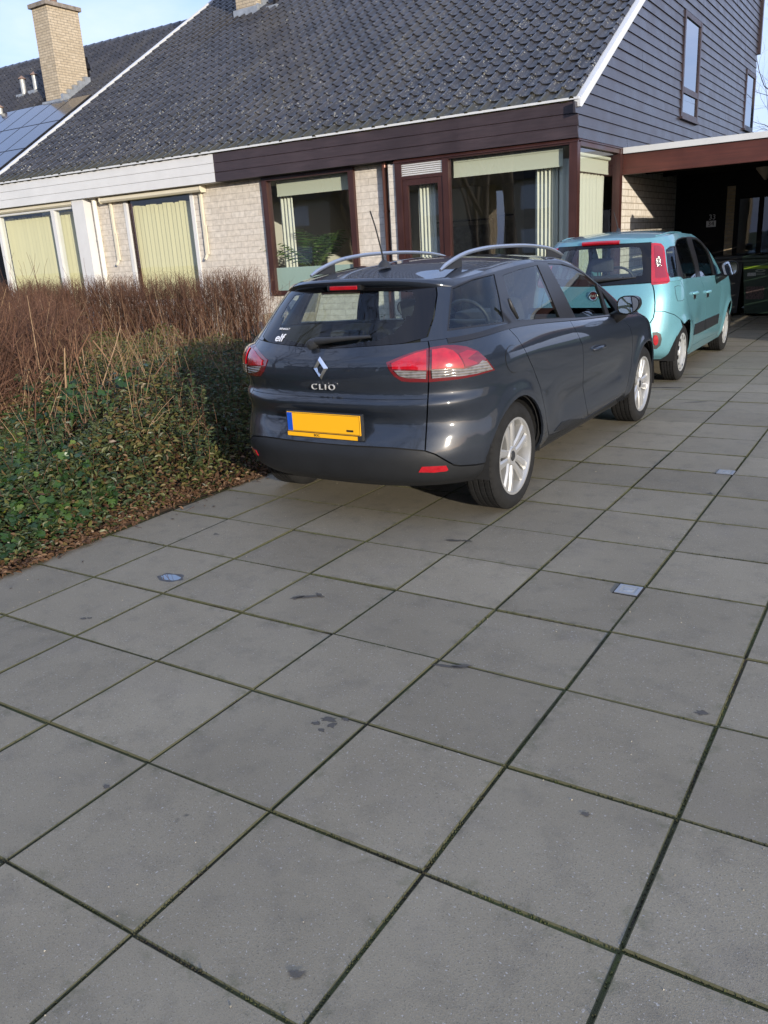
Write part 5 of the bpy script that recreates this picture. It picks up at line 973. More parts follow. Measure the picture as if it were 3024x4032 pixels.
 'es_belt': [(0.5504,0.0726),(0.5548,0.1408),(0.5659,0.1402),(0.5773,0.1394),(0.5888,0.1383),(0.6006,0.137),(0.6126,0.1353),(0.6249,0.1331),(0.6375,0.1304),(0.6505,0.1273),(0.6638,0.1236),(0.6775,0.1194),(0.6917,0.1147),(0.7063,0.1095),(0.7215,0.1039),(0.7372,0.0977),(0.7536,0.091),(0.7707,0.084),(0.7887,0.0765),(0.8075,0.0688),(0.8273,0.0608),(0.8482,0.0528),(0.8703,0.0448),(0.8939,0.0372),(0.9189,0.0302),(0.9457,0.0242),(0.9741,0.0197),(1.0019,0.0144),(1.0157,0.0091),(1.03,0.0045),(1.044,0.0),(1.0585,0.0),(1.073,0.0),(1.0903,0.0),(1.1048,0.0),(1.1221,0.0),(1.1366,0.0),(1.1539,0.0),(1.1684,0.0),(1.1858,0.0),(1.2031,0.0),(1.2205,0.0),(1.2378,0.0),(1.2552,0.0),(1.2725,0.0),(1.2899,0.0),(1.3072,0.0),(1.3246,0.0),(1.3448,0.0),(1.3639,0.0034),(1.3833,0.0048),(1.4028,0.0059),(1.4225,0.0067),(1.4424,0.0072),(1.4623,0.0072),(1.4832,0.008),(1.5043,0.0082),(1.5255,0.0083),(1.547,0.0085),(1.5689,0.0086),(1.5911,0.0088),(1.6135,0.009),(1.6363,0.0092),(1.6594,0.0093),(1.6828,0.0094),(1.7064,0.0092),(1.7303,0.009),(1.7545,0.0085),(1.7788,0.0077),(1.8033,0.0066),(1.828,0.0052),(1.8528,0.0033),(1.877,0.0),(1.903,0.0),(1.929,0.0),(1.9261,0.0),(1.9001,0.0),(1.8741,0.0),(1.8509,0.0),(1.8249,0.0),(1.7989,0.0),(1.7758,0.0),(1.7526,0.0),(1.7266,0.0),(1.7034,0.0),(1.6803,0.0),(1.6572,0.0),(1.6369,0.0),(1.6138,0.0),(1.5907,0.0),(1.5704,0.0),(1.5473,0.0),(1.527,0.0),(1.5068,0.0),(1.4865,0.0),(1.4663,0.0),(1.4461,0.0),(1.4258,0.0),(1.4085,0.0),(1.3882,0.0),(1.368,0.0),(1.3506,0.0),(1.3333,0.0),(1.313,0.0),(1.2957,0.0),(1.2783,0.0),(1.261,0.0),(1.2436,0.0),(1.2263,0.0),(1.2089,0.0),(1.1915,0.0),(1.1742,0.0),(1.1568,0.0),(1.1424,0.0),(1.125,0.0),(1.1106,0.0),(1.0932,0.0),(1.0788,0.0),(1.0614,0.0),(1.0469,0.0),(1.0325,0.0),(1.018,0.0),(1.0036,0.0),(0.9775,0.0),(0.9486,0.0),(0.9226,0.0),(0.8966,0.0),(0.8734,0.0),(0.8514,0.0078),(0.8306,0.0143),(0.8109,0.0207),(0.7923,0.027),(0.7745,0.033),(0.7575,0.0387),(0.7412,0.0441),(0.7256,0.049),(0.7106,0.0535),(0.6961,0.0576),(0.6821,0.0612),(0.6686,0.0643),(0.6554,0.067),(0.6426,0.0691),(0.6302,0.0709),(0.618,0.0721),(0.6062,0.0729),(0.5946,0.0733),(0.5832,0.0734),(0.5721,0.0733),(0.5612,0.0731)],
 'ha_qw': [(0.6312,0.5831),(0.6961,0.6295),(0.7473,0.6294),(0.8133,0.6267),(0.8005,0.5755),(0.7893,0.5248),(0.7791,0.4736),(0.7706,0.4236),(0.7634,0.3746),(0.7567,0.3261),(0.7499,0.2766),(0.743,0.2266),(0.7362,0.1766),(0.7297,0.1269),(0.7236,0.0774),(0.667,0.077),(0.6218,0.0752),(0.6064,0.1352),(0.608,0.1822),(0.6097,0.2296),(0.6115,0.2774),(0.6133,0.3253),(0.615,0.3735),(0.6181,0.4242),(0.6218,0.4763),(0.6262,0.5298)],
 'ha_rw': [(0.847,0.644),(0.9106,0.691),(0.9909,0.7432),(1.1086,0.7575),(1.2377,0.7799),(1.4677,0.7945),(1.425,0.7214),(1.4012,0.664),(1.3852,0.6126),(1.3732,0.5639),(1.3645,0.5158),(1.3551,0.4683),(1.3487,0.4223),(1.3442,0.3774),(1.3405,0.3329),(1.3369,0.2883),(1.3327,0.243),(1.3283,0.1972),(1.3113,0.1509),(1.2948,0.1043),(1.2791,0.0573),(1.264,0.0101),(1.1771,0.0),(1.099,0.0),(1.0222,0.0058),(0.8924,0.02),(0.8881,0.0682),(0.8838,0.1166),(0.8794,0.1648),(0.8746,0.2128),(0.8693,0.2606),(0.8649,0.3071),(0.8598,0.3533),(0.8549,0.3997),(0.8508,0.4468),(0.8482,0.4953),(0.847,0.5445),(0.8463,0.5936)],
 'ha_fw': [(1.6939,0.7732),(1.8085,0.7727),(1.9198,0.7688),(1.9595,0.7165),(1.9979,0.6687),(1.9872,0.6208),(1.9796,0.5754),(1.9763,0.5311),(1.9768,0.4871),(1.9585,0.4412),(1.9442,0.3966),(1.9334,0.3532),(1.9065,0.3053),(1.8828,0.2587),(1.8616,0.2135),(1.8432,0.1695),(1.8204,0.1183),(1.7987,0.0669),(1.7772,0.0145),(1.6918,0.0122),(1.6088,0.0098),(1.5286,0.0082),(1.4512,0.0074),(1.3753,0.006),(1.3878,0.0519),(1.4008,0.0975),(1.4143,0.1428),(1.4282,0.1878),(1.4428,0.2327),(1.4581,0.2775),(1.4735,0.3219),(1.4818,0.3654),(1.4913,0.4093),(1.503,0.4542),(1.5181,0.5006),(1.5372,0.5478),(1.5604,0.5955),(1.5901,0.6458),(1.6307,0.7022)],
 'ha_trim': [(0.6218,0.5996),(0.6591,0.6296),(0.7037,0.6586),(0.7593,0.6542),(0.8325,0.6468),(0.9063,0.7364),(1.0319,0.7777),(1.1432,0.7915),(1.2677,0.8132),(1.4098,0.8176),(1.564,0.8282),(1.7576,0.8584),(1.9054,0.8529),(2.0705,0.8355),(2.1247,0.7805),(2.2159,0.7297),(2.2148,0.6767),(2.2188,0.6384),(2.2188,0.5973),(2.1483,0.5536),(2.1205,0.5103),(2.1045,0.4668),(2.0297,0.4129),(1.9906,0.3604),(1.9736,0.3097),(1.9599,0.2607),(1.949,0.2134),(1.934,0.1698),(1.9208,0.1268),(1.9082,0.084),(1.8964,0.0407),(1.8625,0.0),(1.7729,0.0),(1.6861,0.0),(1.6022,0.0),(1.5212,0.0),(1.4432,0.0),(1.3709,0.0),(1.2986,0.0),(1.2291,0.0),(1.1597,0.0),(1.0932,0.0),(1.0093,0.0),(0.8561,0.0),(0.784,0.0551),(0.7206,0.0646),(0.6796,0.0649),(0.645,0.0644),(0.6149,0.0633),(0.5918,0.1114),(0.5939,0.1581),(0.596,0.2051),(0.5982,0.2527),(0.6005,0.3005),(0.6027,0.3484),(0.6055,0.3968),(0.6086,0.446),(0.6124,0.4967),(0.6168,0.5481)],
 'ha_lampu': [(0.4779,0.7871),(0.5166,0.7823),(0.546,0.7664),(0.5778,0.7506),(0.605,0.664),(0.602,0.6132),(0.5995,0.5647),(0.5975,0.5168),(0.5928,0.4599),(0.589,0.4049),(0.5857,0.3511),(0.5853,0.2975),(0.5849,0.2441),(0.5845,0.1911),(0.5877,0.1469),(0.5909,0.1029),(0.5941,0.059),(0.5626,0.0513),(0.5341,0.0434),(0.5078,0.0352),(0.4875,0.035),(0.468,0.0347),(0.4491,0.0343),(0.4307,0.0338),(0.4326,0.0764),(0.4345,0.1189),(0.4364,0.1616),(0.4385,0.2047),(0.4406,0.2483),(0.4428,0.2923),(0.4451,0.3365),(0.4475,0.3811),(0.45,0.4265),(0.4528,0.4729),(0.456,0.5204),(0.4593,0.5678),(0.463,0.616),(0.4671,0.6664),(0.4718,0.7216)],
 'ha_lampd': [(0.4338,1.0),(0.4541,1.0),(0.4743,1.0),(0.4945,1.0),(0.5148,1.0),(0.5408,1.0),(0.5726,1.0),(0.6044,1.0),(0.6073,1.0),(0.5736,0.9771),(0.5419,0.9757),(0.5125,0.9741),(0.492,0.9742),(0.4723,0.9743),(0.4532,0.9743),(0.4365,0.9795)],
 'ha_lens': [(0.4788,0.4099),(0.4936,0.4533),(0.5094,0.4977),(0.5311,0.4565),(0.5322,0.387),(0.5282,0.3403),(0.5245,0.294),(0.5089,0.23),(0.4802,0.2748),(0.4733,0.3429)],
 'ha_gap': [(0.4486,0.9682),(0.4532,0.9362),(0.4577,0.9043),(0.4593,0.8713),(0.4612,0.8386),(0.4635,0.8063),(0.4661,0.7745),(0.4663,0.7431),(0.4666,0.7115),(0.467,0.6797),(0.4644,0.653),(0.462,0.6259),(0.4596,0.5987),(0.4478,0.5665),(0.4362,0.5342),(0.4188,0.519),(0.4016,0.5037)],
 'ha_seam': [(0.4696,0.6714),(0.4888,0.6693),(0.5087,0.6671),(0.5294,0.6647),(0.5512,0.6621),(0.5756,0.6499),(0.6018,0.6374),(0.6304,0.6245),(0.6625,0.6113),(0.6905,0.592),(0.7216,0.5725),(0.7538,0.553)],
 'ha_C': [(0.7519,1.0),(0.7671,0.9968),(0.7869,0.9694),(0.8079,0.9418),(0.8309,0.9138),(0.8478,0.8791),(0.8684,0.8444),(0.8943,0.8098),(0.924,0.7756),(0.9591,0.7413),(0.9984,0.7068),(1.0121,0.6724),(1.0248,0.6377),(1.0366,0.6032),(1.0446,0.5692),(1.0475,0.5361),(1.0484,0.5024)],
 'ha_D': [(1.3055,0.947),(1.3182,0.91),(1.3321,0.8728),(1.3487,0.8359),(1.3553,0.7982),(1.3647,0.761),(1.3764,0.7237),(1.3802,0.6934),(1.3847,0.6625),(1.3899,0.6312),(1.3953,0.5996),(1.4006,0.5679),(1.4051,0.5361),(1.407,0.5031),(1.4075,0.4702),(1.4071,0.4373),(1.4066,0.4044),(1.4068,0.3711),(1.4086,0.3373),(1.4123,0.3035),(1.4176,0.2697),(1.4201,0.2317),(1.4261,0.1907),(1.4383,0.143)],
 'ha_E': [(1.6819,0.9334),(1.7086,0.8891),(1.7388,0.8449),(1.7511,0.8066),(1.7663,0.7691),(1.7831,0.7318),(1.7852,0.697),(1.7878,0.6618),(1.7909,0.6261),(1.7941,0.5904),(1.7971,0.5548),(1.7996,0.5196),(1.7962,0.4861),(1.792,0.4533),(1.7873,0.4209),(1.7826,0.3887),(1.7785,0.3562),(1.7758,0.3232),(1.7694,0.2878),(1.7648,0.2521),(1.7628,0.2148),(1.765,0.174),(1.7654,0.1133)],
 'ha_sill': [(1.0788,0.1507),(1.1794,0.1263),(1.2326,0.1226),(1.2868,0.1188),(1.3422,0.1147),(1.3988,0.1106),(1.4567,0.1065),(1.508,0.1033),(1.5603,0.1002),(1.6138,0.0968),(1.6693,0.0933),(1.7244,0.0895),(1.7816,0.0856)],
 'ha_stripr': [(1.1516,0.4311),(1.206,0.4285),(1.2668,0.4244),(1.3231,0.4219),(1.3761,0.4205),(1.3772,0.3854),(1.3788,0.3498),(1.383,0.3139),(1.389,0.2781),(1.3295,0.2804),(1.2704,0.2829),(1.211,0.2858),(1.1118,0.301),(1.1488,0.3245),(1.1485,0.3602),(1.1494,0.3958)],
 'ha_stripf': [(1.3993,0.4215),(1.4544,0.4197),(1.5106,0.4179),(1.5682,0.4162),(1.6271,0.4143),(1.6874,0.4125),(1.749,0.4106),(1.7415,0.3786),(1.7353,0.3462),(1.7312,0.3133),(1.7287,0.2806),(1.6722,0.2802),(1.6165,0.2799),(1.5621,0.2795),(1.5088,0.2791),(1.4567,0.2789),(1.4055,0.2787),(1.4011,0.3146),(1.3986,0.3507),(1.3983,0.3863)],
 'ha_fuel': [(0.6634,0.9281),(0.7083,0.9363),(0.7765,0.9225),(0.7913,0.8863),(0.8086,0.8502),(0.8156,0.8237),(0.8242,0.7974),(0.8342,0.7712),(0.776,0.7615),(0.6968,0.7669),(0.6837,0.7998),(0.6721,0.8329),(0.6684,0.8644),(0.6656,0.8962)],
 'ha_fog': [(0.4598,0.4297),(0.4779,0.4298),(0.4966,0.4297),(0.5281,0.4017),(0.5344,0.3718),(0.5409,0.3416),(0.5373,0.3048),(0.5337,0.2695),(0.5185,0.2509),(0.5038,0.2315),(0.4781,0.2338),(0.4753,0.2618),(0.4726,0.2889),(0.47,0.3162),(0.4674,0.3447),(0.4648,0.3733),(0.4623,0.4016)],
 'ha_fogr': [(0.5084,0.3332),(0.5088,0.3198),(0.5081,0.3075),(0.5063,0.2968),(0.5036,0.288),(0.5,0.2815),(0.4958,0.2777),(0.4913,0.2766),(0.4865,0.2785),(0.4819,0.2831),(0.4776,0.2903),(0.4738,0.2997),(0.4707,0.311),(0.4685,0.3236),(0.4672,0.3372),(0.4669,0.3508),(0.4676,0.3636),(0.4693,0.3748),(0.4719,0.3841),(0.4753,0.3909),(0.4793,0.395),(0.4838,0.3961),(0.4884,0.3941),(0.493,0.3893),(0.4974,0.3817),(0.5013,0.3718),(0.5046,0.36),(0.507,0.3469)],
 'ha_rearwin': [(0.4277,0.0395),(0.43,0.0864),(0.4324,0.1334),(0.4349,0.1806),(0.4375,0.2284),(0.4402,0.2768),(0.443,0.3255),(0.4459,0.3746),(0.4485,0.42),(0.4512,0.4664),(0.4543,0.514),(0.4576,0.5616),(0.4612,0.6098),(0.4652,0.66),(0.4698,0.7146),(0.4757,0.7786)],
 'ha_rearclear': [(0.2934,0.1369),(0.3145,0.1335),(0.3354,0.13),(0.3564,0.1264),(0.3774,0.1228),(0.376,0.1659),(0.3746,0.2094),(0.3733,0.2535),(0.372,0.2979),(0.3707,0.3426),(0.3694,0.3877),(0.3705,0.4369),(0.3718,0.4873),(0.3734,0.5385),(0.375,0.5895),(0.377,0.6421),(0.3793,0.6986),(0.3543,0.7047),(0.3293,0.7108),(0.3041,0.7167)],
}
# ================================================================== panels cut from a skin
def in_poly(P, poly):
    P = np.asarray(P); poly = np.asarray(poly); x, y = P[:,0], P[:,1]; ins = np.zeros(len(P), bool)
    n = len(poly); j = n-1
    for i in range(n):
        xi, yi = poly[i]; xj, yj = poly[j]
        c = ((yi > y) != (yj > y))
        with np.errstate(divide='ignore', invalid='ignore'):
            ins ^= c & (x < (xj-xi)*(y-yi)/(yj-yi if yj != yi else 1e-12)+xi)
        j = i
    return ins
def seg_dist(P, poly):
    P = np.asarray(P); poly = np.asarray(poly); d = np.full(len(P), 1e9)
    for i in range(len(poly)):
        a, b = poly[i], poly[(i+1) % len(poly)]; ab = b-a; L2 = ab@ab
        if L2 < 1e-14: continue
        t = np.clip(((P-a)@ab)/L2, 0, 1); d = np.minimum(d, np.linalg.norm(P-(a+t[:,None]*ab), axis=1))
    return d
MS = (1.12, 2.5, 1.1)
def to_m(uv, vs):
    uv = np.asarray(uv, float); u, v = uv[:,0], uv[:,1]
    U = np.where(u <= 1, u*MS[0], np.where(u <= 2, MS[0]+(u-1)*MS[1], MS[0]+MS[1]+(u-2)*MS[2])); return np.c_[U, v*vs]
def to_uv(M, vs):
    U = M[:,0]; u = np.where(U <= MS[0], U/MS[0], np.where(U <= MS[0]+MS[1], 1+(U-MS[0])/MS[1], 2+(U-MS[0]-MS[1])/MS[2])); return np.clip(u,0,3), np.clip(M[:,1]/vs,0,1)
def resample(poly, step):
    out = []
    n = len(poly)
    for i in range(n):
        a, b = poly[i], poly[(i+1) % n]; k = max(1, int(np.linalg.norm(b-a)/step))
        for j in range(k): out.append(a+(b-a)*j/k)
    return np.array(out)
def shrink(poly, g):
    area = .5*np.sum(poly[:,0]*np.roll(poly[:,1],-1)-np.roll(poly[:,0],-1)*poly[:,1]); sg = 1 if area > 0 else -1
    e = np.roll(poly,-1,0)-poly; L = np.maximum(np.linalg.norm(e,axis=1,keepdims=True),1e-9); nrm = np.c_[-e[:,1], e[:,0]]/L*sg
    vn = nrm+np.roll(nrm,1,0); vn /= np.maximum(np.linalg.norm(vn,axis=1,keepdims=True),.35)
    return poly+vn*g
def dedupe(poly, eps=.0015):
    out = [poly[0]]
    for p in poly[1:]:
        if np.linalg.norm(p-out[-1]) > eps: out.append(p)
    if len(out) > 2 and np.linalg.norm(out[0]-out[-1]) <= eps: out.pop()
    return np.array(out)
def panel(name, skin, outer, mat, parent, holes=(), off=0.0, mirror=False, both=False, rim=.014, step=.034, gap=.0030, vs=.85, sub=None, hole_gap=None, bulge=0.0):
    O = dedupe(to_m(outer, vs)); keep0 = O[:,0] < 1e-4
    if gap:
        O2 = shrink(O, gap)
        if both: O2[keep0, 0] = 0.0
        O = O2
    O = resample(O, step); H = [resample(dedupe(to_m(h, vs)), step) for h in holes]
    if hole_gap: H = [shrink(h, -hole_gap) for h in H]
    lo, hi = O.min(0), O.max(0)
    gx, gy = np.meshgrid(np.arange(lo[0], hi[0], step), np.arange(lo[1], hi[1], step*.8), indexing='ij'); G = np.c_[gx.ravel(), gy.ravel()]
    G[:,1] += (np.round(G[:,0]/step) % 2)*step*.4
    k = in_poly(G, O) & (seg_dist(G, O) > step*.45)
    for h in H: k &= ~in_poly(G, h) & (seg_dist(G, h) > step*.45)
    G = G[k]
    pts = [O]+H+[G]; allp = np.concatenate(pts); edges = []; b = 0
    for L_ in [O]+H:
        n = len(L_); edges += [(b+i, b+(i+1) % n) for i in range(n)]; b += n
    r = delaunay_2d_cdt([Vector((float(p[0]), float(p[1]))) for p in allp], edges, [], 0, 1e-7)
    Vm = np.array([tuple(v) for v in r[0]]); T = np.array([f for f in r[2] if len(f) == 3], int)
    c = Vm[T].mean(1); ok = in_poly(c, O)
    for h in H: ok &= ~in_poly(c, h)
    T = T[ok]
    a_ = Vm[T]; ar = .5*((a_[:,1,0]-a_[:,0,0])*(a_[:,2,1]-a_[:,0,1])-(a_[:,2,0]-a_[:,0,0])*(a_[:,1,1]-a_[:,0,1]))
    T = T[np.abs(ar) > 1e-9]; ar = ar[np.abs(ar) > 1e-9]; T[ar < 0] = T[ar < 0][:, ::-1]
    u, v = to_uv(Vm, vs)
    if bulge:
        dd = np.minimum(seg_dist(Vm, O), .05)/.05; offv = off+bulge*np.sqrt(np.clip(dd*(2-dd),0,1))
    else: offv = np.full(len(Vm), off)
    nr = skin.Nrm(u, v); P = skin.P(u, v)+nr*offv[:,None]
    # orientation: triangle normal should agree with the skin normal
    tn = np.cross(P[T[:,1]]-P[T[:,0]], P[T[:,2]]-P[T[:,0]]); fl = (tn*nr[T].mean(1)).sum(1) < 0; T[fl] = T[fl][:, ::-1]
    # rim
    Vv = [P]; Nn = [nr]; F_ = T.tolist(); base = len(P)
    if rim:
        cnt = {}
        for t in T:
            for q in range(3):
                a, b2 = int(t[q]), int(t[(q+1) % 3]); cnt[(a,b2)] = 1
        rv, rn = [], []
        for (a, b2) in cnt:
            if (b2, a) in cnt: continue
            if both and u[a] < 1e-4 and u[b2] < 1e-4: continue
            A, B = P[a], P[b2]; na, nb = nr[a], nr[b2]; m = np.cross(B-A, na); m /= max(np.linalg.norm(m), 1e-12)
            k = base+len(rv); rv += [A, B, B-nb*rim, A-na*rim]; rn += [m]*4; F_.append((k+1, k, k+3, k+2))
        if rv: Vv.append(np.array(rv)); Nn.append(np.array(rn))
    V_ = np.concatenate(Vv); N_ = np.concatenate(Nn)
    sides = [1, -1] if both else ([-1] if mirror else [1])
    VV, NN, FF = [], [], []
    for sgn in sides:
        b = sum(len(x) for x in VV); q = V_*np.array([sgn,1,1]); VV.append(q); NN.append(N_*np.array([sgn,1,1]))
        FF += [tuple(b+i for i in (f if sgn > 0 else f[::-1])) for f in F_]
    V_ = np.concatenate(VV); N_ = np.concatenate(NN)
    me = bpy.data.meshes.new(name); me.from_pydata(V_.tolist(), [], FF); me.materials.append(mat)
    me.polygons.foreach_set('use_smooth', [True]*len(me.polygons))
    me.normals_split_custom_set_from_vertices([tuple(n) for n in N_])
    me.update()
    return link(bpy.data.objects.new(name, me), parent)
def solve_side(skin, y, z, u0=None):
    """(u,v) of side points with given y,z"""
    y = np.asarray(y, float); z = np.asarray(z, float)
    U, V_ = np.meshgrid(np.linspace(.55,2.5,391), np.linspace(0,1,81), indexing='ij'); p = skin.P(U, V_).reshape(-1,3); U = U.ravel(); V_ = V_.ravel()
    k = np.array([np.argmin((p[:,1]-a)**2+(p[:,2]-b)**2) for a, b in zip(y, z)]); u, v = U[k].copy(), V_[k].copy()
    for _ in range(4):
        e = 1e-3; p0 = skin.P(u, v); pu = (skin.P(u+e, v)-p0)/e; ve = np.where(v > .99, -e, e); pv = (skin.P(u, v+ve)-p0)/ve[:,None]
        det = pu[:,1]*pv[:,2]-pu[:,2]*pv[:,1]; ry, rz = y-p0[:,1], z-p0[:,2]
        ok = np.abs(det) > 1e-4; det = np.where(ok, det, 1)
        u = u+np.where(ok, np.clip((ry*pv[:,2]-rz*pv[:,1])/det, -.05, .05), 0); v = np.clip(v+np.where(ok, np.clip((rz*pu[:,1]-ry*pu[:,2])/det, -.05, .05), 0), 0, 1)
    return list(zip(u.tolist(), v.tolist()))
def arch_uv(skin, yc, zc, r, n=26, zmin=None):
    """arch outline from its rear foot over the top to its front foot; both feet end on the sill line v=0"""
    a0 = math.radians(-28); th = np.linspace(math.pi-a0, a0, n)
    y, z = yc+r*np.cos(th), zc+r*np.sin(th)
    pts = solve_side(skin, y, z)
    pts = [p for p in pts if p[1] > 1e-3]
    return [(pts[0][0], 0.0)]+pts+[(pts[-1][0], 0.0)]
def poly3(mbx, pts_front, pts_back, mi=0):
    n = len(pts_front); mbx.add(pts_front+pts_back, [tuple(range(n)), tuple(range(2*n-1, n-1, -1))]+[(i,(i+1)%n,n+(i+1)%n,n+i) for i in range(n)], mi)

M_TYRE = principled('tyre_rubber', (.0125,.0125,.0125), rough=.85, spec=.25, noise=.35, nscale=14, bump=.35, bscale=120)
M_RIM = principled('alloy_silver', (.46,.46,.45), rough=.36, metal=.6, noise=.05, nscale=10)
M_HUBCAP = principled('silver_plastic', (.50,.51,.50), rough=.38, metal=.45)
M_RIMD = principled('wheel_dark', (.012,.012,.012), rough=.6)
M_BLKP = principled('black_plastic', (.020,.021,.023), rough=.5, noise=.12, nscale=20, bump=.12, bscale=500)
M_GREYP = principled('bumper_plastic', (.0125,.0135,.015), rough=.5, spec=.35, noise=.15, nscale=9, bump=.12, bscale=600)
M_GLOSSB = principled('gloss_black', (.005,.005,.006), rough=.05, spec=.4)
M_TRIMB = principled('satin_black_trim', (.012,.012,.013), rough=.32)
M_UNDER = principled('underbody', (.006,.006,.006), rough=.9)
M_INT = principled('car_interior', (.020,.020,.022), rough=.8, noise=.3, nscale=40)
M_SEAT = principled('seat_fabric', (.035,.036,.04), rough=.9, noise=.3, nscale=60)
M_CHROME = principled('chrome', (.80,.80,.80), rough=.12, metal=1.0)
M_MIRROR = principled('mirror_glass', (.85,.87,.88), rough=.01, metal=1.0)
M_LAMPD = principled('lamp_dark_red', (.11,.004,.007), rough=.06, spec=.7, coat=1.0)
M_LAMPR = principled('lamp_red', (.34,.004,.011), rough=.08, spec=.6, coat=1.0, noise=.25, nscale=25)
M_LAMPR2 = principled('lamp_smoked', (.22,.01,.02), rough=.06, coat=1.0)
def mat_lens(name, col):
    m, nt, b = new_mat(name); L = nt.links.new
    tc = N(nt,'ShaderNodeTexCoord'); sp = N(nt,'ShaderNodeSeparateXYZ'); L(tc.outputs['Object'], sp.inputs[0])
    w = N(nt,'ShaderNodeTexWave', wave_type='BANDS', bands_direction='Z'); w.inputs['Scale'].default_value = 22; L(tc.outputs['Object'], w.inputs['Vector'])
    vo = N(nt,'ShaderNodeTexVoronoi'); vo.inputs['Scale'].default_value = 38; L(tc.outputs['Object'], vo.inputs['Vector'])
    mx = N(nt,'ShaderNodeMix', data_type='RGBA'); mx.inputs[6].default_value = (col[0]*.35,col[1]*.33,col[2]*.32,1); mx.inputs[7].default_value = (*col,1)
    ad = N(nt,'ShaderNodeMath', operation='MULTIPLY_ADD'); ad.inputs[1].default_value = .6; L(w.outputs['Fac'], ad.inputs[0]); L(vo.outputs['Distance'], ad.inputs[2]); L(ad.outputs[0], mx.inputs[0])
    L(mx.outputs[2], b.inputs['Base Color']); b.inputs['Roughness'].default_value = .1; b.inputs['Coat Weight'].default_value = 1; b.inputs['Metallic'].default_value = .35
    bp = N(nt,'ShaderNodeBump'); bp.inputs['Strength'].default_value = .6; bp.inputs['Distance'].default_value = .004; L(w.outputs['Fac'], bp.inputs['Height']); L(bp.outputs[0], b.inputs['Normal'])
    return m
M_LENS = mat_lens('clear_lens', (.24,.22,.205))
M_PLATE = principled('plate_yellow', (.80,.40,.012), rough=.35)
M_PLATEB = principled('plate_blue', (.01,.07,.42), rough=.35)
M_RAIL = principled('roof_rail_silver', (.42,.45,.50), rough=.28, metal=.8)
M_CARGLASS = glass('car_glass', (.78,.86,.83), 1.52, 0.0, f0=.042)
M_CARGLASSD = glass('privacy_glass', (.66,.74,.72), 1.52, 0.0, f0=.055)
M_CARGLASSH = glass('hatch_glass', (.76,.84,.80), 1.52, 0.0)
def car_paint(name, col, metal=.6, rough=.36):
    m, nt, b = new_mat(name); L = nt.links.new
    b.inputs['Base Color'].default_value = (*col,1); b.inputs['Metallic'].default_value = metal; b.inputs['Roughness'].default_value = rough
    b.inputs['Coat Weight'].default_value = 1.0; b.inputs['Coat Roughness'].default_value = .02; b.inputs['Coat IOR'].default_value = 1.55; b.inputs['Specular IOR Level'].default_value = .2
    tc = N(nt,'ShaderNodeTexCoord'); vo = N(nt,'ShaderNodeTexVoronoi'); vo.inputs['Scale'].default_value = 900; L(tc.outputs['Object'], vo.inputs['Vector'])
    nz = N(nt,'ShaderNodeTexNoise'); nz.inputs['Scale'].default_value = 2.4; nz.inputs['Detail'].default_value = 6; L(tc.outputs['Object'], nz.inputs['Vector'])
    mr = N(nt,'ShaderNodeMapRange'); mr.inputs[3].default_value = .75; mr.inputs[4].default_value = 1.3; L(vo.outputs['Color'], mr.inputs[0])
    v = N(nt,'ShaderNodeVectorMath', operation='SCALE'); v.inputs[0].default_value = col; L(mr.outputs[0], v.inputs['Scale'])
    # road film on the lower body
    sp = N(nt,'ShaderNodeSeparateXYZ'); L(tc.outputs['Object'], sp.inputs[0])
    lo = N(nt,'ShaderNodeMapRange'); lo.inputs[1].default_value = .75; lo.inputs[2].default_value = .22; lo.inputs[3].default_value = 0; lo.inputs[4].default_value = .26; L(sp.outputs['Z'], lo.inputs[0])
    dm = N(nt,'ShaderNodeMath', operation='MULTIPLY'); L(lo.outputs[0], dm.inputs[0]); L(nz.outputs['Fac'], dm.inputs[1])
    mx = N(nt,'ShaderNodeMix', data_type='RGBA'); mx.inputs[7].default_value = (.055,.052,.046,1); L(dm.outputs[0], mx.inputs[0]); L(v.outputs[0], mx.inputs[6]); L(mx.outputs[2], b.inputs['Base Color'])
    cr = N(nt,'ShaderNodeMapRange'); cr.inputs[1].default_value = 0; cr.inputs[2].default_value = .2; cr.inputs[3].default_value = .015; cr.inputs[4].default_value = .18; L(dm.outputs[0], cr.inputs[0]); L(cr.outputs[0], b.inputs['Coat Roughness'])
    return m

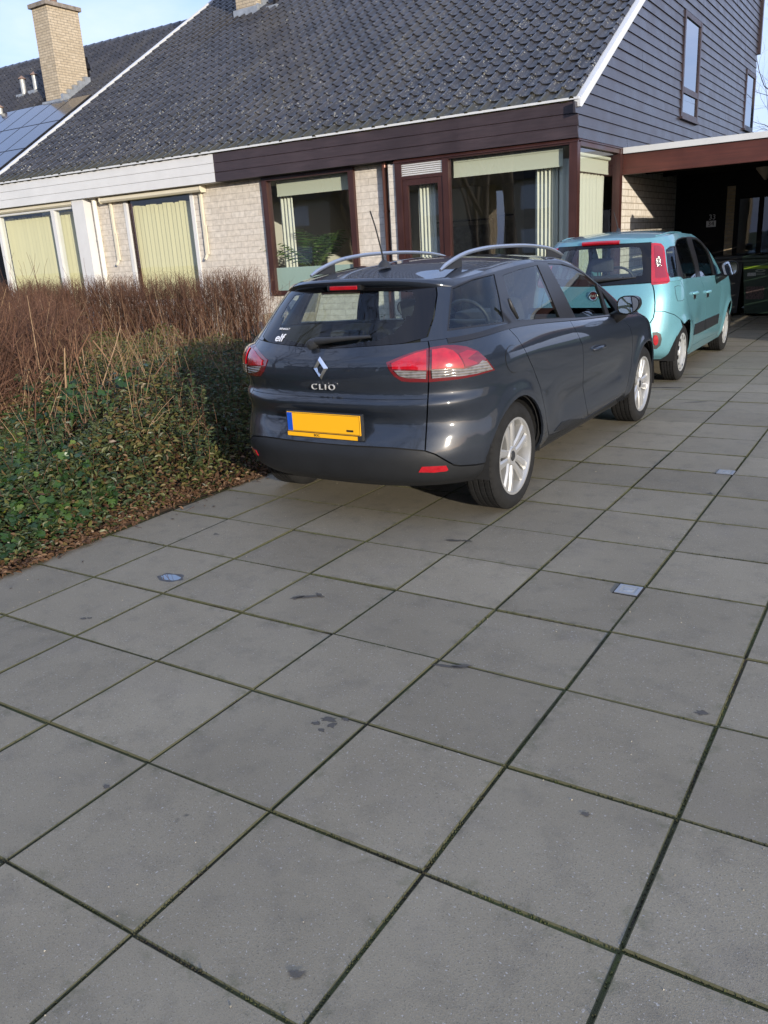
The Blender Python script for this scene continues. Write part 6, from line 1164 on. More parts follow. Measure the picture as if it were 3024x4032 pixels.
def make_wheel(root, name, x, y, z, side, R_, w, rim_r, kind, rot):
    """side +1: outer face towards +x. parts: tyre, rim(> centre cap)"""
    wh = bpy.data.objects.new(name, None); link(wh, root); wh.location = (x, y, z); wh.empty_display_size = .1
    h = w/2; g = MB(); s = side
    prof = [(rim_r-.004, -h+.012),(rim_r+.02,-h),(R_-.05,-h-.004),(R_-.02,-h+.008),(R_-.006,-h+.022)]
    nz = 4
    for k in range(nz):
        a = -h+.03+(2*h-.06)*k/nz; b = -h+.03+(2*h-.06)*(k+1)/nz
        prof += [(R_,a),(R_,b-.012),(R_-.007,b-.010),(R_-.007,b-.003),(R_,b-.001)]
    prof += [(R_-.006,h-.022),(R_-.02,h-.008),(R_-.05,h+.004),(rim_r+.02,h),(rim_r-.004,h-.012)]
    g.lathe(prof, 56, (0,0,0), 'X')
    # tread sipes
    for k in range(56):
        a = 2*math.pi*(k+.5)/56; c, d = math.cos(a), math.sin(a)
        for zz, t in ((-.66,.3),(-.25,-.3),(.25,.3),(.66,-.3)):
            x0 = zz*h-.018; x1 = zz*h+.018; r1 = R_+.0008; da = .012
            q = [(x0, r1*math.cos(a+t*.05-da), r1*math.sin(a+t*.05-da)),(x1, r1*math.cos(a-t*.05-da), r1*math.sin(a-t*.05-da)),(x1, r1*math.cos(a-t*.05), r1*math.sin(a-t*.05)),(x0, r1*math.cos(a+t*.05), r1*math.sin(a+t*.05))]
            g.add(q, [(0,1,2,3)], 1)
    g.build('tyre', [M_TYRE, M_RIMD], wh, smooth=True, angle=35, recalc=False)
    g = MB()
    fo = h-.010
    g.lathe([(rim_r+.006,s*(fo-.006)),(rim_r+.004,s*(fo+.004)),(rim_r-.008,s*(fo+.003)),(rim_r-.014,s*(fo-.012)),(rim_r-.022,s*(fo-.06)),(rim_r-.03,-s*h*.6)], 56, (0,0,0), 'X')
    if kind == 'alloy':
        for k in range(5):
            for off in (-.185, .185):
                a = rot+2*math.pi*k/5
                rad = np.array([math.cos(a), math.sin(a)]); tan = np.array([-rad[1], rad[0]])
                def pt(r_, t, d): return (s*d, rad[0]*r_+tan[0]*t, rad[1]*r_+tan[1]*t)
                o0, o1 = .019*np.sign(off), .042*np.sign(off); wi, wo = .0165, .0300
                ds = [(.035, fo-.022), (.10, fo-.012), (rim_r-.045, fo-.008), (rim_r-.012, fo-.010)]
                vs = []
                for q, (r_, d) in enumerate(ds):
                    t = (r_-.035)/(rim_r-.047); c = o0+(o1-o0)*t; ww = wi+(wo-wi)*t
                    vs += [pt(r_, c-ww, d-.010), pt(r_, c-ww*.55, d), pt(r_, c+ww*.55, d), pt(r_, c+ww, d-.010), pt(r_, c+ww, d-.045), pt(r_, c-ww, d-.045)]
                fs = []
                for q in range(3):
                    for e in range(6): fs.append((q*6+e, q*6+(e+1)%6, q*6+6+(e+1)%6, q*6+6+e))
                g.add(vs, fs)
        g.lathe([(.062,s*(fo-.055)),(.060,s*(fo-.022)),(.050,s*(fo-.014)),(.031,s*(fo-.016)),(.031,s*(fo-.03))], 28, (0,0,0), 'X')
        for k in range(5):
            a = rot+2*math.pi*(k+.5)/5
            g.lathe([(0,s*(fo-.02)),(.011,s*(fo-.02)),(.011,s*(fo-.05))], 8, (0,.050*math.cos(a),.050*math.sin(a)), 'X')
        rim = g.build('rim', M_RIM, wh, smooth=True, angle=32)
    else:
        g.lathe([(.0,s*(fo-.002)),(.05,s*(fo-.004)),(.06,s*(fo-.014)),(rim_r*.66,s*(fo-.004)),(rim_r*.72,s*(fo+.003))], 44, (0,0,0), 'X')
        g.lathe([(rim_r*.93,s*(fo+.0)),(rim_r-.004,s*(fo-.0005))], 44, (0,0,0), 'X')
        for k in range(11):
            a0 = rot+2*math.pi*(k-.27)/11; a1 = rot+2*math.pi*(k+.27)/11
            vs = []
            for a in np.linspace(a0, a1, 5):
                for r_, d in ((rim_r*.71, fo+.003),(rim_r*.82, fo+.006),(rim_r*.94, fo)): vs.append((s*d, r_*math.cos(a), r_*math.sin(a)))
            fs = []
            for q in range(4):
                for e in range(2): fs.append((q*3+e, q*3+e+1, q*3+3+e+1, q*3+3+e))
            g.add(vs, fs)
        rim = g.build('wheel_cover', M_HUBCAP, wh, smooth=True, angle=32)
    g = MB(); g.lathe([(0,s*(fo-.012)),(.026,s*(fo-.012)),(.031,s*(fo-.018))], 20, (0,0,0), 'X'); g.build('centre_cap', M_BLKP if kind == 'alloy' else M_HUBCAP, rim)
    g = MB(); g.lathe([(0,s*(fo-.075)),(rim_r*.62,s*(fo-.075)),(rim_r*.62,s*(fo-.095)),(rim_r,s*(fo-.10))], 28, (0,0,0), 'X'); g.build('brake', M_RIMD, wh)
    return wh

def seat(g, x, y, z, w, back_h, recline, head=True):
    """one seat shell made of rounded blocks in one mesh"""
    def tr(p):
        xx, yy, zz = p; return (x+xx, y+yy-(zz)*math.tan(recline), z+zz)
    g.bbox((x-w/2,y-.02,z-.16),(x+w/2,y+.48,z+.02),.05)
    g.bbox((-w/2,-.13,0),(w/2,.0,back_h),.06,0,tr)
    if head:
        g.bbox((-.13,-.10,back_h+.04),(.13,-.005,back_h+.20),.04,0,tr)
        for s in (-.06,.06): g.tube([tr((s,-.06,back_h-.03)), tr((s,-.06,back_h+.08))], .007, 6)
def cabin(root, w, y_front, y_rear, y_dash, z_belt, whx, z_seat, fh=.5, rh=.44):
    g = MB()
    g.box((-w*.8,y_rear-.62,.34),(w*.8,y_dash+.5,.37)); g.build('floor', M_INT, root)
    for lab, x, y, wd, bh in (('front_seat',.36,y_front,.48,fh),('front_seat',-.36,y_front,.48,fh)):
        q = MB(); seat(q, x, y, z_seat, wd, bh, R(14)); q.build(lab, M_SEAT, root, smooth=True, angle=40)
    q = MB(); q.bbox((-w*.86,y_rear-.02,z_seat-.14),(w*.86,y_rear+.48,z_seat+.02),.05)
    def tr(p): return (p[0], y_rear+p[1]-p[2]*math.tan(R(14)), z_seat+p[2])
    q.bbox((-w*.86,-.14,0),(w*.86,0,rh),.05,0,tr)
    for x in (-.38,.38): q.bbox((x-.13,-.11,rh),(x+.13,-.02,rh+.13),.04,0,tr)
    q.build('rear_bench', M_SEAT, root, smooth=True, angle=40)
    q = MB(); q.bbox((-w*.95,y_dash,.55),(w*.95,y_dash+.5,z_belt-.02),.06); q.bbox((whx-.2,y_dash-.02,z_belt-.06),(whx+.2,y_dash+.3,z_belt+.05),.05); q.build('dashboard', M_INT, root, smooth=True, angle=40)
    q = MB(); ts = np.linspace(0, 2*math.pi, 25)
    cx, cy, cz = whx, y_dash-.14, z_belt-.02; tl = R(24)
    q.tube([(cx+.185*math.cos(t), cy-.185*math.sin(t)*math.sin(-tl)*-1, cz+.185*math.sin(t)*math.cos(tl)) for t in ts], .016, 8, 0, False)
    q.tube([(cx-.17,cy,cz),(cx,cy+.03,cz-.01),(cx+.17,cy,cz)], .02, 8); q.tube([(cx,cy+.03,cz-.01),(cx,cy+.2,cz-.08)], .035, 8)
    q.build('steering_wheel', M_BLKP, root, smooth=True, angle=50)
# ================================================================== grey estate car
car = thing('estate_car', 'dark blue-grey estate car with silver roof rails and yellow rear plate, parked nearest', 'car', (.66, 2.36, 0), 0, 'cars parked on the driveway')
M_LETTER = principled('lettering_silver', (.62,.62,.62), rough=.3, metal=.35)
M_PAINT = car_paint('blue_grey_paint', (.0135,.018,.027), .16, .40)
def upto(line, v): return [p for p in line if p[1] >= v-1e-6]
o = OUT
AR = arch_uv(ES_L, 0, .312, .352); AF = arch_uv(ES_L, 2.60, .312, .352)
A = [(0,o['es_A'][0][1])]+o['es_A']                      # bumper top, from the tail centre to the rear arch
Bd = o['es_B']                                           # tailgate edge, downwards
VG = .62
B_up = [p for p in Bd if p[1] > VG]; B_lo = [p for p in Bd if p[1] <= VG]
uB = float(np.interp(-VG, [-p[1] for p in Bd], [p[0] for p in Bd]))
ia = min(range(len(A)), key=lambda i: abs(A[i][0]-Bd[-1][0]))
# where the bumper line runs into the arch
ja = min(range(len(AR)//2), key=lambda i: abs(AR[i][1]-A[-1][1]) )
panel('rear_bumper', ES_L, [(0,0)]+AR[:ja]+[AR[ja]]+A[::-1], M_GREYP, car, both=True, gap=.004)
panel('tailgate_lower', ES_L, A[:ia+1]+B_lo[::-1]+[(uB,VG),(0,VG)], M_PAINT, car, both=True)
panel('tailgate', ES_L, [(0,VG),(uB,VG)]+B_up[::-1]+[(Bd[0][0],1),(0,1)], M_PAINT, car, both=True, gap=.003)
C, Dl, E = o['es_C'], o['es_D'], o['es_E']; S = o['es_sill']
iD = min(range(len(S)), key=lambda i: (S[i][0]-Dl[-1][0])**2)
for mir in (False, True):
    panel('quarter_panel', ES_L, A[ia:]+AR[ja:]+[(C[-1][0],0)]+C[::-1]+[(C[0][0],1),(Bd[0][0],1)]+Bd, M_PAINT, car, mirror=mir)
    rd = panel('rear_door', ES_L, C+S[1:iD]+[Dl[-1]]+Dl[::-1]+[(Dl[0][0],1),(C[0][0],1)], M_PAINT, car, mirror=mir)
    fd = panel('front_door', ES_L, Dl+S[iD+1:-1]+[E[-1]]+E[::-1]+[(E[0][0],1),(Dl[0][0],1)], M_PAINT, car, mirror=mir)
    panel('sill', ES_L, [(C[-1][0],0),(AF[0][0]-.005,0),(E[-1][0],E[-1][1])]+S[::-1][1:], M_GREYP, car, mirror=mir)
    panel('sill_strip', ES_L, o['es_strip'], M_GREYP, rd if not mir else rd, off=.004, mirror=mir, rim=.006, gap=0)
    panel('belt_strip', ES_L, [(.548,.968),(1.77,.968),(1.77,1),(.548,1)], M_TRIMB, car, off=.004, mirror=mir, rim=.01, gap=0)
    panel('front_wing', ES_L, [(E[-1][0],0)]+[(E[-1][0],E[-1][1])]+E[::-1]+[(E[0][0],1),(2.02,1),(2.3,1),(2.3,0)]+AF[::-1], M_PAINT, car, mirror=mir)
    # greenhouse
    rw = o['es_rearwin']; edge = [p for p in rw if p[0] > .425]
    rwx = [(p[0]+.006, p[1]) for p in edge]
    panel('roof_pillar', ES_G, [(rwx[0][0],0)]+rwx+[(.503,.82),(0,.82),(0,1),(2.36,1),(2.34,.5),(2.30,0)], M_PAINT, car, holes=[o['es_trim']], mirror=mir, gap=.0015, hole_gap=0)
    tr = panel('window_trim', ES_G, o['es_trim'], M_TRIMB, car, holes=[o['es_qw'],o['es_rw'],o['es_fw'],o['es_tw']], mirror=mir, gap=0, off=.001, rim=.02)
    for k, nm in (('es_qw','rear_quarter_glass'),('es_rw','rear_door_glass'),('es_fw','front_door_glass'),('es_tw','corner_glass')):
        panel(nm, ES_G, o[k], M_CARGLASSD if k != 'es_fw' and k != 'es_tw' else M_CARGLASS, car, mirror=mir, gap=-.003, off=-.003, rim=0, step=.045)
    # lamps
    lo = panel('tail_lamp', ES_L, o['es_lampo'], M_LAMPD, car, mirror=mir, off=.004, rim=.012, gap=0, step=.02, bulge=.016)
    li = panel('tail_lamp', ES_L, o['es_lampi'], M_LAMPD, car, mirror=mir, off=.004, rim=.012, gap=0, step=.02, bulge=.012)
    for par, ks in ((lo, ('es_lo_red','es_lo_red2','es_lo_clr')), (li, ('es_li_red','es_li_clr'))):
        for k in ks:
            bl = .0175 if par is lo else .0138
            panel('red_lens' if 'red' in k else 'clear_lens', ES_L, o[k], (M_LAMPR if k != 'es_lo_red2' else M_LAMPR2) if 'red' in k else M_LENS, par, mirror=mir, off=.0045+bl, rim=.006, gap=0, step=.02, bulge=.002)
    panel('reflector', ES_L, o['es_refl'], M_LAMPR, car, mirror=mir, off=.004, rim=.01, gap=0, step=.02)
    if not mir:
        f = np.array(o['es_fuel'])
        panel('fuel_flap', ES_L, o['es_fuel'], M_PAINT, car, off=.0025, rim=.006, gap=0, step=.02)
        ring = panel('fuel_flap_seam', ES_L, [tuple(f.mean(0)+(p-f.mean(0))*1.035) for p in f], M_UNDER, car, holes=[o['es_fuel']], off=.0012, rim=0, gap=0, step=.02)
panel('front_bumper', ES_L, [(2.304,0),(2.304,1),(3,1),(3,0)], M_PAINT, car, gap=0, mirror=False); panel('front_bumper', ES_L, [(2.304,0),(2.304,1),(3,1),(3,0)], M_PAINT, car, gap=0, mirror=True)
# tail window: black border, clear centre
rclr = o['es_rearclear']
outer = [(0,.003)]+[(p[0],max(p[1],.003)) for p in rw]+[(.497,.80),(0,.80)]
inner = [(0,rclr[0][1])]+rclr+[(.38,.71),(.30,.735),(0,.745)]
rg = panel('tailgate_glass', ES_G, inner, M_CARGLASS, car, both=True, gap=0, rim=0, off=-.001)
def ring_panel(name, skin, outer, inner, mat, parent, **kw):
    """border strip between two outlines that both start and end on the centre line"""
    return panel(name, skin, outer[:-1]+[outer[-1]]+inner[::-1], mat, parent, both=True, **kw)
ring_panel('glass_border', ES_G, outer, inner, M_GLOSSB, rg, gap=.0, rim=.006, off=0)
g = MB(); gu, gv = np.meshgrid(np.linspace(2.36,3,14), np.linspace(0,1,10), indexing='ij'); p = ES_G.P(gu,gv)
for s in (1,-1):
    pts = [(float(s*a[0]),float(a[1]),float(a[2])) for a in p.reshape(-1,3)]
    g.add(pts, [(i*10+j,i*10+j+1,i*10+11+j,i*10+10+j) for i in range(13) for j in range(9)])
g.build('windscreen', M_CARGLASS, car, smooth=True, recalc=False)
# roof
def roof_pt(skin, u, w, crown):
    e = skin.P(u, np.ones_like(u)); x = e[...,0]*(1-w); q = np.stack([x, e[...,1], e[...,2]+crown*(1-(1-w)**2)*(e[...,0]/skin.A[-1,0])**2], -1); return q
def make_roof(skin, crown, mat, root, name='roof', umax=3.0):
    us, ws = np.linspace(0, umax, 100), np.linspace(0, 1, 14); U, Wm = np.meshgrid(us, ws, indexing='ij')
    P = roof_pt(skin, U, Wm, crown); V_, Q = [], []
    for s in (1, -1):
        b = len(V_); V_ += [(float(s*a[0]),float(a[1]),float(a[2])) for a in P.reshape(-1,3)]
        for i in range(99):
            for j in range(13):
                q = (b+i*14+j, b+i*14+j+1, b+i*14+15+j, b+i*14+14+j); Q.append(q if s < 0 else q[::-1])
    g = MB(); g.add(V_, Q); ob = g.build(name, mat, root, smooth=True, recalc=False)
    bm = bmesh.new(); bm.from_mesh(ob.data); bmesh.ops.remove_doubles(bm, verts=bm.verts[:], dist=.0006); bmesh.ops.recalc_face_normals(bm, faces=bm.faces[:]); bm.to_mesh(ob.data); bm.free()
    return ob
make_roof(ES_G, .050, M_PAINT, car)
# spoiler
def make_spoiler():
    ts = np.linspace(-1, 1, 41); V_, Q = [], []
    for t in ts:
        a = abs(t); sg = 1 if t >= 0 else -1
        te = (.566*math.sin(a*math.pi/2)**.9 if a > 0 else 0, )
        x = .575*a; 
        y_te = -.432+.232*a**2.6; z_te = 1.350-.012*a**2-.046*a**4
        uu = np.array([.62*a]); inn = roof_pt(ES_G, uu, np.array([.10]), .05)[0]; ed = ES_G.P(uu, np.array([1.0]))[0]; un = ES_G.P(np.array([.56*a]), np.array([.80]))[0]
        xt = x
        prof = [(inn[0],inn[1],inn[2]+.004),(ed[0]*.6+xt*.4,ed[1]*.6+y_te*.4,ed[2]*.55+z_te*.45+.012),(xt,y_te+.012,z_te+.005),(xt*1.004,y_te,z_te-.008),(xt*1.002,y_te+.006,z_te-.024),(un[0]*.6+xt*.4,un[1]*.5+y_te*.5+.01,z_te-.034),(un[0],un[1]+.004,un[2]+.004)]
        for p in prof: V_.append((sg*p[0],p[1],p[2]))
    k = 7
    for i in range(40):
        for j in range(k-1): Q.append((i*k+j,i*k+j+1,(i+1)*k+j+1,(i+1)*k+j))
    Q.append(tuple(range(k))); Q.append(tuple(40*k+j for j in range(k-1,-1,-1)))
    g = MB(); g.add(V_, Q); return g.build('spoiler', M_PAINT, car, smooth=True, angle=55)
sp = make_spoiler()
g = MB(); g.bbox((-.115,-.418,1.293),(.115,-.36,1.326),.006); g.build('brake_lamp_housing', M_TRIMB, sp)
g = MB(); g.bbox((-.092,-.425,1.298),(.092,-.40,1.320),.004); g.build('brake_lamp', M_LAMPR, sp)
# roof rails
for s in (1,-1):
    ys = np.linspace(-.115, 1.77, 30); g = MB()
    zt = _herm(np.array([-.115,-.05,.01,.17,.41,.79,1.24,1.55,1.77]), np.array([1.372,1.396,1.413,1.448,1.471,1.478,1.465,1.436,1.389]), ys)
    g.tube([(s*.452,float(y),float(z)) for y,z in zip(ys,zt)], [.008]+[.0125]*28+[.008], 10)
    rl = g.build('roof_rail', M_RAIL, car, smooth=True, angle=60)
    for y0,y1 in ((-.10,.14),(1.46,1.75)):
        g = MB()
        yy = np.linspace(y0,y1,8); zz = np.interp(yy, ys, zt)
        front = [(s*.447,float(a),float(b)-.010) for a,b in zip(yy,zz)]+[(s*.447,float(a),1.375) for a in yy[::-1]]
        poly3(g, front, [(s*.457,p[1],p[2]) for p in front]); g.build('rail_foot', M_BLKP, rl)
# antenna
t = MB(); t.lathe([(.0,1.444),(.012,1.442),(.030,1.425),(.042,1.402)],14,(0,.02,0)); an = t.build('antenna_base', M_BLKP, car, smooth=True)
t = MB(); t.tube([(0,.02,1.43),(0,-.012,1.52),(0,-.055,1.63),(.0,-.10,1.715)],[.006,.0045,.004,.0042],6); t.build('antenna_mast', M_BLKP, an)
# bonnet
g = MB(); us = np.linspace(2.0,3.0,24); e = ES_L.P(us, np.ones(24)); V_, Q = [], []
for i in range(24):
    for w in np.linspace(0,1,8):
        yb = 2.35+.10*(1-abs(e[i,0])/.82); 
        for _ in (0,): V_.append((float(e[i,0]), float(e[i,1]+(yb-e[i,1])*w), float(e[i,2]+(.955-e[i,2])*w+.06*w*(1-w))))
Q = [(i*8+j,i*8+j+1,i*8+9+j,i*8+8+j) for i in range(23) for j in range(7)]
g.add(V_,Q); g.add([(-x,y,z) for x,y,z in V_],[q[::-1] for q in Q]); g.build('bonnet', M_PAINT, car, smooth=True, recalc=False)
# plate, emblem, lettering, wiper, sticker
yp = -.716
pl = bpy.data.objects.new('number_plate', None); link(pl, car); pl.location = (.010, yp, .010); pl.scale = (.96,1,1)
g = MB(); g.bbox((-.272,-.004,.508),(.272,.02,.655),.006); g.build('plate_frame', M_BLKP, pl)
g = MB(); g.bbox((-.262,-.0075,.538),(.262,-.001,.648),.0028); g.build('plate_face', M_PLATE, pl)
g = MB(); g.box((-.262+.003,-.0088,.541),(-.222,-.0065,.645)); g.build('country_strip', M_PLATEB, pl)
g = MB(); g.box((-.266,-.0065,.511),(.235,-.002,.533)); g.build('dealer_strip', M_PLATE, pl)
g = MB()
for a,b,c,d in ((-.258,.2585,.5415,.5435),(-.258,.2585,.6425,.6445),(-.2585,-.2565,.5415,.6445),(.2565,.2585,.5415,.6445)): g.box((a,-.0082,c),(b,-.0072,d))
g.box((.165,-.0085,.556),(.212,-.0072,.567)); g.build('plate_marks', M_SIGND, pl)
text_mesh('BOC', .02, M_SIGND, 'dealer_lettering', pl, (-.05,-.0075,.522), extr=.0006)
g = MB(); n = 0
def rh(cx, cz, hw, hh): return [(cx,cz+hh),(cx+hw,cz),(cx,cz-hh),(cx-hw,cz)]
ye = -.699; oz = .903
def ring_prism(out, mid, inn):
    V_ = [(a,ye+.012,b) for a,b in out]+[(a,ye-.004,b) for a,b in mid]+[(a,ye+.006,b) for a,b in inn]
    g.add(V_, [(i,(i+1)%4,4+(i+1)%4,4+i) for i in range(4)]+[(4+i,4+(i+1)%4,8+(i+1)%4,8+i) for i in range(4)])
ring_prism(rh(0,oz,.050,.064), rh(-.003,oz,.034,.046), [(0+.002,oz+.030),(.018,oz-.004),(-.004,oz-.033),(-.020,oz+.003)])
em = g.build('emblem', M_CHROME, car)
text_mesh('CLIO', .045, M_LETTER, 'model_lettering', car, (.012,-.6955,.800), rot=(R(90),0,0), extr=.004, sx=1.28, space=1.38, offset=-.0007)
g = MB(); g.tube([(-.11,-.612,1.028),(-.06,-.622,1.040),(.10,-.615,1.053),(.27,-.585,1.062)],[.022,.022,.014,.008],8); g.lathe([(0,-.66),(.026,-.655),(.03,-.58)],12,(-.085,0,1.022),'Y'); g.build('wiper', M_BLKP, car, smooth=True, angle=50)
def place_on(skin, x, z, d=.003):
    """point and rotation of a flat mark lying on the tail at (x,z), readable from behind"""
    u_, v_ = skin.find(x=abs(x), z=z); p = skin.P(np.array([u_]), np.array([v_]))[0]; n = skin.Nrm(np.array([u_]), np.array([v_]))[0]; sg = 1 if x >= 0 else -1
    p = Vector((sg*p[0],p[1],p[2])); n = Vector((sg*n[0],n[1],n[2])).normalized(); up = (Vector((0,0,1))-n*n.z).normalized(); r_ = up.cross(n)
    return p+n*d, Matrix((r_, up, n)).transposed().to_euler()
M_STICK = principled('sticker_white', (.80,.80,.80), rough=.4)
for txt, sz, x, z, nm, sx_ in (('elf', .070, -.365, 1.048, 'sticker', 1.15), ('RENAULT', .018, -.355, 1.094, 'sticker_line', 1.25)):
    lc, rt = place_on(ES_G, x, z); text_mesh(txt, sz, M_STICK, nm, rg, lc, rt, extr=.0004, sx=sx_, offset=.0012 if nm == 'sticker' else 0)
# mirrors and handles
def mirror_unit(root, x0, x1, y, z0, z1, depth, paint, arm, sgn=1, chin=.0):
    """rounded shell whose open face looks backwards; glass set into it"""
    cx, cz = (x0+x1)/2, (z0+z1)/2; hw, hh = (x1-x0)/2, (z1-z0)/2
    def loop(k, yy, ex=3.0):
        out = []
        for i in range(28):
            a = 2*math.pi*i/28; c, s_ = math.cos(a), math.sin(a); q = (abs(c)**ex+abs(s_)**ex)**(-1/ex)
            X = cx+hw*k*c*q; Z = cz+hh*k*s_*q
            if Z < cz: X -= chin*(cz-Z)/hh*.5*(1 if X > cx else -.1)
            out.append((sgn*X, yy, Z))
        return out
    L = [loop(.93,y+.012),loop(1,y),loop(1.02,y+.03),loop(.95,y+depth*.55),loop(.72,y+depth*.9),loop(.3,y+depth)]
    g = MB(); V_ = [p for l in L for p in l]; fs = [(i*28+k,i*28+(k+1)%28,(i+1)*28+(k+1)%28,(i+1)*28+k) for i in range(5) for k in range(28)]; fs.append(tuple(5*28+k for k in range(28)))
    g.add(V_, fs); mo = g.build('door_mirror', paint, root, smooth=True, angle=50)
    g = MB(); g.add([(p[0],p[1]+.07*(p[2]-cz),p[2]) for p in loop(.90,y+.004)],[tuple(range(28))]); g.build('mirror_glass', M_MIRROR, mo, recalc=False)
    g = MB(); g.tube([(sgn*(x0-.07),y+.07,z0-.05),(sgn*(x0+.02),y+.06,z0+.0),(sgn*(x0+.07),y+.05,z0+.04)],[.05,.042,.035],10); g.build('mirror_arm', arm, mo, smooth=True)
    return mo
for s in (1,-1): mirror_unit(car, .858, 1.022, 1.80, .952, 1.082, .15, M_GLOSSB if False else M_TRIMB, M_TRIMB, s, .05)
for s in (1,-1):
    for (y, z, nm) in ((1.385,.760,'door_handle'),):
        g = MB(); x = .861
        g.tube([(s*x,y-.10,z),(s*(x+.022),y-.08,z+.004),(s*(x+.030),y,z+.006),(s*(x+.022),y+.08,z+.004),(s*x,y+.10,z)],[.010,.014,.0155,.014,.010],10)
        g.build(nm, M_PAINT, car, smooth=True, angle=60)
    g = MB(); g.tube([(s*.790,.045,1.20),(s*.797,.075,1.15),(s*.815,.115,1.085)],[.008,.012,.008],8); g.build('rear_door_handle', M_BLKP, car, smooth=True)
# inner shell, underside, wheel wells, cabin
def inner(skin, root, arches, vs=.85):
    for mir in (False, True):
        pts = [(0,0)]
        for a in arches: pts += a
        pts += [(3,0),(3,1),(0,1)]
        panel('inner_shell', skin, pts, M_UNDER, root, off=-.034, rim=0, gap=0, step=.07, mirror=mir)
inner(ES_L, car, [AR, AF])
def wells(root, ys, zc, r, xin, xout):
    for y in ys:
        for s in (1,-1):
            g = MB(); th = np.linspace(R(-8), R(188), 20)
            a = [(s*xin, y+r*math.cos(t), zc+r*math.sin(t)) for t in th]; b = [(s*xout, y+r*math.cos(t), zc+r*math.sin(t)) for t in th]
            g.add(a+b, [(i,i+1,21+i,20+i) for i in range(19)]); g.add(a, [tuple(range(20))]); g.build('wheel_well', M_UNDER, root, recalc=False)
wells(car, (0,2.6), .312, .362, .60, .846)
g = MB(); g.box((-.56,-.50,.29),(.56,3.2,.34)); g.box((-.76,.42,.215),(.76,2.2,.26)); g.tube([(-.72,0,.30),(.72,0,.30)],.04,8); g.build('underbody', M_UNDER, car)
cabin(car, .72, 1.22, .34, 1.95, .93, -.36, .45, .50, .44)
g = MB(); g.box((-.60,-.46,.60),(.60,.30,.64)); g.build('load_floor', M_INT, car)
for (y, nm) in ((0,'wheel'),(2.60,'wheel')):
    for s in (1,-1): make_wheel(car, nm, s*.752, y, .3135, s, .3135, .20, .222, 'alloy', .55 if y == 0 else 1.2)
# ================================================================== small teal hatchback
hb2 = thing('hatchback_car', 'small tall light teal hatchback parked by the carport, grey plastic strips along its doors', 'car', (.52, 7.12, 0), R(.8), 'cars parked on the driveway')
M_TEAL = car_paint('teal_paint', (.125,.300,.345), .30, .36)
M_LENSD = mat_lens('reversing_lens', (.10,.09,.085))
AR2 = arch_uv(HA_L, 0, .292, .335); AF2 = arch_uv(HA_L, 2.44, .292, .335)
gp, sm = o['ha_gap'], o['ha_seam']
VB = gp[-1][1]
seam = [p for p in sm]; 
i_s = min(range(len(gp)), key=lambda i: abs(gp[i][1]-seam[0][1]))
js = min(range(len(AR2)), key=lambda i: (AR2[i][0]-seam[-1][0])**2+(AR2[i][1]-seam[-1][1])**2)
ut = o['ha_lampd'][0]
C2, D2, E2, S2 = o['ha_C'], o['ha_D'], o['ha_E'], o['ha_sill']
panel('rear_bumper', HA_L, [(0,0)]+AR2[:js]+[seam[-1]]+seam[::-1][1:]+gp[i_s:]+[(0,VB)], M_TEAL, hb2, both=True)
panel('tailgate', HA_L, [(0,VB+.004)]+[(p[0]-.004,p[1]) for p in gp[::-1]]+[(gp[0][0]-.004,1),(0,1)], M_TEAL, hb2, both=True)
kC = min(range(len(AR2)), key=lambda i: (AR2[i][0]-C2[-1][0])**2+(AR2[i][1]-C2[-1][1])**2)
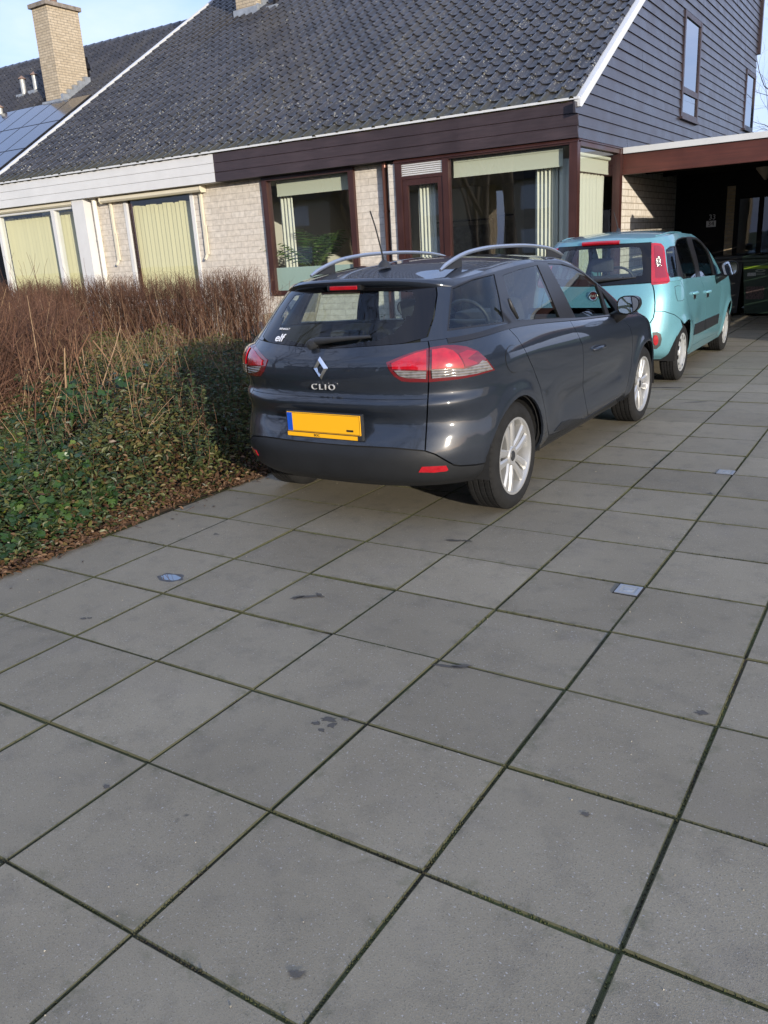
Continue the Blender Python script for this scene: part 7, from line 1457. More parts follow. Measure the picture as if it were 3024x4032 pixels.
for mir in (False, True):
    panel('quarter_panel', HA_L, seam+AR2[js:]+[(S2[0][0],0),(S2[0][0],S2[0][1])]+[C2[-1]]+C2[::-1][1:]+[(C2[0][0],1),(gp[0][0],1)]+gp[:i_s], M_TEAL, hb2, mirror=mir)
    rd = panel('rear_door', HA_L, C2+S2[:4]+[D2[-1]]+D2[::-1][1:]+[(D2[0][0],1),(C2[0][0],1)] if False else C2+[S2[0]]+[D2[-1]]+D2[::-1][1:]+[(D2[0][0],1),(C2[0][0],1)], M_TEAL, hb2, mirror=mir)
    fd = panel('front_door', HA_L, D2+[E2[-1]]+E2[::-1][1:]+[(E2[0][0],1),(D2[0][0],1)], M_TEAL, hb2, mirror=mir)
    panel('sill', HA_L, [(S2[0][0],0),(AF2[0][0]-.004,0),(E2[-1][0],E2[-1][1]),D2[-1],S2[0]], M_TEAL, hb2, mirror=mir)
    panel('front_wing', HA_L, [(AF2[0][0]-.004,0)]+E2[::-1]+[(E2[0][0],1),(2.02,1),(2.4,1),(3,1),(3,0)]+AF2[::-1], M_TEAL, hb2, mirror=mir)
    panel('door_strip', HA_L, o['ha_stripr'], M_GREYP, rd, off=.010, mirror=mir, rim=.016, gap=.001, bulge=.004)
    panel('door_strip', HA_L, o['ha_stripf'], M_GREYP, fd, off=.010, mirror=mir, rim=.016, gap=.001, bulge=.004)
    rwx = [(p[0]+.012, p[1]) for p in o['ha_rearwin']]
    lu = [(p[0], 0.0 if p[1] < .06 else p[1]) for p in o['ha_lampu']]; mv = max(p[1] for p in o['ha_lampd']); ld = [(p[0], 1.0 if p[1] > mv-.012 else p[1]) for p in o['ha_lampd']]
    panel('roof_pillar', HA_G, [(.435,0)]+rwx+[(.482,.835),(0,.835),(0,1),(2.36,1),(2.34,.5),(2.30,0)], M_TEAL, hb2, holes=[o['ha_trim']], mirror=mir, gap=.0015, hole_gap=0)
    panel('window_trim', HA_G, o['ha_trim'], M_TRIMB, hb2, holes=[o['ha_qw'],o['ha_rw'],o['ha_fw']], mirror=mir, gap=0, off=.001, rim=.02)
    for k, nm in (('ha_qw','rear_quarter_glass'),('ha_rw','rear_door_glass'),('ha_fw','front_door_glass')):
        panel(nm, HA_G, o[k], M_CARGLASSH, hb2, mirror=mir, gap=-.003, off=-.003, rim=0, step=.045)
    lamp = panel('tail_lamp', HA_G, lu, M_LAMPR, hb2, mirror=mir, off=.006, rim=.02, gap=0, step=.02, bulge=.013)
    lm = np.array(lu).mean(0); panel('dark_lens', HA_G, [tuple(lm+(np.array(q)-lm)*np.array([.60,.80])) for q in lu], M_LAMPR2, lamp, mirror=mir, off=.0195, rim=.004, gap=0, step=.02, bulge=.004)
    panel('lamp_foot', HA_L, ld, M_LAMPR, lamp, mirror=mir, off=.006, rim=.02, gap=0, step=.02, bulge=.011)
    panel('clear_lens', HA_G, [tuple(np.array(o['ha_lens']).mean(0)+(np.array(q)-np.array(o['ha_lens']).mean(0))*.82) for q in o['ha_lens']], M_LENSD, lamp, mirror=mir, off=.0265, rim=.012, gap=0, step=.015)
    fh = panel('fog_lamp_housing', HA_L, o['ha_fog'], M_BLKP, hb2, mirror=mir, off=.004, rim=.01, gap=0, step=.02)
    panel('fog_lamp', HA_L, o['ha_fogr'], M_LAMPR, fh, mirror=mir, off=.012, rim=.012, gap=0, step=.015, bulge=.01)
    if not mir:
        f = np.array(o['ha_fuel']); panel('fuel_flap', HA_L, o['ha_fuel'], M_TEAL, hb2, off=.0025, rim=.006, gap=0, step=.02)
        panel('fuel_flap_seam', HA_L, [tuple(f.mean(0)+(p-f.mean(0))*1.05) for p in f], M_UNDER, hb2, holes=[o['ha_fuel']], off=.0012, rim=0, gap=0, step=.02)
rw = o['ha_rearwin']
outer = [(0,.012),(rw[0][0],.012)]+rw+[(.478,.825),(0,.83)]
inner_ = [(0,.13),(.30,.13),(.366,.15),(.376,.25),(.376,.62),(.368,.70),(.30,.72),(0,.72)]
rg2 = panel('tailgate_glass', HA_G, inner_, M_CARGLASSH, hb2, both=True, gap=0, rim=0, off=-.001)
ring_panel('glass_border', HA_G, outer, inner_, M_GLOSSB, rg2, gap=.0, rim=.008, off=0)
g = MB(); gu, gv = np.meshgrid(np.linspace(2.36,3,14), np.linspace(0,1,10), indexing='ij'); p = HA_G.P(gu,gv)
for s in (1,-1):
    g.add([(float(s*a[0]),float(a[1]),float(a[2])) for a in p.reshape(-1,3)], [(i*10+j,i*10+j+1,i*10+11+j,i*10+10+j) for i in range(13) for j in range(9)])
g.build('windscreen', M_CARGLASSH, hb2, smooth=True, recalc=False)
make_roof(HA_G, .055, M_TEAL, hb2)
for s in (1,-1):                       # pressed ridge along each side of the roof
    us = np.linspace(.62,1.8,24); q = roof_pt(HA_G, us, np.full(24,.10), .055); g = MB()
    g.tube([(s*a[0],a[1],a[2]+.004) for a in q],[.002]+[.006]*22+[.002],8); g.build('roof_ridge', M_TEAL, hb2, smooth=True)
e0 = HA_G.P(np.array([.12]), np.array([.90]))[0]
g = MB(); us = np.linspace(0,.195,8); pts = HA_G.P(us, np.full(8,.885)); nn = HA_G.Nrm(us, np.full(8,.885))
line = [(-a[0],a[1]+n[1]*.012,a[2]) for a,n in zip(pts[::-1],nn[::-1])]+[(a[0],a[1]+n[1]*.012,a[2]) for a,n in zip(pts[1:],nn[1:])]
g.tube(line, .022, 10); g.build('brake_lamp', M_LAMPR, hb2, smooth=True, angle=60)
t = MB(); t.lathe([(.0,.05),(.012,.045),(.032,.0)],14,(-.02,.35,1.535)); an = t.build('antenna_base', M_BLKP, hb2, smooth=True)
t = MB(); t.tube([(-.02,.35,1.57),(-.05,.27,1.75)],[.005,.0035],6); t.build('antenna_mast', M_BLKP, an)
g = MB(); us = np.linspace(2.0,3.0,24); e = HA_L.P(us, np.ones(24)); V_, Q = [], []
for i in range(24):
    for w in np.linspace(0,1,8):
        yb = 2.15+.10*(1-abs(e[i,0])/.8); V_.append((float(e[i,0]), float(e[i,1]+(yb-e[i,1])*w), float(e[i,2]+(.99-e[i,2])*w+.05*w*(1-w))))
Q = [(i*8+j,i*8+j+1,i*8+9+j,i*8+8+j) for i in range(23) for j in range(7)]
g.add(V_,Q); g.add([(-x,y,z) for x,y,z in V_],[q[::-1] for q in Q]); g.build('bonnet', M_TEAL, hb2, smooth=True, recalc=False)
g = MB(); g.tube([(-.06,-.475,1.06),(.0,-.487,1.075),(.22,-.470,1.085),(.40,-.43,1.09)],[.022,.02,.012,.008],8); g.build('wiper', M_BLKP, hb2, smooth=True, angle=50)
# round badge on the tailgate
bd = bpy.data.objects.new('badge', None); link(bd, hb2); bd.location = (0,-.532,.925)
g = MB(); g.lathe([(.036,-.006),(.045,-.010),(.052,-.004),(.052,.012)],28,(0,0,0),'Y'); g.build('badge_ring', M_CHROME, bd, smooth=True, angle=40)
g = MB(); g.lathe([(0,-.006),(.037,-.006)],28,(0,0,0),'Y'); g.build('badge_face', principled('badge_red',(.12,.006,.01),rough=.2), bd)
text_mesh('FIAT', .034, M_SIGNW, 'badge_lettering', bd, (0,-.008,0), extr=.001)
for s in (1,-1): mirror_unit(hb2, .860, 1.045, 1.52, .985, 1.150, .13, M_TRIMB, M_TRIMB, s, .0)
for s in (1,-1):
    for (y,z) in ((.36,.86),(1.06,.825)):
        u_, v_ = solve_side(HA_L, [y], [z])[0]; x = float(HA_L.P(np.array([u_]), np.array([v_]))[0][0])
        g = MB(); g.tube([(s*(x-.004),y-.085,z+.012),(s*(x+.024),y-.06,z+.016),(s*(x+.030),y,z+.016),(s*(x+.024),y+.06,z+.016),(s*(x-.004),y+.085,z+.012)],[.012,.017,.018,.017,.012],10)
        h_ = g.build('door_handle', M_TEAL, hb2, smooth=True, angle=60)
        g = MB(); g.bbox((s*x-.006,y-.055,z-.05),(s*x+.006,y+.055,z+.0),.005); g.build('handle_recess', M_UNDER if False else M_TRIMB, h_)
inner(HA_L, hb2, [AR2, AF2])
wells(hb2, (0,2.44), .292, .345, .58, .80)
g = MB(); g.box((-.55,-.48,.24),(.55,2.9,.30)); g.box((-.74,.40,.23),(.74,2.0,.28)); g.tube([(-.70,0,.29),(.70,0,.29)],.04,8); g.build('underbody', M_UNDER, hb2)
cabin(hb2, .70, 1.12, .36, 1.75, .98, -.36, .54, .52, .44)
g = MB(); g.box((-.60,-.38,.62),(.60,.30,.66)); g.build('load_floor', M_INT, hb2)
for y in (0,2.44):
    for s in (1,-1): make_wheel(hb2, 'wheel', s*.712, y, .293, s, .293, .175, .195, 'cover', .2 if y == 0 else .9)
# ================================================================== planting
def mat_leaf(name, stops, rough=.42, trans=.25):
    m = bpy.data.materials.new(name); m.use_nodes = True; nt = m.node_tree; L = nt.links.new; b = nt.nodes['Principled BSDF']; out = nt.nodes['Material Output']
    at = N(nt,'ShaderNodeAttribute', attribute_name='tone'); rp = N(nt,'ShaderNodeValToRGB'); cr = rp.color_ramp
    while len(cr.elements) < len(stops): cr.elements.new(.5)
    for e, (p, c) in zip(cr.elements, stops): e.position = p; e.color = (*c,1)
    L(at.outputs['Fac'], rp.inputs[0]); L(rp.outputs[0], b.inputs['Base Color']); b.inputs['Roughness'].default_value = rough; b.inputs['Specular IOR Level'].default_value = .35
    tl = N(nt,'ShaderNodeBsdfTranslucent'); sc = N(nt,'ShaderNodeVectorMath', operation='SCALE'); sc.inputs['Scale'].default_value = 1.4; L(rp.outputs[0], sc.inputs[0]); L(sc.outputs[0], tl.inputs[0])
    mx = N(nt,'ShaderNodeMixShader'); mx.inputs[0].default_value = trans; L(b.outputs[0], mx.inputs[1]); L(tl.outputs[0], mx.inputs[2]); L(mx.outputs[0], out.inputs[0])
    return m
M_COVER = mat_leaf('ground_cover_leaf', [(0,(.022,.032,.012)),(.35,(.050,.068,.021)),(.62,(.11,.115,.036)),(.80,(.16,.125,.045)),(.9,(.12,.068,.030)),(1,(.065,.030,.016))])
M_PRIV = mat_leaf('privet_leaf', [(0,(.022,.038,.020)),(.5,(.052,.076,.034)),(.8,(.09,.125,.045)),(1,(.14,.11,.045))])
M_IVY = mat_leaf('ivy_leaf', [(0,(.014,.036,.010)),(.5,(.032,.075,.018)),(.8,(.075,.13,.03)),(1,(.17,.20,.03))], rough=.3)
M_VIB = mat_leaf('viburnum_leaf', [(0,(.012,.030,.014)),(.5,(.022,.050,.020)),(.8,(.10,.13,.03)),(1,(.16,.10,.03))], rough=.28)
M_DEAD = mat_leaf('dead_leaf', [(0,(.035,.018,.010)),(.5,(.10,.052,.026)),(.8,(.17,.10,.055)),(1,(.26,.18,.11))], rough=.8, trans=.1)
M_TWIG = mat_leaf('twig_bark', [(0,(.055,.028,.018)),(.5,(.125,.060,.036)),(.8,(.19,.105,.062)),(1,(.34,.23,.13))], rough=.8, trans=0.0)
def frames(D, rr, n):
    """two unit vectors across each direction"""
    D = D/np.linalg.norm(D, axis=1, keepdims=True); a = rr.normal(size=(n,3)); x = np.cross(D, a); x /= np.linalg.norm(x, axis=1, keepdims=True); return D, x, np.cross(D, x)
def leaves(P, D, up, L_, Wd, rr, fold=.25, curl=.15, shape='oval'):
    """one small folded blade per point: returns verts (n*6,3), tris"""
    n = len(P); D = D/np.linalg.norm(D, axis=1, keepdims=True); s = np.cross(D, up); s /= np.maximum(np.linalg.norm(s, axis=1, keepdims=True), 1e-6); u = np.cross(s, D)
    L_ = np.broadcast_to(L_, n)[:,None]; Wd = np.broadcast_to(Wd, n)[:,None]
    V = np.zeros((n,6,3), np.float32)
    V[:,0] = P; V[:,3] = P+D*L_-u*L_*curl
    V[:,1] = P+D*L_*.32+s*Wd*.5+u*Wd*fold; V[:,2] = P+D*L_*.68+s*Wd*.42+u*Wd*fold-u*L_*curl*.4
    V[:,5] = P+D*L_*.32-s*Wd*.5+u*Wd*fold; V[:,4] = P+D*L_*.68-s*Wd*.42+u*Wd*fold-u*L_*curl*.4
    b = (np.arange(n)*6)[:,None]
    T = np.concatenate([b+np.array([[0,1,2]]), b+np.array([[0,2,3]]), b+np.array([[0,3,4]]), b+np.array([[0,4,5]])])
    return V.reshape(-1,3), T
def leaf_obj(name, sets, mat, parent=None):
    V, T, tn = [], [], []; b = 0
    for (v, t, tone) in sets:
        V.append(v); T.append(t+b); tn.append(np.repeat(tone, len(v)//len(tone))); b += len(v)
    return np_mesh(name, np.concatenate(V), np.concatenate(T), mat, parent, attrs={'tone': np.concatenate(tn)})
def twigs(P, D, L_, r0, r1, rr, nseg=4, bend=.18, lift=.0, ztop=None):
    n = len(P); D = D/np.linalg.norm(D, axis=1, keepdims=True); L_ = np.broadcast_to(L_, n); r0 = np.broadcast_to(r0, n); r1 = np.broadcast_to(r1, n)
    pts = np.zeros((n, nseg+1, 3)); pts[:,0] = P; d = D.copy()
    for k in range(nseg):
        pts[:,k+1] = pts[:,k]+d*(L_/nseg)[:,None]
        d = d+rr.normal(0, bend, (n,3)); d[:,2] += lift; d /= np.linalg.norm(d, axis=1, keepdims=True)
    if ztop is not None: pts[...,2] = np.minimum(pts[...,2], ztop+rr.normal(0,.02,(n,1)))
    _, x, y = frames(D, rr, n); V = np.zeros((n, nseg+1, 3, 3))
    for k in range(nseg+1):
        r = (r0+(r1-r0)*k/nseg)[:,None]
        for q in range(3):
            a = 2.094*q; V[:,k,q] = pts[:,k]+x*r*math.cos(a)+y*r*math.sin(a)
    b = (np.arange(n)*(nseg+1)*3)[:,None]; Q = []
    for k in range(nseg):
        for q in range(3): Q.append(b+np.array([[k*3+q, k*3+(q+1)%3, k*3+3+(q+1)%3, k*3+3+q]]))
    return V.reshape(-1,3), np.concatenate(Q), pts
def twig_obj(name, sets, mat, parent=None):
    V, Q, tn = [], [], []; b = 0
    for (v, q, tone) in sets:
        V.append(v); Q.append(q+b); tn.append(np.repeat(tone, len(v)//len(tone))); b += len(v)
    return np_mesh(name, np.concatenate(V), np.concatenate(Q), mat, parent, smooth=True, attrs={'tone': np.concatenate(tn)})
rv = np.random.default_rng(21)
# ---- clipped bare hedge along the house
def hedge(name, label, line, depth, ztop, n_stem, n_twig, r, seed, cat='hedge', zspread=0.0, dens=None):
    rr = np.random.default_rng(seed); line = np.array(line, float); seg = np.linalg.norm(np.diff(line, axis=0), axis=1); cum = np.r_[0, np.cumsum(seg)]
    def on(t):
        s = t*cum[-1]; return np.stack([np.interp(s, cum, line[:,0]), np.interp(s, cum, line[:,1])], -1)
    t = rr.random(n_stem); nc = max(8, int(cum[-1]/.16)); t = (np.round(t*nc)+rr.normal(0,.26,n_stem))/nc; t = np.clip(t,0,1)
    b = on(t); P = np.c_[b+rr.normal(0, depth*.16, (n_stem,2)), np.zeros(n_stem)]
    D = np.c_[rr.normal(0,.14,n_stem), rr.normal(0,.14,n_stem), np.ones(n_stem)]
    h = ztop-rr.uniform(0, .25, n_stem)-zspread*rr.random(n_stem)
    v1, q1, p1 = twigs(P, D, h*1.0, r*np.where(rr.random(n_stem) < .12, 1.9, 1)*rr.uniform(.6,1.4,n_stem), r*.32, rr, 6, .10, .06, ztop)
    t1 = np.clip(rr.normal(.52,.27,n_stem),0,.95)
    # side twigs leave the stems and fill the clipped head
    k = rr.integers(0, n_stem, n_twig); f = rr.beta(2.4,1.25,n_twig)*5.6; i = f.astype(int); fr = (f-i)[:,None]
    P2 = p1[k,i]*(1-fr)+p1[k,np.minimum(i+1,6)]*fr
    D2 = np.c_[rr.normal(0,.55,n_twig), rr.normal(0,.55,n_twig), rr.uniform(.25,1.2,n_twig)]
    v2, q2, p2 = twigs(P2, D2, rr.uniform(.12,.42,n_twig), r*.34*rr.uniform(.7,1.2,n_twig), r*.15, rr, 4, .22, .06, ztop)
    t2 = np.clip(rr.normal(.42,.2,n_twig),0,.9)
    n3 = n_twig; k = rr.integers(0, n_twig, n3); P3 = p2[k, rr.integers(1,4,n3)]
    D3 = np.c_[rr.normal(0,.6,n3), rr.normal(0,.6,n3), rr.uniform(.1,1.1,n3)]
    v3, q3, _ = twigs(P3, D3, rr.uniform(.06,.20,n3), r*.17, r*.08, rr, 2, .25, .05, ztop+.035)
    t3 = np.clip(rr.normal(.40,.18,n3),0,.85)
    root = thing(name, label, cat, (float(line[:,0].mean()), float(line[:,1].mean()), 0))
    off = np.array([line[:,0].mean(), line[:,1].mean(), 0])
    twig_obj('stems', [(v1-off,q1,t1)], M_TWIG, root); twig_obj('twigs', [(v2-off,q2,t2),(v3-off,q3,t3)], M_TWIG, root)
    return root, p1
hedge('clipped_hedge', 'leafless brown clipped hedge with a level top in front of the white fascia house', [(-4.55,7.3),(-6.5,7.25),(-9,7.2),(-12.2,7.1)], .55, 1.385, 1500, 15000, .0062, 31)
hedge('bare_shrub', 'tall loose leafless reddish shrub with pale cut stems at the left edge', [(-2.15,1.25),(-2.75,1.9),(-3.4,2.6),(-4.3,3.4),(-5.6,4.4)], .95, 1.36, 560, 7600, .0080, 32, 'shrub', .30)
n = 26; rr = np.random.default_rng(5); b = np.c_[rr.uniform(-3.2,-2.1,n), rr.uniform(1.3,2.9,n), np.zeros(n)]
v, q, _ = twigs(b, np.c_[rr.normal(.05,.25,n), rr.normal(0,.2,n), np.ones(n)], rr.uniform(.7,1.25,n), .012, .007, rr, 6, .16, .05)
cs = thing('cut_stems', 'thick pale pruned stems standing in the leafless shrub at the left edge', 'shrub', (-2.9,2.3,0)); twig_obj('stems', [(v-np.array([-2.9,2.3,0]), q, np.clip(rr.normal(.88,.1,n),0,1))], M_TWIG, cs)
# a few long whips above the hedge
n = 22; b = np.c_[rr.uniform(-11,-8.2,n), rr.uniform(7,7.4,n), np.full(n,1.0)]
v, q, _ = twigs(b, np.c_[rr.normal(0,.3,n), rr.normal(0,.3,n), np.ones(n)], rr.uniform(.5,.9,n), .0045, .002, rr, 5, .12, .03)
wh = thing('hedge_whips', 'thin leafless shoots sticking up above the hedge at the left', 'shoots', (-9.6,7.2,1.0)); twig_obj('shoots', [(v-np.array([-9.6,7.2,1.0]), q, np.full(n,.45))], M_TWIG, wh)

# ---- low evergreen bed
def lump(x, y, s): return .5+.25*np.sin(x*3.1*s+1.3)*np.cos(y*2.7*s+.4)+.25*np.sin(x*5.3*s+y*4.1*s)
def hbed(x, y):
    edge = np.clip((-.50-x)/.42, 0, 1); e = edge**.75
    near = _ss(.2, 2.0, y)
    h = (.23+.24*near-.10*_ss(3.5,6.0,y))*(.55+.85*lump(x,y,1.0))
    h = h*(1+.15*_ss(-1.2,-3.5,x))
    return .02+e*h
def sample_bed(n, x0, x1, y0, y1, rr): return rr.uniform(x0,x1,n), rr.uniform(y0,y1,n)
xs = np.linspace(-12,-.50,116); ys = np.linspace(-1.5,8.2,98); X, Y = np.meshgrid(xs, ys, indexing='ij')
Zb = hbed(X,Y)*.32-.03; Vb = np.stack([X,Y,Zb],-1).reshape(-1,3); nx, ny = X.shape
Qb = [(i*ny+j,(i+1)*ny+j,(i+1)*ny+j+1,i*ny+j+1) for i in range(nx-1) for j in range(ny-1)]
tag(np_mesh('bed_soil', Vb, Qb, M_SOIL, smooth=True), kind='structure')
def cover(n, x0, x1, y0, y1, L0, L1, wr, rr, tone_m, tone_s, zlo=.55, up_b=.7, hs=1.0, keep=None):
    x, y = sample_bed(n, x0, x1, y0, y1, rr)
    if keep is not None: k = rr.random(n) < keep(x, y); x, y = x[k], y[k]
    n = len(x); h = hbed(x,y)*hs; z = h*(zlo+(1.08-zlo)*rr.random(n)**.6)
    P = np.c_[x,y,z]; D = np.c_[rr.normal(size=(n,2)), rr.normal(.25,.45,n)]; up = np.c_[rr.normal(.15,.45,n), rr.normal(-.1,.45,n), np.full(n,up_b)]
    L_ = rr.uniform(L0,L1,n); v, t = leaves(P, D, up, L_, L_*wr, rr)
    return v, t, np.clip(rr.normal(tone_m, tone_s, n)+.12*(lump(x,y,2.3)-.5), 0, 1), P
rr = np.random.default_rng(77)
far = cover(21000, -8.0,-1.0, 2.6,7.3, .030,.058,.42, rr, .63,.15)
mid_ = cover(11500, -3.6,-.62, .9,4.5, .028,.058,.45, rr, .55,.24)
edge_ = cover(11000, -1.2,-.50, .3,6.6, .022,.048,.5, rr, .56,.27, .1)
brown = cover(5200, -2.8,-.65, .3,3.4, .024,.055,.5, rr, .90,.07, .3, keep=lambda x,y: np.clip((lump(x,y,.8)-.45)*4,0.08,1))
tag(leaf_obj('ground_cover', [a[:3] for a in (far, mid_, edge_, brown)], M_COVER), 'low olive green and brown evergreen ground cover filling the bed', 'ground cover', kind='stuff')
# upright privet-like shoots beside the grey car
n = 720; x, y = rr.uniform(-2.3,-.64,n), rr.uniform(.75,6.5,n); h = .30+.30*rr.random(n)*_ss(-.6,-1.1,x)+.22*_ss(1.2,3,y)
v, q, pp = twigs(np.c_[x,y,np.full(n,.02)], np.c_[rr.normal(.05,.22,n), rr.normal(0,.2,n), np.ones(n)], h, .0035, .0015, rr, 6, .10, .04)
pr_ = thing('evergreen_shrub', 'dark green small-leaved evergreen shrub along the left side of the grey car', 'shrub', (-1.2,3.5,0)); o3 = np.array([-1.2,3.5,0])
twig_obj('stems', [(v-o3,q,np.clip(rr.normal(.35,.15,n),0,1))], M_TWIG, pr_)
k = np.repeat(np.arange(n), 30); f = rr.uniform(1.2,6,len(k)); i = np.minimum(f.astype(int),5); fr = (f-i)[:,None]; P = pp[k,i]*(1-fr)+pp[k,i+1]*fr
D = np.c_[rr.normal(size=(len(k),2)), rr.normal(.35,.3,len(k))]; Ll = rr.uniform(.026,.054,len(k)); v, t = leaves(P, D, np.c_[rr.normal(0,.4,(len(k),2)), np.ones(len(k))], Ll, Ll*.45, rr)
leaf_obj('leaves', [(v-o3,t,np.clip(rr.normal(.45,.22,len(k)),0,1))], M_PRIV, pr_)
# dry stalks standing in the bed
n = 900; x, y = rr.uniform(-4.8,-.9,n), rr.uniform(1.4,6.4,n)
v, q, pp = twigs(np.c_[x,y,hbed(x,y)*.3], np.c_[rr.normal(.05,.3,n), rr.normal(0,.3,n), np.ones(n)], rr.uniform(.30,.78,n)*(hbed(x,y)/.45), .0036, .0016, rr, 5, .12, .02)
k = rr.integers(0,n,520); P = pp[k, rr.integers(2,5,520)]; v2, q2, _ = twigs(P, np.c_[rr.normal(0,.6,(520,2)), np.full(520,.7)], rr.uniform(.06,.2,520), .0018, .0009, rr, 3, .15, .05)
tag(twig_obj('dry_stalks', [(v,q,np.clip(rr.normal(.86,.12,n),0,1)),(v2,q2,np.clip(rr.normal(.8,.15,520),0,1))], M_TWIG), 'thin straw coloured dry stalks standing up through the ground cover', 'dry stalks', kind='stuff')
# ivy in the near corner
def ivy(n, x0,x1,y0,y1, rr, name, label, s0, s1, hs=1.0):
    x, y = rr.uniform(x0,x1,n), rr.uniform(y0,y1,n); z = hbed(x,y)*hs*(.55+.6*rr.random(n))+.01
    D = np.c_[rr.normal(.5,.8,n), rr.normal(-.4,.8,n), rr.normal(-.25,.35,n)]; D /= np.linalg.norm(D,axis=1,keepdims=True); up = np.c_[rr.normal(.35,.4,n), rr.normal(-.25,.4,n), np.full(n,.9)]
    s = np.cross(D, up); s /= np.linalg.norm(s,axis=1,keepdims=True); u = np.cross(s, D); Lf = rr.uniform(s0,s1,n)
    shp = [(0,0,0),(-.08,.30,.06),(.18,.55,.04),(.36,.30,.07),(.62,.40,.02),(1,0,-.12),(.62,-.40,.02),(.36,-.30,.07),(.18,-.55,.04),(-.08,-.30,.06),(.3,0,-.02)]
    V = np.zeros((n,11,3))
    for q,(a,b_,c) in enumerate(shp): V[:,q] = np.c_[x,y,z]+(D*a+s*b_+u*c)*Lf[:,None]
    b0 = (np.arange(n)*11)[:,None]; T = np.concatenate([b0+np.array([[10,(q) % 10,(q+1) % 10]]) for q in range(10)])
    return V.reshape(-1,3), T, np.clip(rr.normal(.42,.24,n),0,1)
a = ivy(2200,-2.3,-.56,-.6,1.2,rr,'','',.030,.062); b = ivy(420,-2.9,-1.5,1.0,2.4,rr,'','',.035,.075,1.1)
tag(leaf_obj('ivy', [a], M_IVY), 'glossy green ivy spreading over the near corner of the bed', 'ivy', kind='stuff')
tag(leaf_obj('ivy_patch', [b], M_IVY), 'lighter ivy climbing among the stems at the left edge', 'ivy', kind='stuff')
low = cover(9000, -2.2,-.52, -.4,1.5, .022,.042,.5, rr, .40,.2)
tag(leaf_obj('periwinkle', [low[:3]], M_PRIV), 'small dark green leaves carpeting the bed corner under the ivy', 'ground cover', kind='stuff')
# long-leaved evergreen in the middle of the bed
vb = thing('broadleaf_shrub', 'low shrub with long ribbed dark green and yellow leaves in the middle of the bed', 'shrub', (-1.95,1.75,0)); o3 = np.array([-1.95,1.75,0.0])
n = 210; a_ = rr.uniform(0,6.28,n); r_ = .42*np.sqrt(rr.random(n)); P = np.c_[-1.95+r_*np.cos(a_)*1.25, 1.75+r_*np.sin(a_), .30+.26*(1-(r_/.45)**2)*rr.uniform(.6,1.1,n)]
D = np.c_[np.cos(a_)+rr.normal(0,.5,n), np.sin(a_)+rr.normal(0,.5,n), rr.normal(-.25,.35,n)]; Ll = rr.uniform(.075,.125,n); v, t = leaves(P, D, np.c_[rr.normal(0,.3,(n,2)),np.ones(n)], Ll, Ll*.36, rr, .12, .22)
leaf_obj('leaves', [(v-o3,t,np.clip(rr.normal(.42,.28,n),0,1))], M_VIB, vb)
v, q, _ = twigs(np.c_[P[:,:2]*.4+np.array([-1.95,1.75])*.6, np.full(n,.05)], P-np.c_[P[:,:2]*.4+np.array([-1.95,1.75])*.6, np.full(n,.05)], np.linalg.norm(P-np.c_[P[:,:2]*.4+np.array([-1.95,1.75])*.6, np.full(n,.05)],axis=1), .003, .0018, rr, 3, .03)
twig_obj('stems', [(v-o3,q,np.full(n,.25))], M_TWIG, vb)
# dead leaves along the edge of the paving
n = 6500; y = rr.uniform(-1.2,6.5,n); x = -.47-np.abs(rr.normal(0,.10,n))+.03*np.sin(y*3)+.05*(rr.random(n) < .08)*rr.random(n)
P = np.c_[x,y,.012+hbed(x,y)*rr.uniform(.2,.9,n)]; D = np.c_[rr.normal(size=(n,2)), rr.normal(0,.25,n)]; Ll = rr.uniform(.018,.045,n)
d1 = leaves(P, D, np.c_[rr.normal(0,.35,(n,2)),np.ones(n)], Ll, Ll*.55, rr, .2, .3)
n2 = 26; y = rr.uniform(0,2.6,n2); x = -.48+np.abs(rr.normal(0,.10,n2)); P = np.c_[x,y,np.full(n2,.006)]; Ll2 = rr.uniform(.012,.03,n2)
d2 = leaves(P, np.c_[rr.normal(size=(n2,2)),np.zeros(n2)], np.c_[np.zeros((n2,2)),np.ones(n2)], Ll2, Ll2*.4, rr, .15, .1)
tag(leaf_obj('leaf_litter', [(*d1,np.clip(rr.normal(.5,.22,n),0,1)),(*d2,np.clip(rr.normal(.4,.2,n2),0,1))], M_DEAD), 'brown fallen leaves lying along the edge of the paving', 'fallen leaves', kind='stuff')
n = 46; y = rr.uniform(.2,2.6,n); x = -.52+rr.normal(0,.07,n); v, q, _ = twigs(np.c_[x,y,np.full(n,.012)], np.c_[rr.normal(.2,.6,n), rr.normal(0,1,n), np.full(n,.03)], rr.uniform(.05,.16,n), .0022, .001, rr, 3, .15)
v[:,2] = np.maximum(v[:,2], .002)
tag(twig_obj('fallen_twigs', [(v,q,np.clip(rr.normal(.3,.2,n),0,1))], M_TWIG), 'short fallen twigs scattered along the paving edge', 'twigs', kind='stuff')

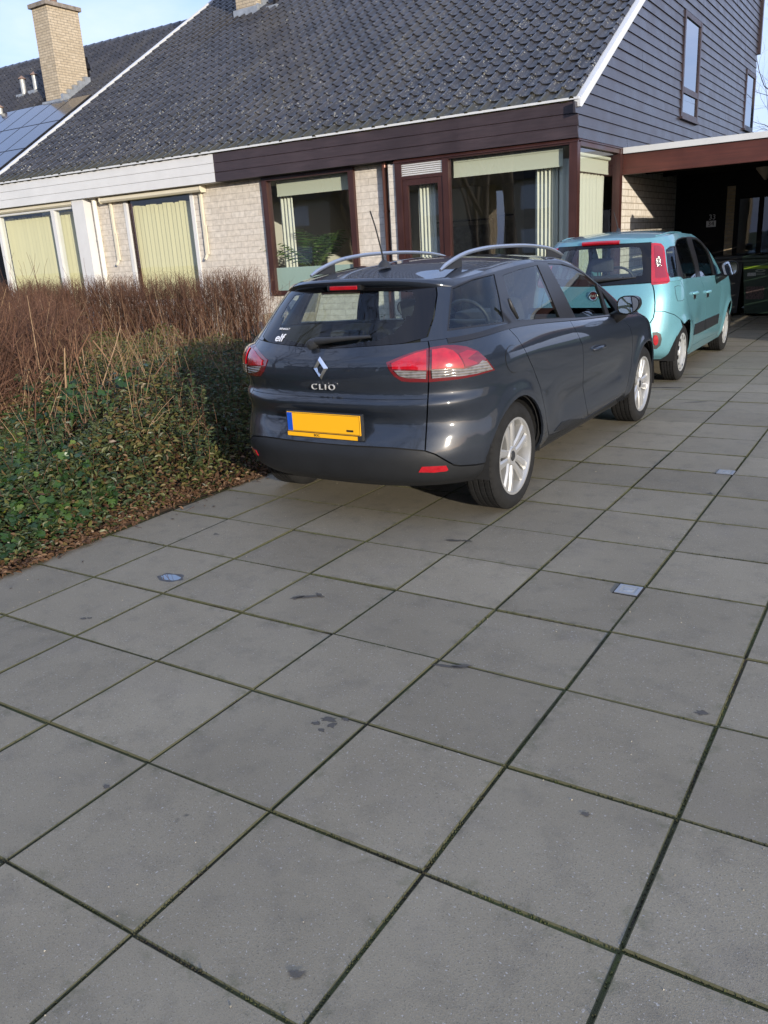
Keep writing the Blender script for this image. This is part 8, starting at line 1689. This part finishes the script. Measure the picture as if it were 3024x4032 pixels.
# ================================================================== bare trees
M_BARK = principled('bark', (.075,.060,.048), rough=.9, noise=.4, nscale=6)
def bare_tree(name, label, loc, H, r0, seed, spread=.55, levels=5, group=None):
    rr = random.Random(seed); root = thing(name, label, 'tree', loc, 0, group)
    tr, cr = MB(), MB()
    def grow(mb, p, d, L_, r, lev):
        pts = [p]; dd = d.copy(); q = p.copy(); m = 4
        for k in range(m):
            q = q+dd*(L_/m); pts.append(q.copy()); dd = (dd+Vector((rr.gauss(0,.12),rr.gauss(0,.12),rr.gauss(.05,.08)))).normalized()
        r1 = r*.62; mb.tube(pts, [r+(r1-r)*k/m for k in range(m+1)], 6 if lev < 2 else 4 if lev < 4 else 3, 0, False)
        if lev >= levels: return
        nb = rr.choice([3,4]) if lev else 5
        for k in range(nb):
            a = rr.uniform(0,6.28); t = rr.uniform(.45,1.0) if k else 1.0; i = min(int(t*m), m-1); bp = pts[i]+(pts[i+1]-pts[i])*(t*m-i)
            ax = dd.orthogonal().normalized(); ax.rotate(Matrix.Rotation(a, 3, dd)); nd = (dd+ax*rr.uniform(spread*.6,spread*1.4)).normalized()
            grow(cr, bp, nd, L_*rr.uniform(.58,.82), r1*rr.uniform(.5,.8) if k else r1*.9, lev+1)
    grow(tr, Vector((0,0,-.1)), Vector((0,0,1)), H*.36, r0, 0)
    tr.build('trunk', M_BARK, root, smooth=True, recalc=False); cr.build('crown', M_BARK, root, smooth=True, recalc=False)
    return root
bare_tree('bare_tree', 'leafless tree behind the gable at the right edge against the sky', (1.05,29.0,0), 8.6, .14, 12, .62, 5, None)
# trees across the street, seen mirrored in the windows and the car paint
for k,(x,y,H,sd) in enumerate(((-5.9,-2.0,13.0,7),(-5.5,-11.5,10.5,1),(-.8,-14.5,12.0,2),(3.8,-10.8,10.0,3),(-11.5,-13.0,11.0,4),(-8.6,-7.0,11.0,9),(-13.5,-6.0,9.5,10))):
    bare_tree('street_tree', ('leafless street tree behind the viewer, seen only in reflections',)[0], (x,y,0), H, .20, sd, .6, 6 if k == 0 else 5, 'street trees across the road')
# ================================================================== things at the windows
def FX(p): return (-.93+p[1], p[0], p[2])      # side window frame: (y, depth from x=-.93, z)
tag(drapery('curtain', -6.14,-5.86,.90,2.52, BW+.20, M_CURTAIN, 4, .022, F, 1), 'narrow cream curtain at the left side of the window with the palm', 'curtain', 'curtains in the brown house')
tag(drapery('curtain', -3.30,-3.00,.15,2.46, .17, M_CURTAIN, 5, .022, F, 2), 'cream curtain behind the glazed garden door', 'curtain', 'curtains in the brown house')
tag(drapery('curtain', -1.44,-1.10,.15,2.62, .22, M_CURTAIN, 6, .03, F, 3), 'cream curtain at the right end of the big front pane', 'curtain', 'curtains in the brown house')
tag(drapery('curtain', -1.07,-.905,.15,2.56, .17, M_CURTAIN, 2, .018, F, 4), 'flat cream curtain strip beside the corner post', 'curtain', 'curtains in the brown house')
tag(drapery('curtain', 9.82,11.30,.15,2.40, 0, M_CURTAIN, 10, .028, FX, 5), 'gathered cream curtain covering the side window of the corner', 'curtain', 'curtains in the brown house')
def roller(x0,x1,z0,z1,off,label,fn=F):
    t = thing('roller_blind', label, 'roller blind', (0,0,0), group='roller blinds in the brown house')
    g = MB(); g.box((x0,off,z0+.022),(x1,off+.004,z1),0,fn); g.build('cloth', M_ROLLER, t)
    g = MB(); g.box((x0,off-.006,z0),(x1,off+.010,z0+.022),0,fn); g.build('bottom_bar', M_ROLLER, t)
    g = MB(); g.tube([fn((x0,off+.02,z1+.02)),fn((x1,off+.02,z1+.02))],.025,10); g.build('roll', M_ROLLER, t, smooth=True, angle=60)
roller(-6.09,-4.60,2.475,2.71,BW+.10,'rolled-up cream blind across the window with the palm')
roller(-2.66,-1.0,2.46,2.66,.12,'long cream blind across the top of the big front pane')
roller(9.80,11.30,2.40,2.60,.06,'short cream blind at the top of the side window',FX)
# palm behind the left window
M_PALM = mat_leaf('palm_leaf', [(0,(.035,.075,.022)),(.5,(.075,.15,.04)),(1,(.20,.27,.08))], rough=.35, trans=.3)
pc = Vector((-5.58, fy(-5.58)+.56, 0)); pm = thing('potted_palm', 'green indoor palm standing behind the left window of the brown house', 'plant', tuple(pc))
rr = np.random.default_rng(8); V_, T_, tn = [], [], []; b = 0; st = []
for k in range(17):
    a = rr.uniform(0,6.28); el = rr.uniform(.75,1.45); L_ = rr.uniform(.75,1.10); base = np.array([.0,0,1.15]); d = np.array([math.cos(a)*math.cos(el), math.sin(a)*math.cos(el)*.4, math.sin(el)])
    pts = [base+d*L_*t+np.array([math.cos(a)*.28*t*t, math.sin(a)*.2*t*t, -.26*t*t])*L_ for t in np.linspace(0,1,12)]; st.append(pts)
    for t in range(3,12):
        tang = pts[t]-pts[t-1]; tang /= np.linalg.norm(tang); s = np.cross(tang,[0,0,1]); s /= max(np.linalg.norm(s),1e-6)
        for sg in (1,-1):
            D = tang*.7+s*sg-np.array([0,0,.25]); Ll = .20*math.sin(math.pi*(t-1.5)/11)+.05
            v, tt = leaves(pts[t][None], D[None], np.array([[0,0,1.]])+rr.normal(0,.2,(1,3)), Ll, .030, rr, .1, .2); V_.append(v); T_.append(tt+b); b += 6; tn.append(np.full(6, rr.uniform(.2,.9)))
np_mesh('fronds', np.concatenate(V_), np.concatenate(T_), M_PALM, pm, attrs={'tone': np.concatenate(tn)})
g = MB()
for pts in st: g.tube([(0,0,.85)]+pts, [.008]+[.006]*6+[.003]*6, 5)
g.build('stalks', principled('palm_stalk',(.05,.09,.025),rough=.6), pm)
g = MB(); g.lathe([(0,.52),(.15,.52),(.19,.90),(.17,.90),(.16,.86),(0,.86)],24); g.build('pot', principled('plant_pot',(.35,.33,.30),rough=.5), pm, smooth=True, angle=40)
g = MB(); g.box((-.3,-.22,0),(.3,.22,.518)); g.build('plant_stand', M_WOODF, pm)
# small spiky plant on the sill behind the door
sp_ = thing('sill_plant', 'small spiky green plant on the floor behind the garden door', 'plant', (-3.18, fy(-3.18)+.32, .02))
v, t = leaves(np.tile([[0,0,1.12]],(18,1)), np.c_[rr.normal(0,.4,(18,2)), np.ones(18)], np.c_[rr.normal(0,1,(18,2)), np.zeros(18)], .28, .022, rr, .15, .1); leaf_obj('leaves', [(v,t,rr.random(18))], M_PALM, sp_)
g = MB(); g.box((-.16,-.14,0),(.16,.14,.95)); g.build('plant_stand', M_WOODF, sp_); g = MB(); g.lathe([(0,.952),(.07,.952),(.09,1.12),(0,1.12)],16); g.build('pot', M_WHITE, sp_)
# pictures on the room walls
M_ART1 = principled('picture_print_a', (.10,.10,.10), rough=.6, noise=.9, nscale=9); M_ART2 = principled('picture_print_b', (.22,.21,.18), rough=.6, noise=.7, nscale=5)
def picture(x, off, z0, w, h, mat, label):
    t = thing('framed_picture', label, 'picture', (x, fy(x)+off, z0), group='pictures in the living room')
    g = MB(); g.box((-w/2,-.03,0),(w/2,0,h)); g.build('frame', M_BLACKB, t)
    g = MB(); g.box((-w/2+.03,-.034,.03),(w/2-.03,-.0305,h-.03)); g.build('mount', principled('picture_mount',(.30,.29,.26),rough=.8), t)
    g = MB(); g.box((-w/2+.11,-.038,.12),(w/2-.11,-.0345,h-.12)); g.build('print', mat, t)
picture(-2.05,4.38,.95,.80,1.05,M_ART2,'dark framed picture with pale mount deep inside the big front window')
picture(-5.55,6.16,1.05,1.5,1.0,M_ART1,'wide dark picture on the back wall behind the palm')
picture(-4.35,6.16,1.00,.7,1.1,M_ART2,'narrow framed picture on the back wall right of the wide dark one')
g = MB(); g.bbox((-6.7,8.3+6.6,.02),(-5.5,8.75+6.6,.9),.01); tag(g.build('sideboard', M_WOODF), 'low dark sideboard at the back of the living room', 'sideboard')
# wicker chair against the wall
def mat_wicker():
    m, nt, b = new_mat('wicker'); L = nt.links.new; tc = N(nt,'ShaderNodeTexCoord'); sp = N(nt,'ShaderNodeSeparateXYZ'); cb = N(nt,'ShaderNodeCombineXYZ'); L(tc.outputs['Object'], sp.inputs[0]); ad = N(nt,'ShaderNodeMath', operation='ADD'); L(sp.outputs['X'], ad.inputs[0]); L(sp.outputs['Y'], ad.inputs[1]); L(ad.outputs[0], cb.inputs['X']); L(sp.outputs['Z'], cb.inputs['Y'])
    ck = N(nt,'ShaderNodeTexBrick'); ck.inputs['Scale'].default_value = 1; ck.inputs['Brick Width'].default_value = .034; ck.inputs['Row Height'].default_value = .013; ck.inputs['Mortar Size'].default_value = .0022; ck.inputs['Color1'].default_value = (.40,.34,.25,1); ck.inputs['Color2'].default_value = (.30,.25,.18,1); ck.inputs['Mortar'].default_value = (.05,.04,.03,1)
    L(cb.outputs[0], ck.inputs['Vector']); L(ck.outputs['Color'], b.inputs['Base Color']); b.inputs['Roughness'].default_value = .7
    bp = N(nt,'ShaderNodeBump'); bp.inputs['Strength'].default_value = .7; bp.inputs['Distance'].default_value = .006; bp.invert = True; L(ck.outputs['Fac'], bp.inputs['Height']); L(bp.outputs[0], b.inputs['Normal']); return m
M_WICK = mat_wicker()
ch = thing('wicker_chair', 'pale woven wicker garden chair by the house wall, half hidden by the grey car', 'chair', (-5.28,8.75,-.03), R(160))
g = MB(); g.bbox((-.30,-.30,.36),(.30,.28,.44),.03); g.build('seat', M_WICK, ch)
def tb(p): return (p[0]*(1+.12*(p[2]-.4)), p[1]-.34*(p[2]-.42), p[2])
g = MB(); g.bbox((-.29,-.32,.42),(.29,-.26,.95),.025,0,tb); g.build('backrest', M_WICK, ch)
for s in (1,-1):
    g = MB(); g.bbox((s*.33-.04,-.30,.10),(s*.33+.04,.28,.66),.03); g.build('arm', M_WICK, ch)
    for y in (-.26,.24): g = MB(); g.tube([(s*.27,y,.0),(s*.27,y,.37)],.022,8); g.build('leg', M_WICK, ch)
# wheeled bins in the carport
M_BIN = principled('bin_green', (.012,.030,.018), rough=.5, noise=.2, nscale=10); M_BIND = principled('bin_grey', (.020,.020,.021), rough=.55)
def wheelie(loc, rz, mat, label, sticker):
    t = thing('wheelie_bin', label, 'bin', loc, rz, 'bins in the carport')
    g = MB(); b0 = [(-.21,-.24,.05),(.21,-.24,.05),(.21,.20,.05),(-.21,.20,.05)]; b1 = [(-.27,-.32,.97),(.27,-.32,.97),(.27,.28,.97),(-.27,.28,.97)]
    g.add(b0+b1,[(0,3,2,1),(4,5,6,7),(0,1,5,4),(1,2,6,5),(2,3,7,6),(3,0,4,7)]); g.bbox((-.285,-.335,.93),(.285,.295,.985),.008); g.build('body', mat, t)
    g = MB(); g.bbox((-.285,-.36,.988),(.285,.30,1.05),.02); g.bbox((-.22,-.375,1.0),(.22,-.34,1.03),.008); g.build('lid', mat, t)
    for s in (1,-1): g = MB(); g.lathe([(0,-.025),(.10,-.025),(.10,.025),(0,.025)],20,(s*.22,.22,.10),'X'); g.build('wheel', M_TYRE, t, smooth=True, angle=40)
    if sticker:
        def on(x,z,d=.002): return (x, -.24-.08*(z-.05)/.92-d, z)
        def rect(nm,x0,x1,z0,z1,m,d=.002): q = MB(); q.add([on(x0,z0,d),on(x1,z0,d),on(x1,z1,d),on(x0,z1,d)],[(0,1,2,3)]); q.build(nm, m, t, recalc=False)
        rect('lime_band',-.255,.235,.82,.87,principled('lime_sticker',(.20,.32,.02),rough=.5)); rect('white_sticker',-.19,-.05,.70,.755,principled('bin_sticker_white',(.35,.37,.35),rough=.5,noise=.6,nscale=60))
        rect('logo_line',-.04,.10,.715,.74,principled('bin_sticker_grey',(.14,.17,.14),rough=.5,noise=.9,nscale=90))
        q = MB(); q.add([on(.02+.085*math.cos(a),.785+.026*math.sin(a)) for a in np.linspace(0,6.28,20,endpoint=False)]+[on(.02+.05*math.cos(a),.785+.011*math.sin(a)) for a in np.linspace(0,6.28,20,endpoint=False)],[(i,(i+1)%20,20+(i+1)%20,20+i) for i in range(20)]); q.build('logo', principled('bin_logo',(.20,.23,.19),rough=.5), t, recalc=False)
        rect('waste_picture',-.20,.10,.30,.52,principled('bin_picture',(.075,.05,.045),rough=.6,noise=1.0,nscale=42,detail=2))
    return t
wheelie((.955,14.45,0),R(-3),M_BIN,'dark green wheeled bin with a lime band and stickers in the carport',True)
wheelie((.36,14.55,0),R(4),M_BIND,'dark grey wheeled bin partly hidden behind the teal car',False)
# square lights let into the paving
M_STEEL = principled('brushed_steel', (.42,.44,.46), rough=.35, metal=.7); M_LGT2 = principled('light_rim_glass', (.30,.30,.28), rough=.35)
M_LGT = principled('light_glass', (.30,.32,.33), rough=.25, noise=.4, nscale=40)
for (x,y,lab) in ((2.445,1.432,'square steel-framed ground light nearest the viewer'),(2.452,3.54,'square ground light farther off, beside the grey car')):
    t = thing('ground_light', lab, 'ground light', (x,y,0), 0, 'lights set in the paving')
    g = MB()
    for a,b_ in (((-.05,-.05),(.05,-.036)),((-.05,.036),(.05,.05)),((-.05,-.036),(-.036,.036)),((.036,-.036),(.05,.036))): g.box((a[0],a[1],-.02),(b_[0],b_[1],.0045))
    g.build('frame', M_STEEL, t)
    g = MB(); g.box((-.056,-.056,-.02),(.056,.056,.0012)); g.build('recess', M_UNDER, t)
    g = MB(); g.box((-.036,-.036,-.02),(.036,.036,.003)); g.build('glass', M_LGT2, t)
    g = MB(); g.box((-.02,-.02,.003),(.02,.02,.0038)); g.build('lens', M_LGT, t)
# ================================================================== unseen neighbours for reflections, and an added sun-blocking fence
nb = thing('neighbour_house', 'boarded gable house on the far side of the carport, outside the picture', 'house')
g = MB(); g.box((13.02,7.5,2.7),(13.1,20,5.6)); g.add([(13.02,7.5,3.2),(13.02,20,3.2),(13.02,20,9),(13.02,16.5,9)],[(0,1,2,3)]); g.build('gable', M_SIDING, nb)
g = MB(); g.box((13.0,7.6,0),(13.1,20,2.7)); g.build('side_wall', M_BRICKY, nb); g = MB(); g.box((13.1,7.5,0),(22,7.7,3.2)); g.build('front_wall', M_BRICKX, nb)
g = MB(); g.add([(12.9,7.4,3.2),(22,7.4,3.2),(22,16.5,9),(12.9,16.5,9)],[(0,1,2,3)]); g.build('roof', M_DARK, nb)
fe = thing('sun_block_fence', 'added unseen timber fence that blocks the sun from the carport wall', 'fence')  # added out of view to trim the sun patch and darken the carport
g = MB()
for k in range(11): g.box((2.10,10.35,.08+k*.21),(2.13,20,.27+k*.21))
g.build('boards', M_SIDING, fe)
for k in range(6):
    g = MB(); g.box((2.132,10.4+k*1.9,0),(2.21,10.48+k*1.9,2.42)); g.build('post', M_DARK, fe)
for k,x in enumerate((-34,-23,-12,-1,10)):
    t = thing('street_house', 'brick house across the road, seen only in reflections', 'house', (x,-30,0), 0, 'houses across the road')
    if k == 0:
        g = MB(); g.box((-4.5,-4,0),(4.5,0,5.4)); w_ = g.build('wall', M_BRICKC, t)
        g = MB(); g.add([(-4.8,.3,5.2),(4.8,.3,5.2),(4.8,-4,9),(-4.8,-4,9),(4.8,-8.3,5.2),(-4.8,-8.3,5.2)],[(0,1,2,3),(3,2,4,5),(0,3,5),(1,4,2)]); r_ = g.build('roof', M_DARK, t)
        wn = []
        for xx in (-2.4,1.9):
            for zz in (.9,3.5): g = MB(); g.box((xx-.9,-.02,zz),(xx+.9,.02,zz+1.3)); wn.append(g.build('window', M_WHITE, t))
        src = [w_, r_]+wn
    else:
        for s_ in src: q = s_.copy(); COL.objects.link(q); q.parent = t
# ================================================================== finishing: put every Empty at its thing's base
def settle():
    bpy.context.view_layer.update()
    for o in [o for o in SC.objects if o.type == 'EMPTY' and o.parent is None and o.location.length < 1e-6]:
        ch = list(o.children)
        if not ch: continue
        lo = Vector((1e9,)*3); hi = -lo
        for d in o.children_recursive:
            if d.type != 'MESH': continue
            for c in d.bound_box:
                w = d.matrix_world @ Vector(c)
                for k in range(3): lo[k] = min(lo[k], w[k]); hi[k] = max(hi[k], w[k])
        b = Vector(((lo.x+hi.x)/2, (lo.y+hi.y)/2, max(lo.z, 0) if lo.z < 1 else lo.z))
        o.location = b
        for c in ch: c.location = c.location - b
settle()
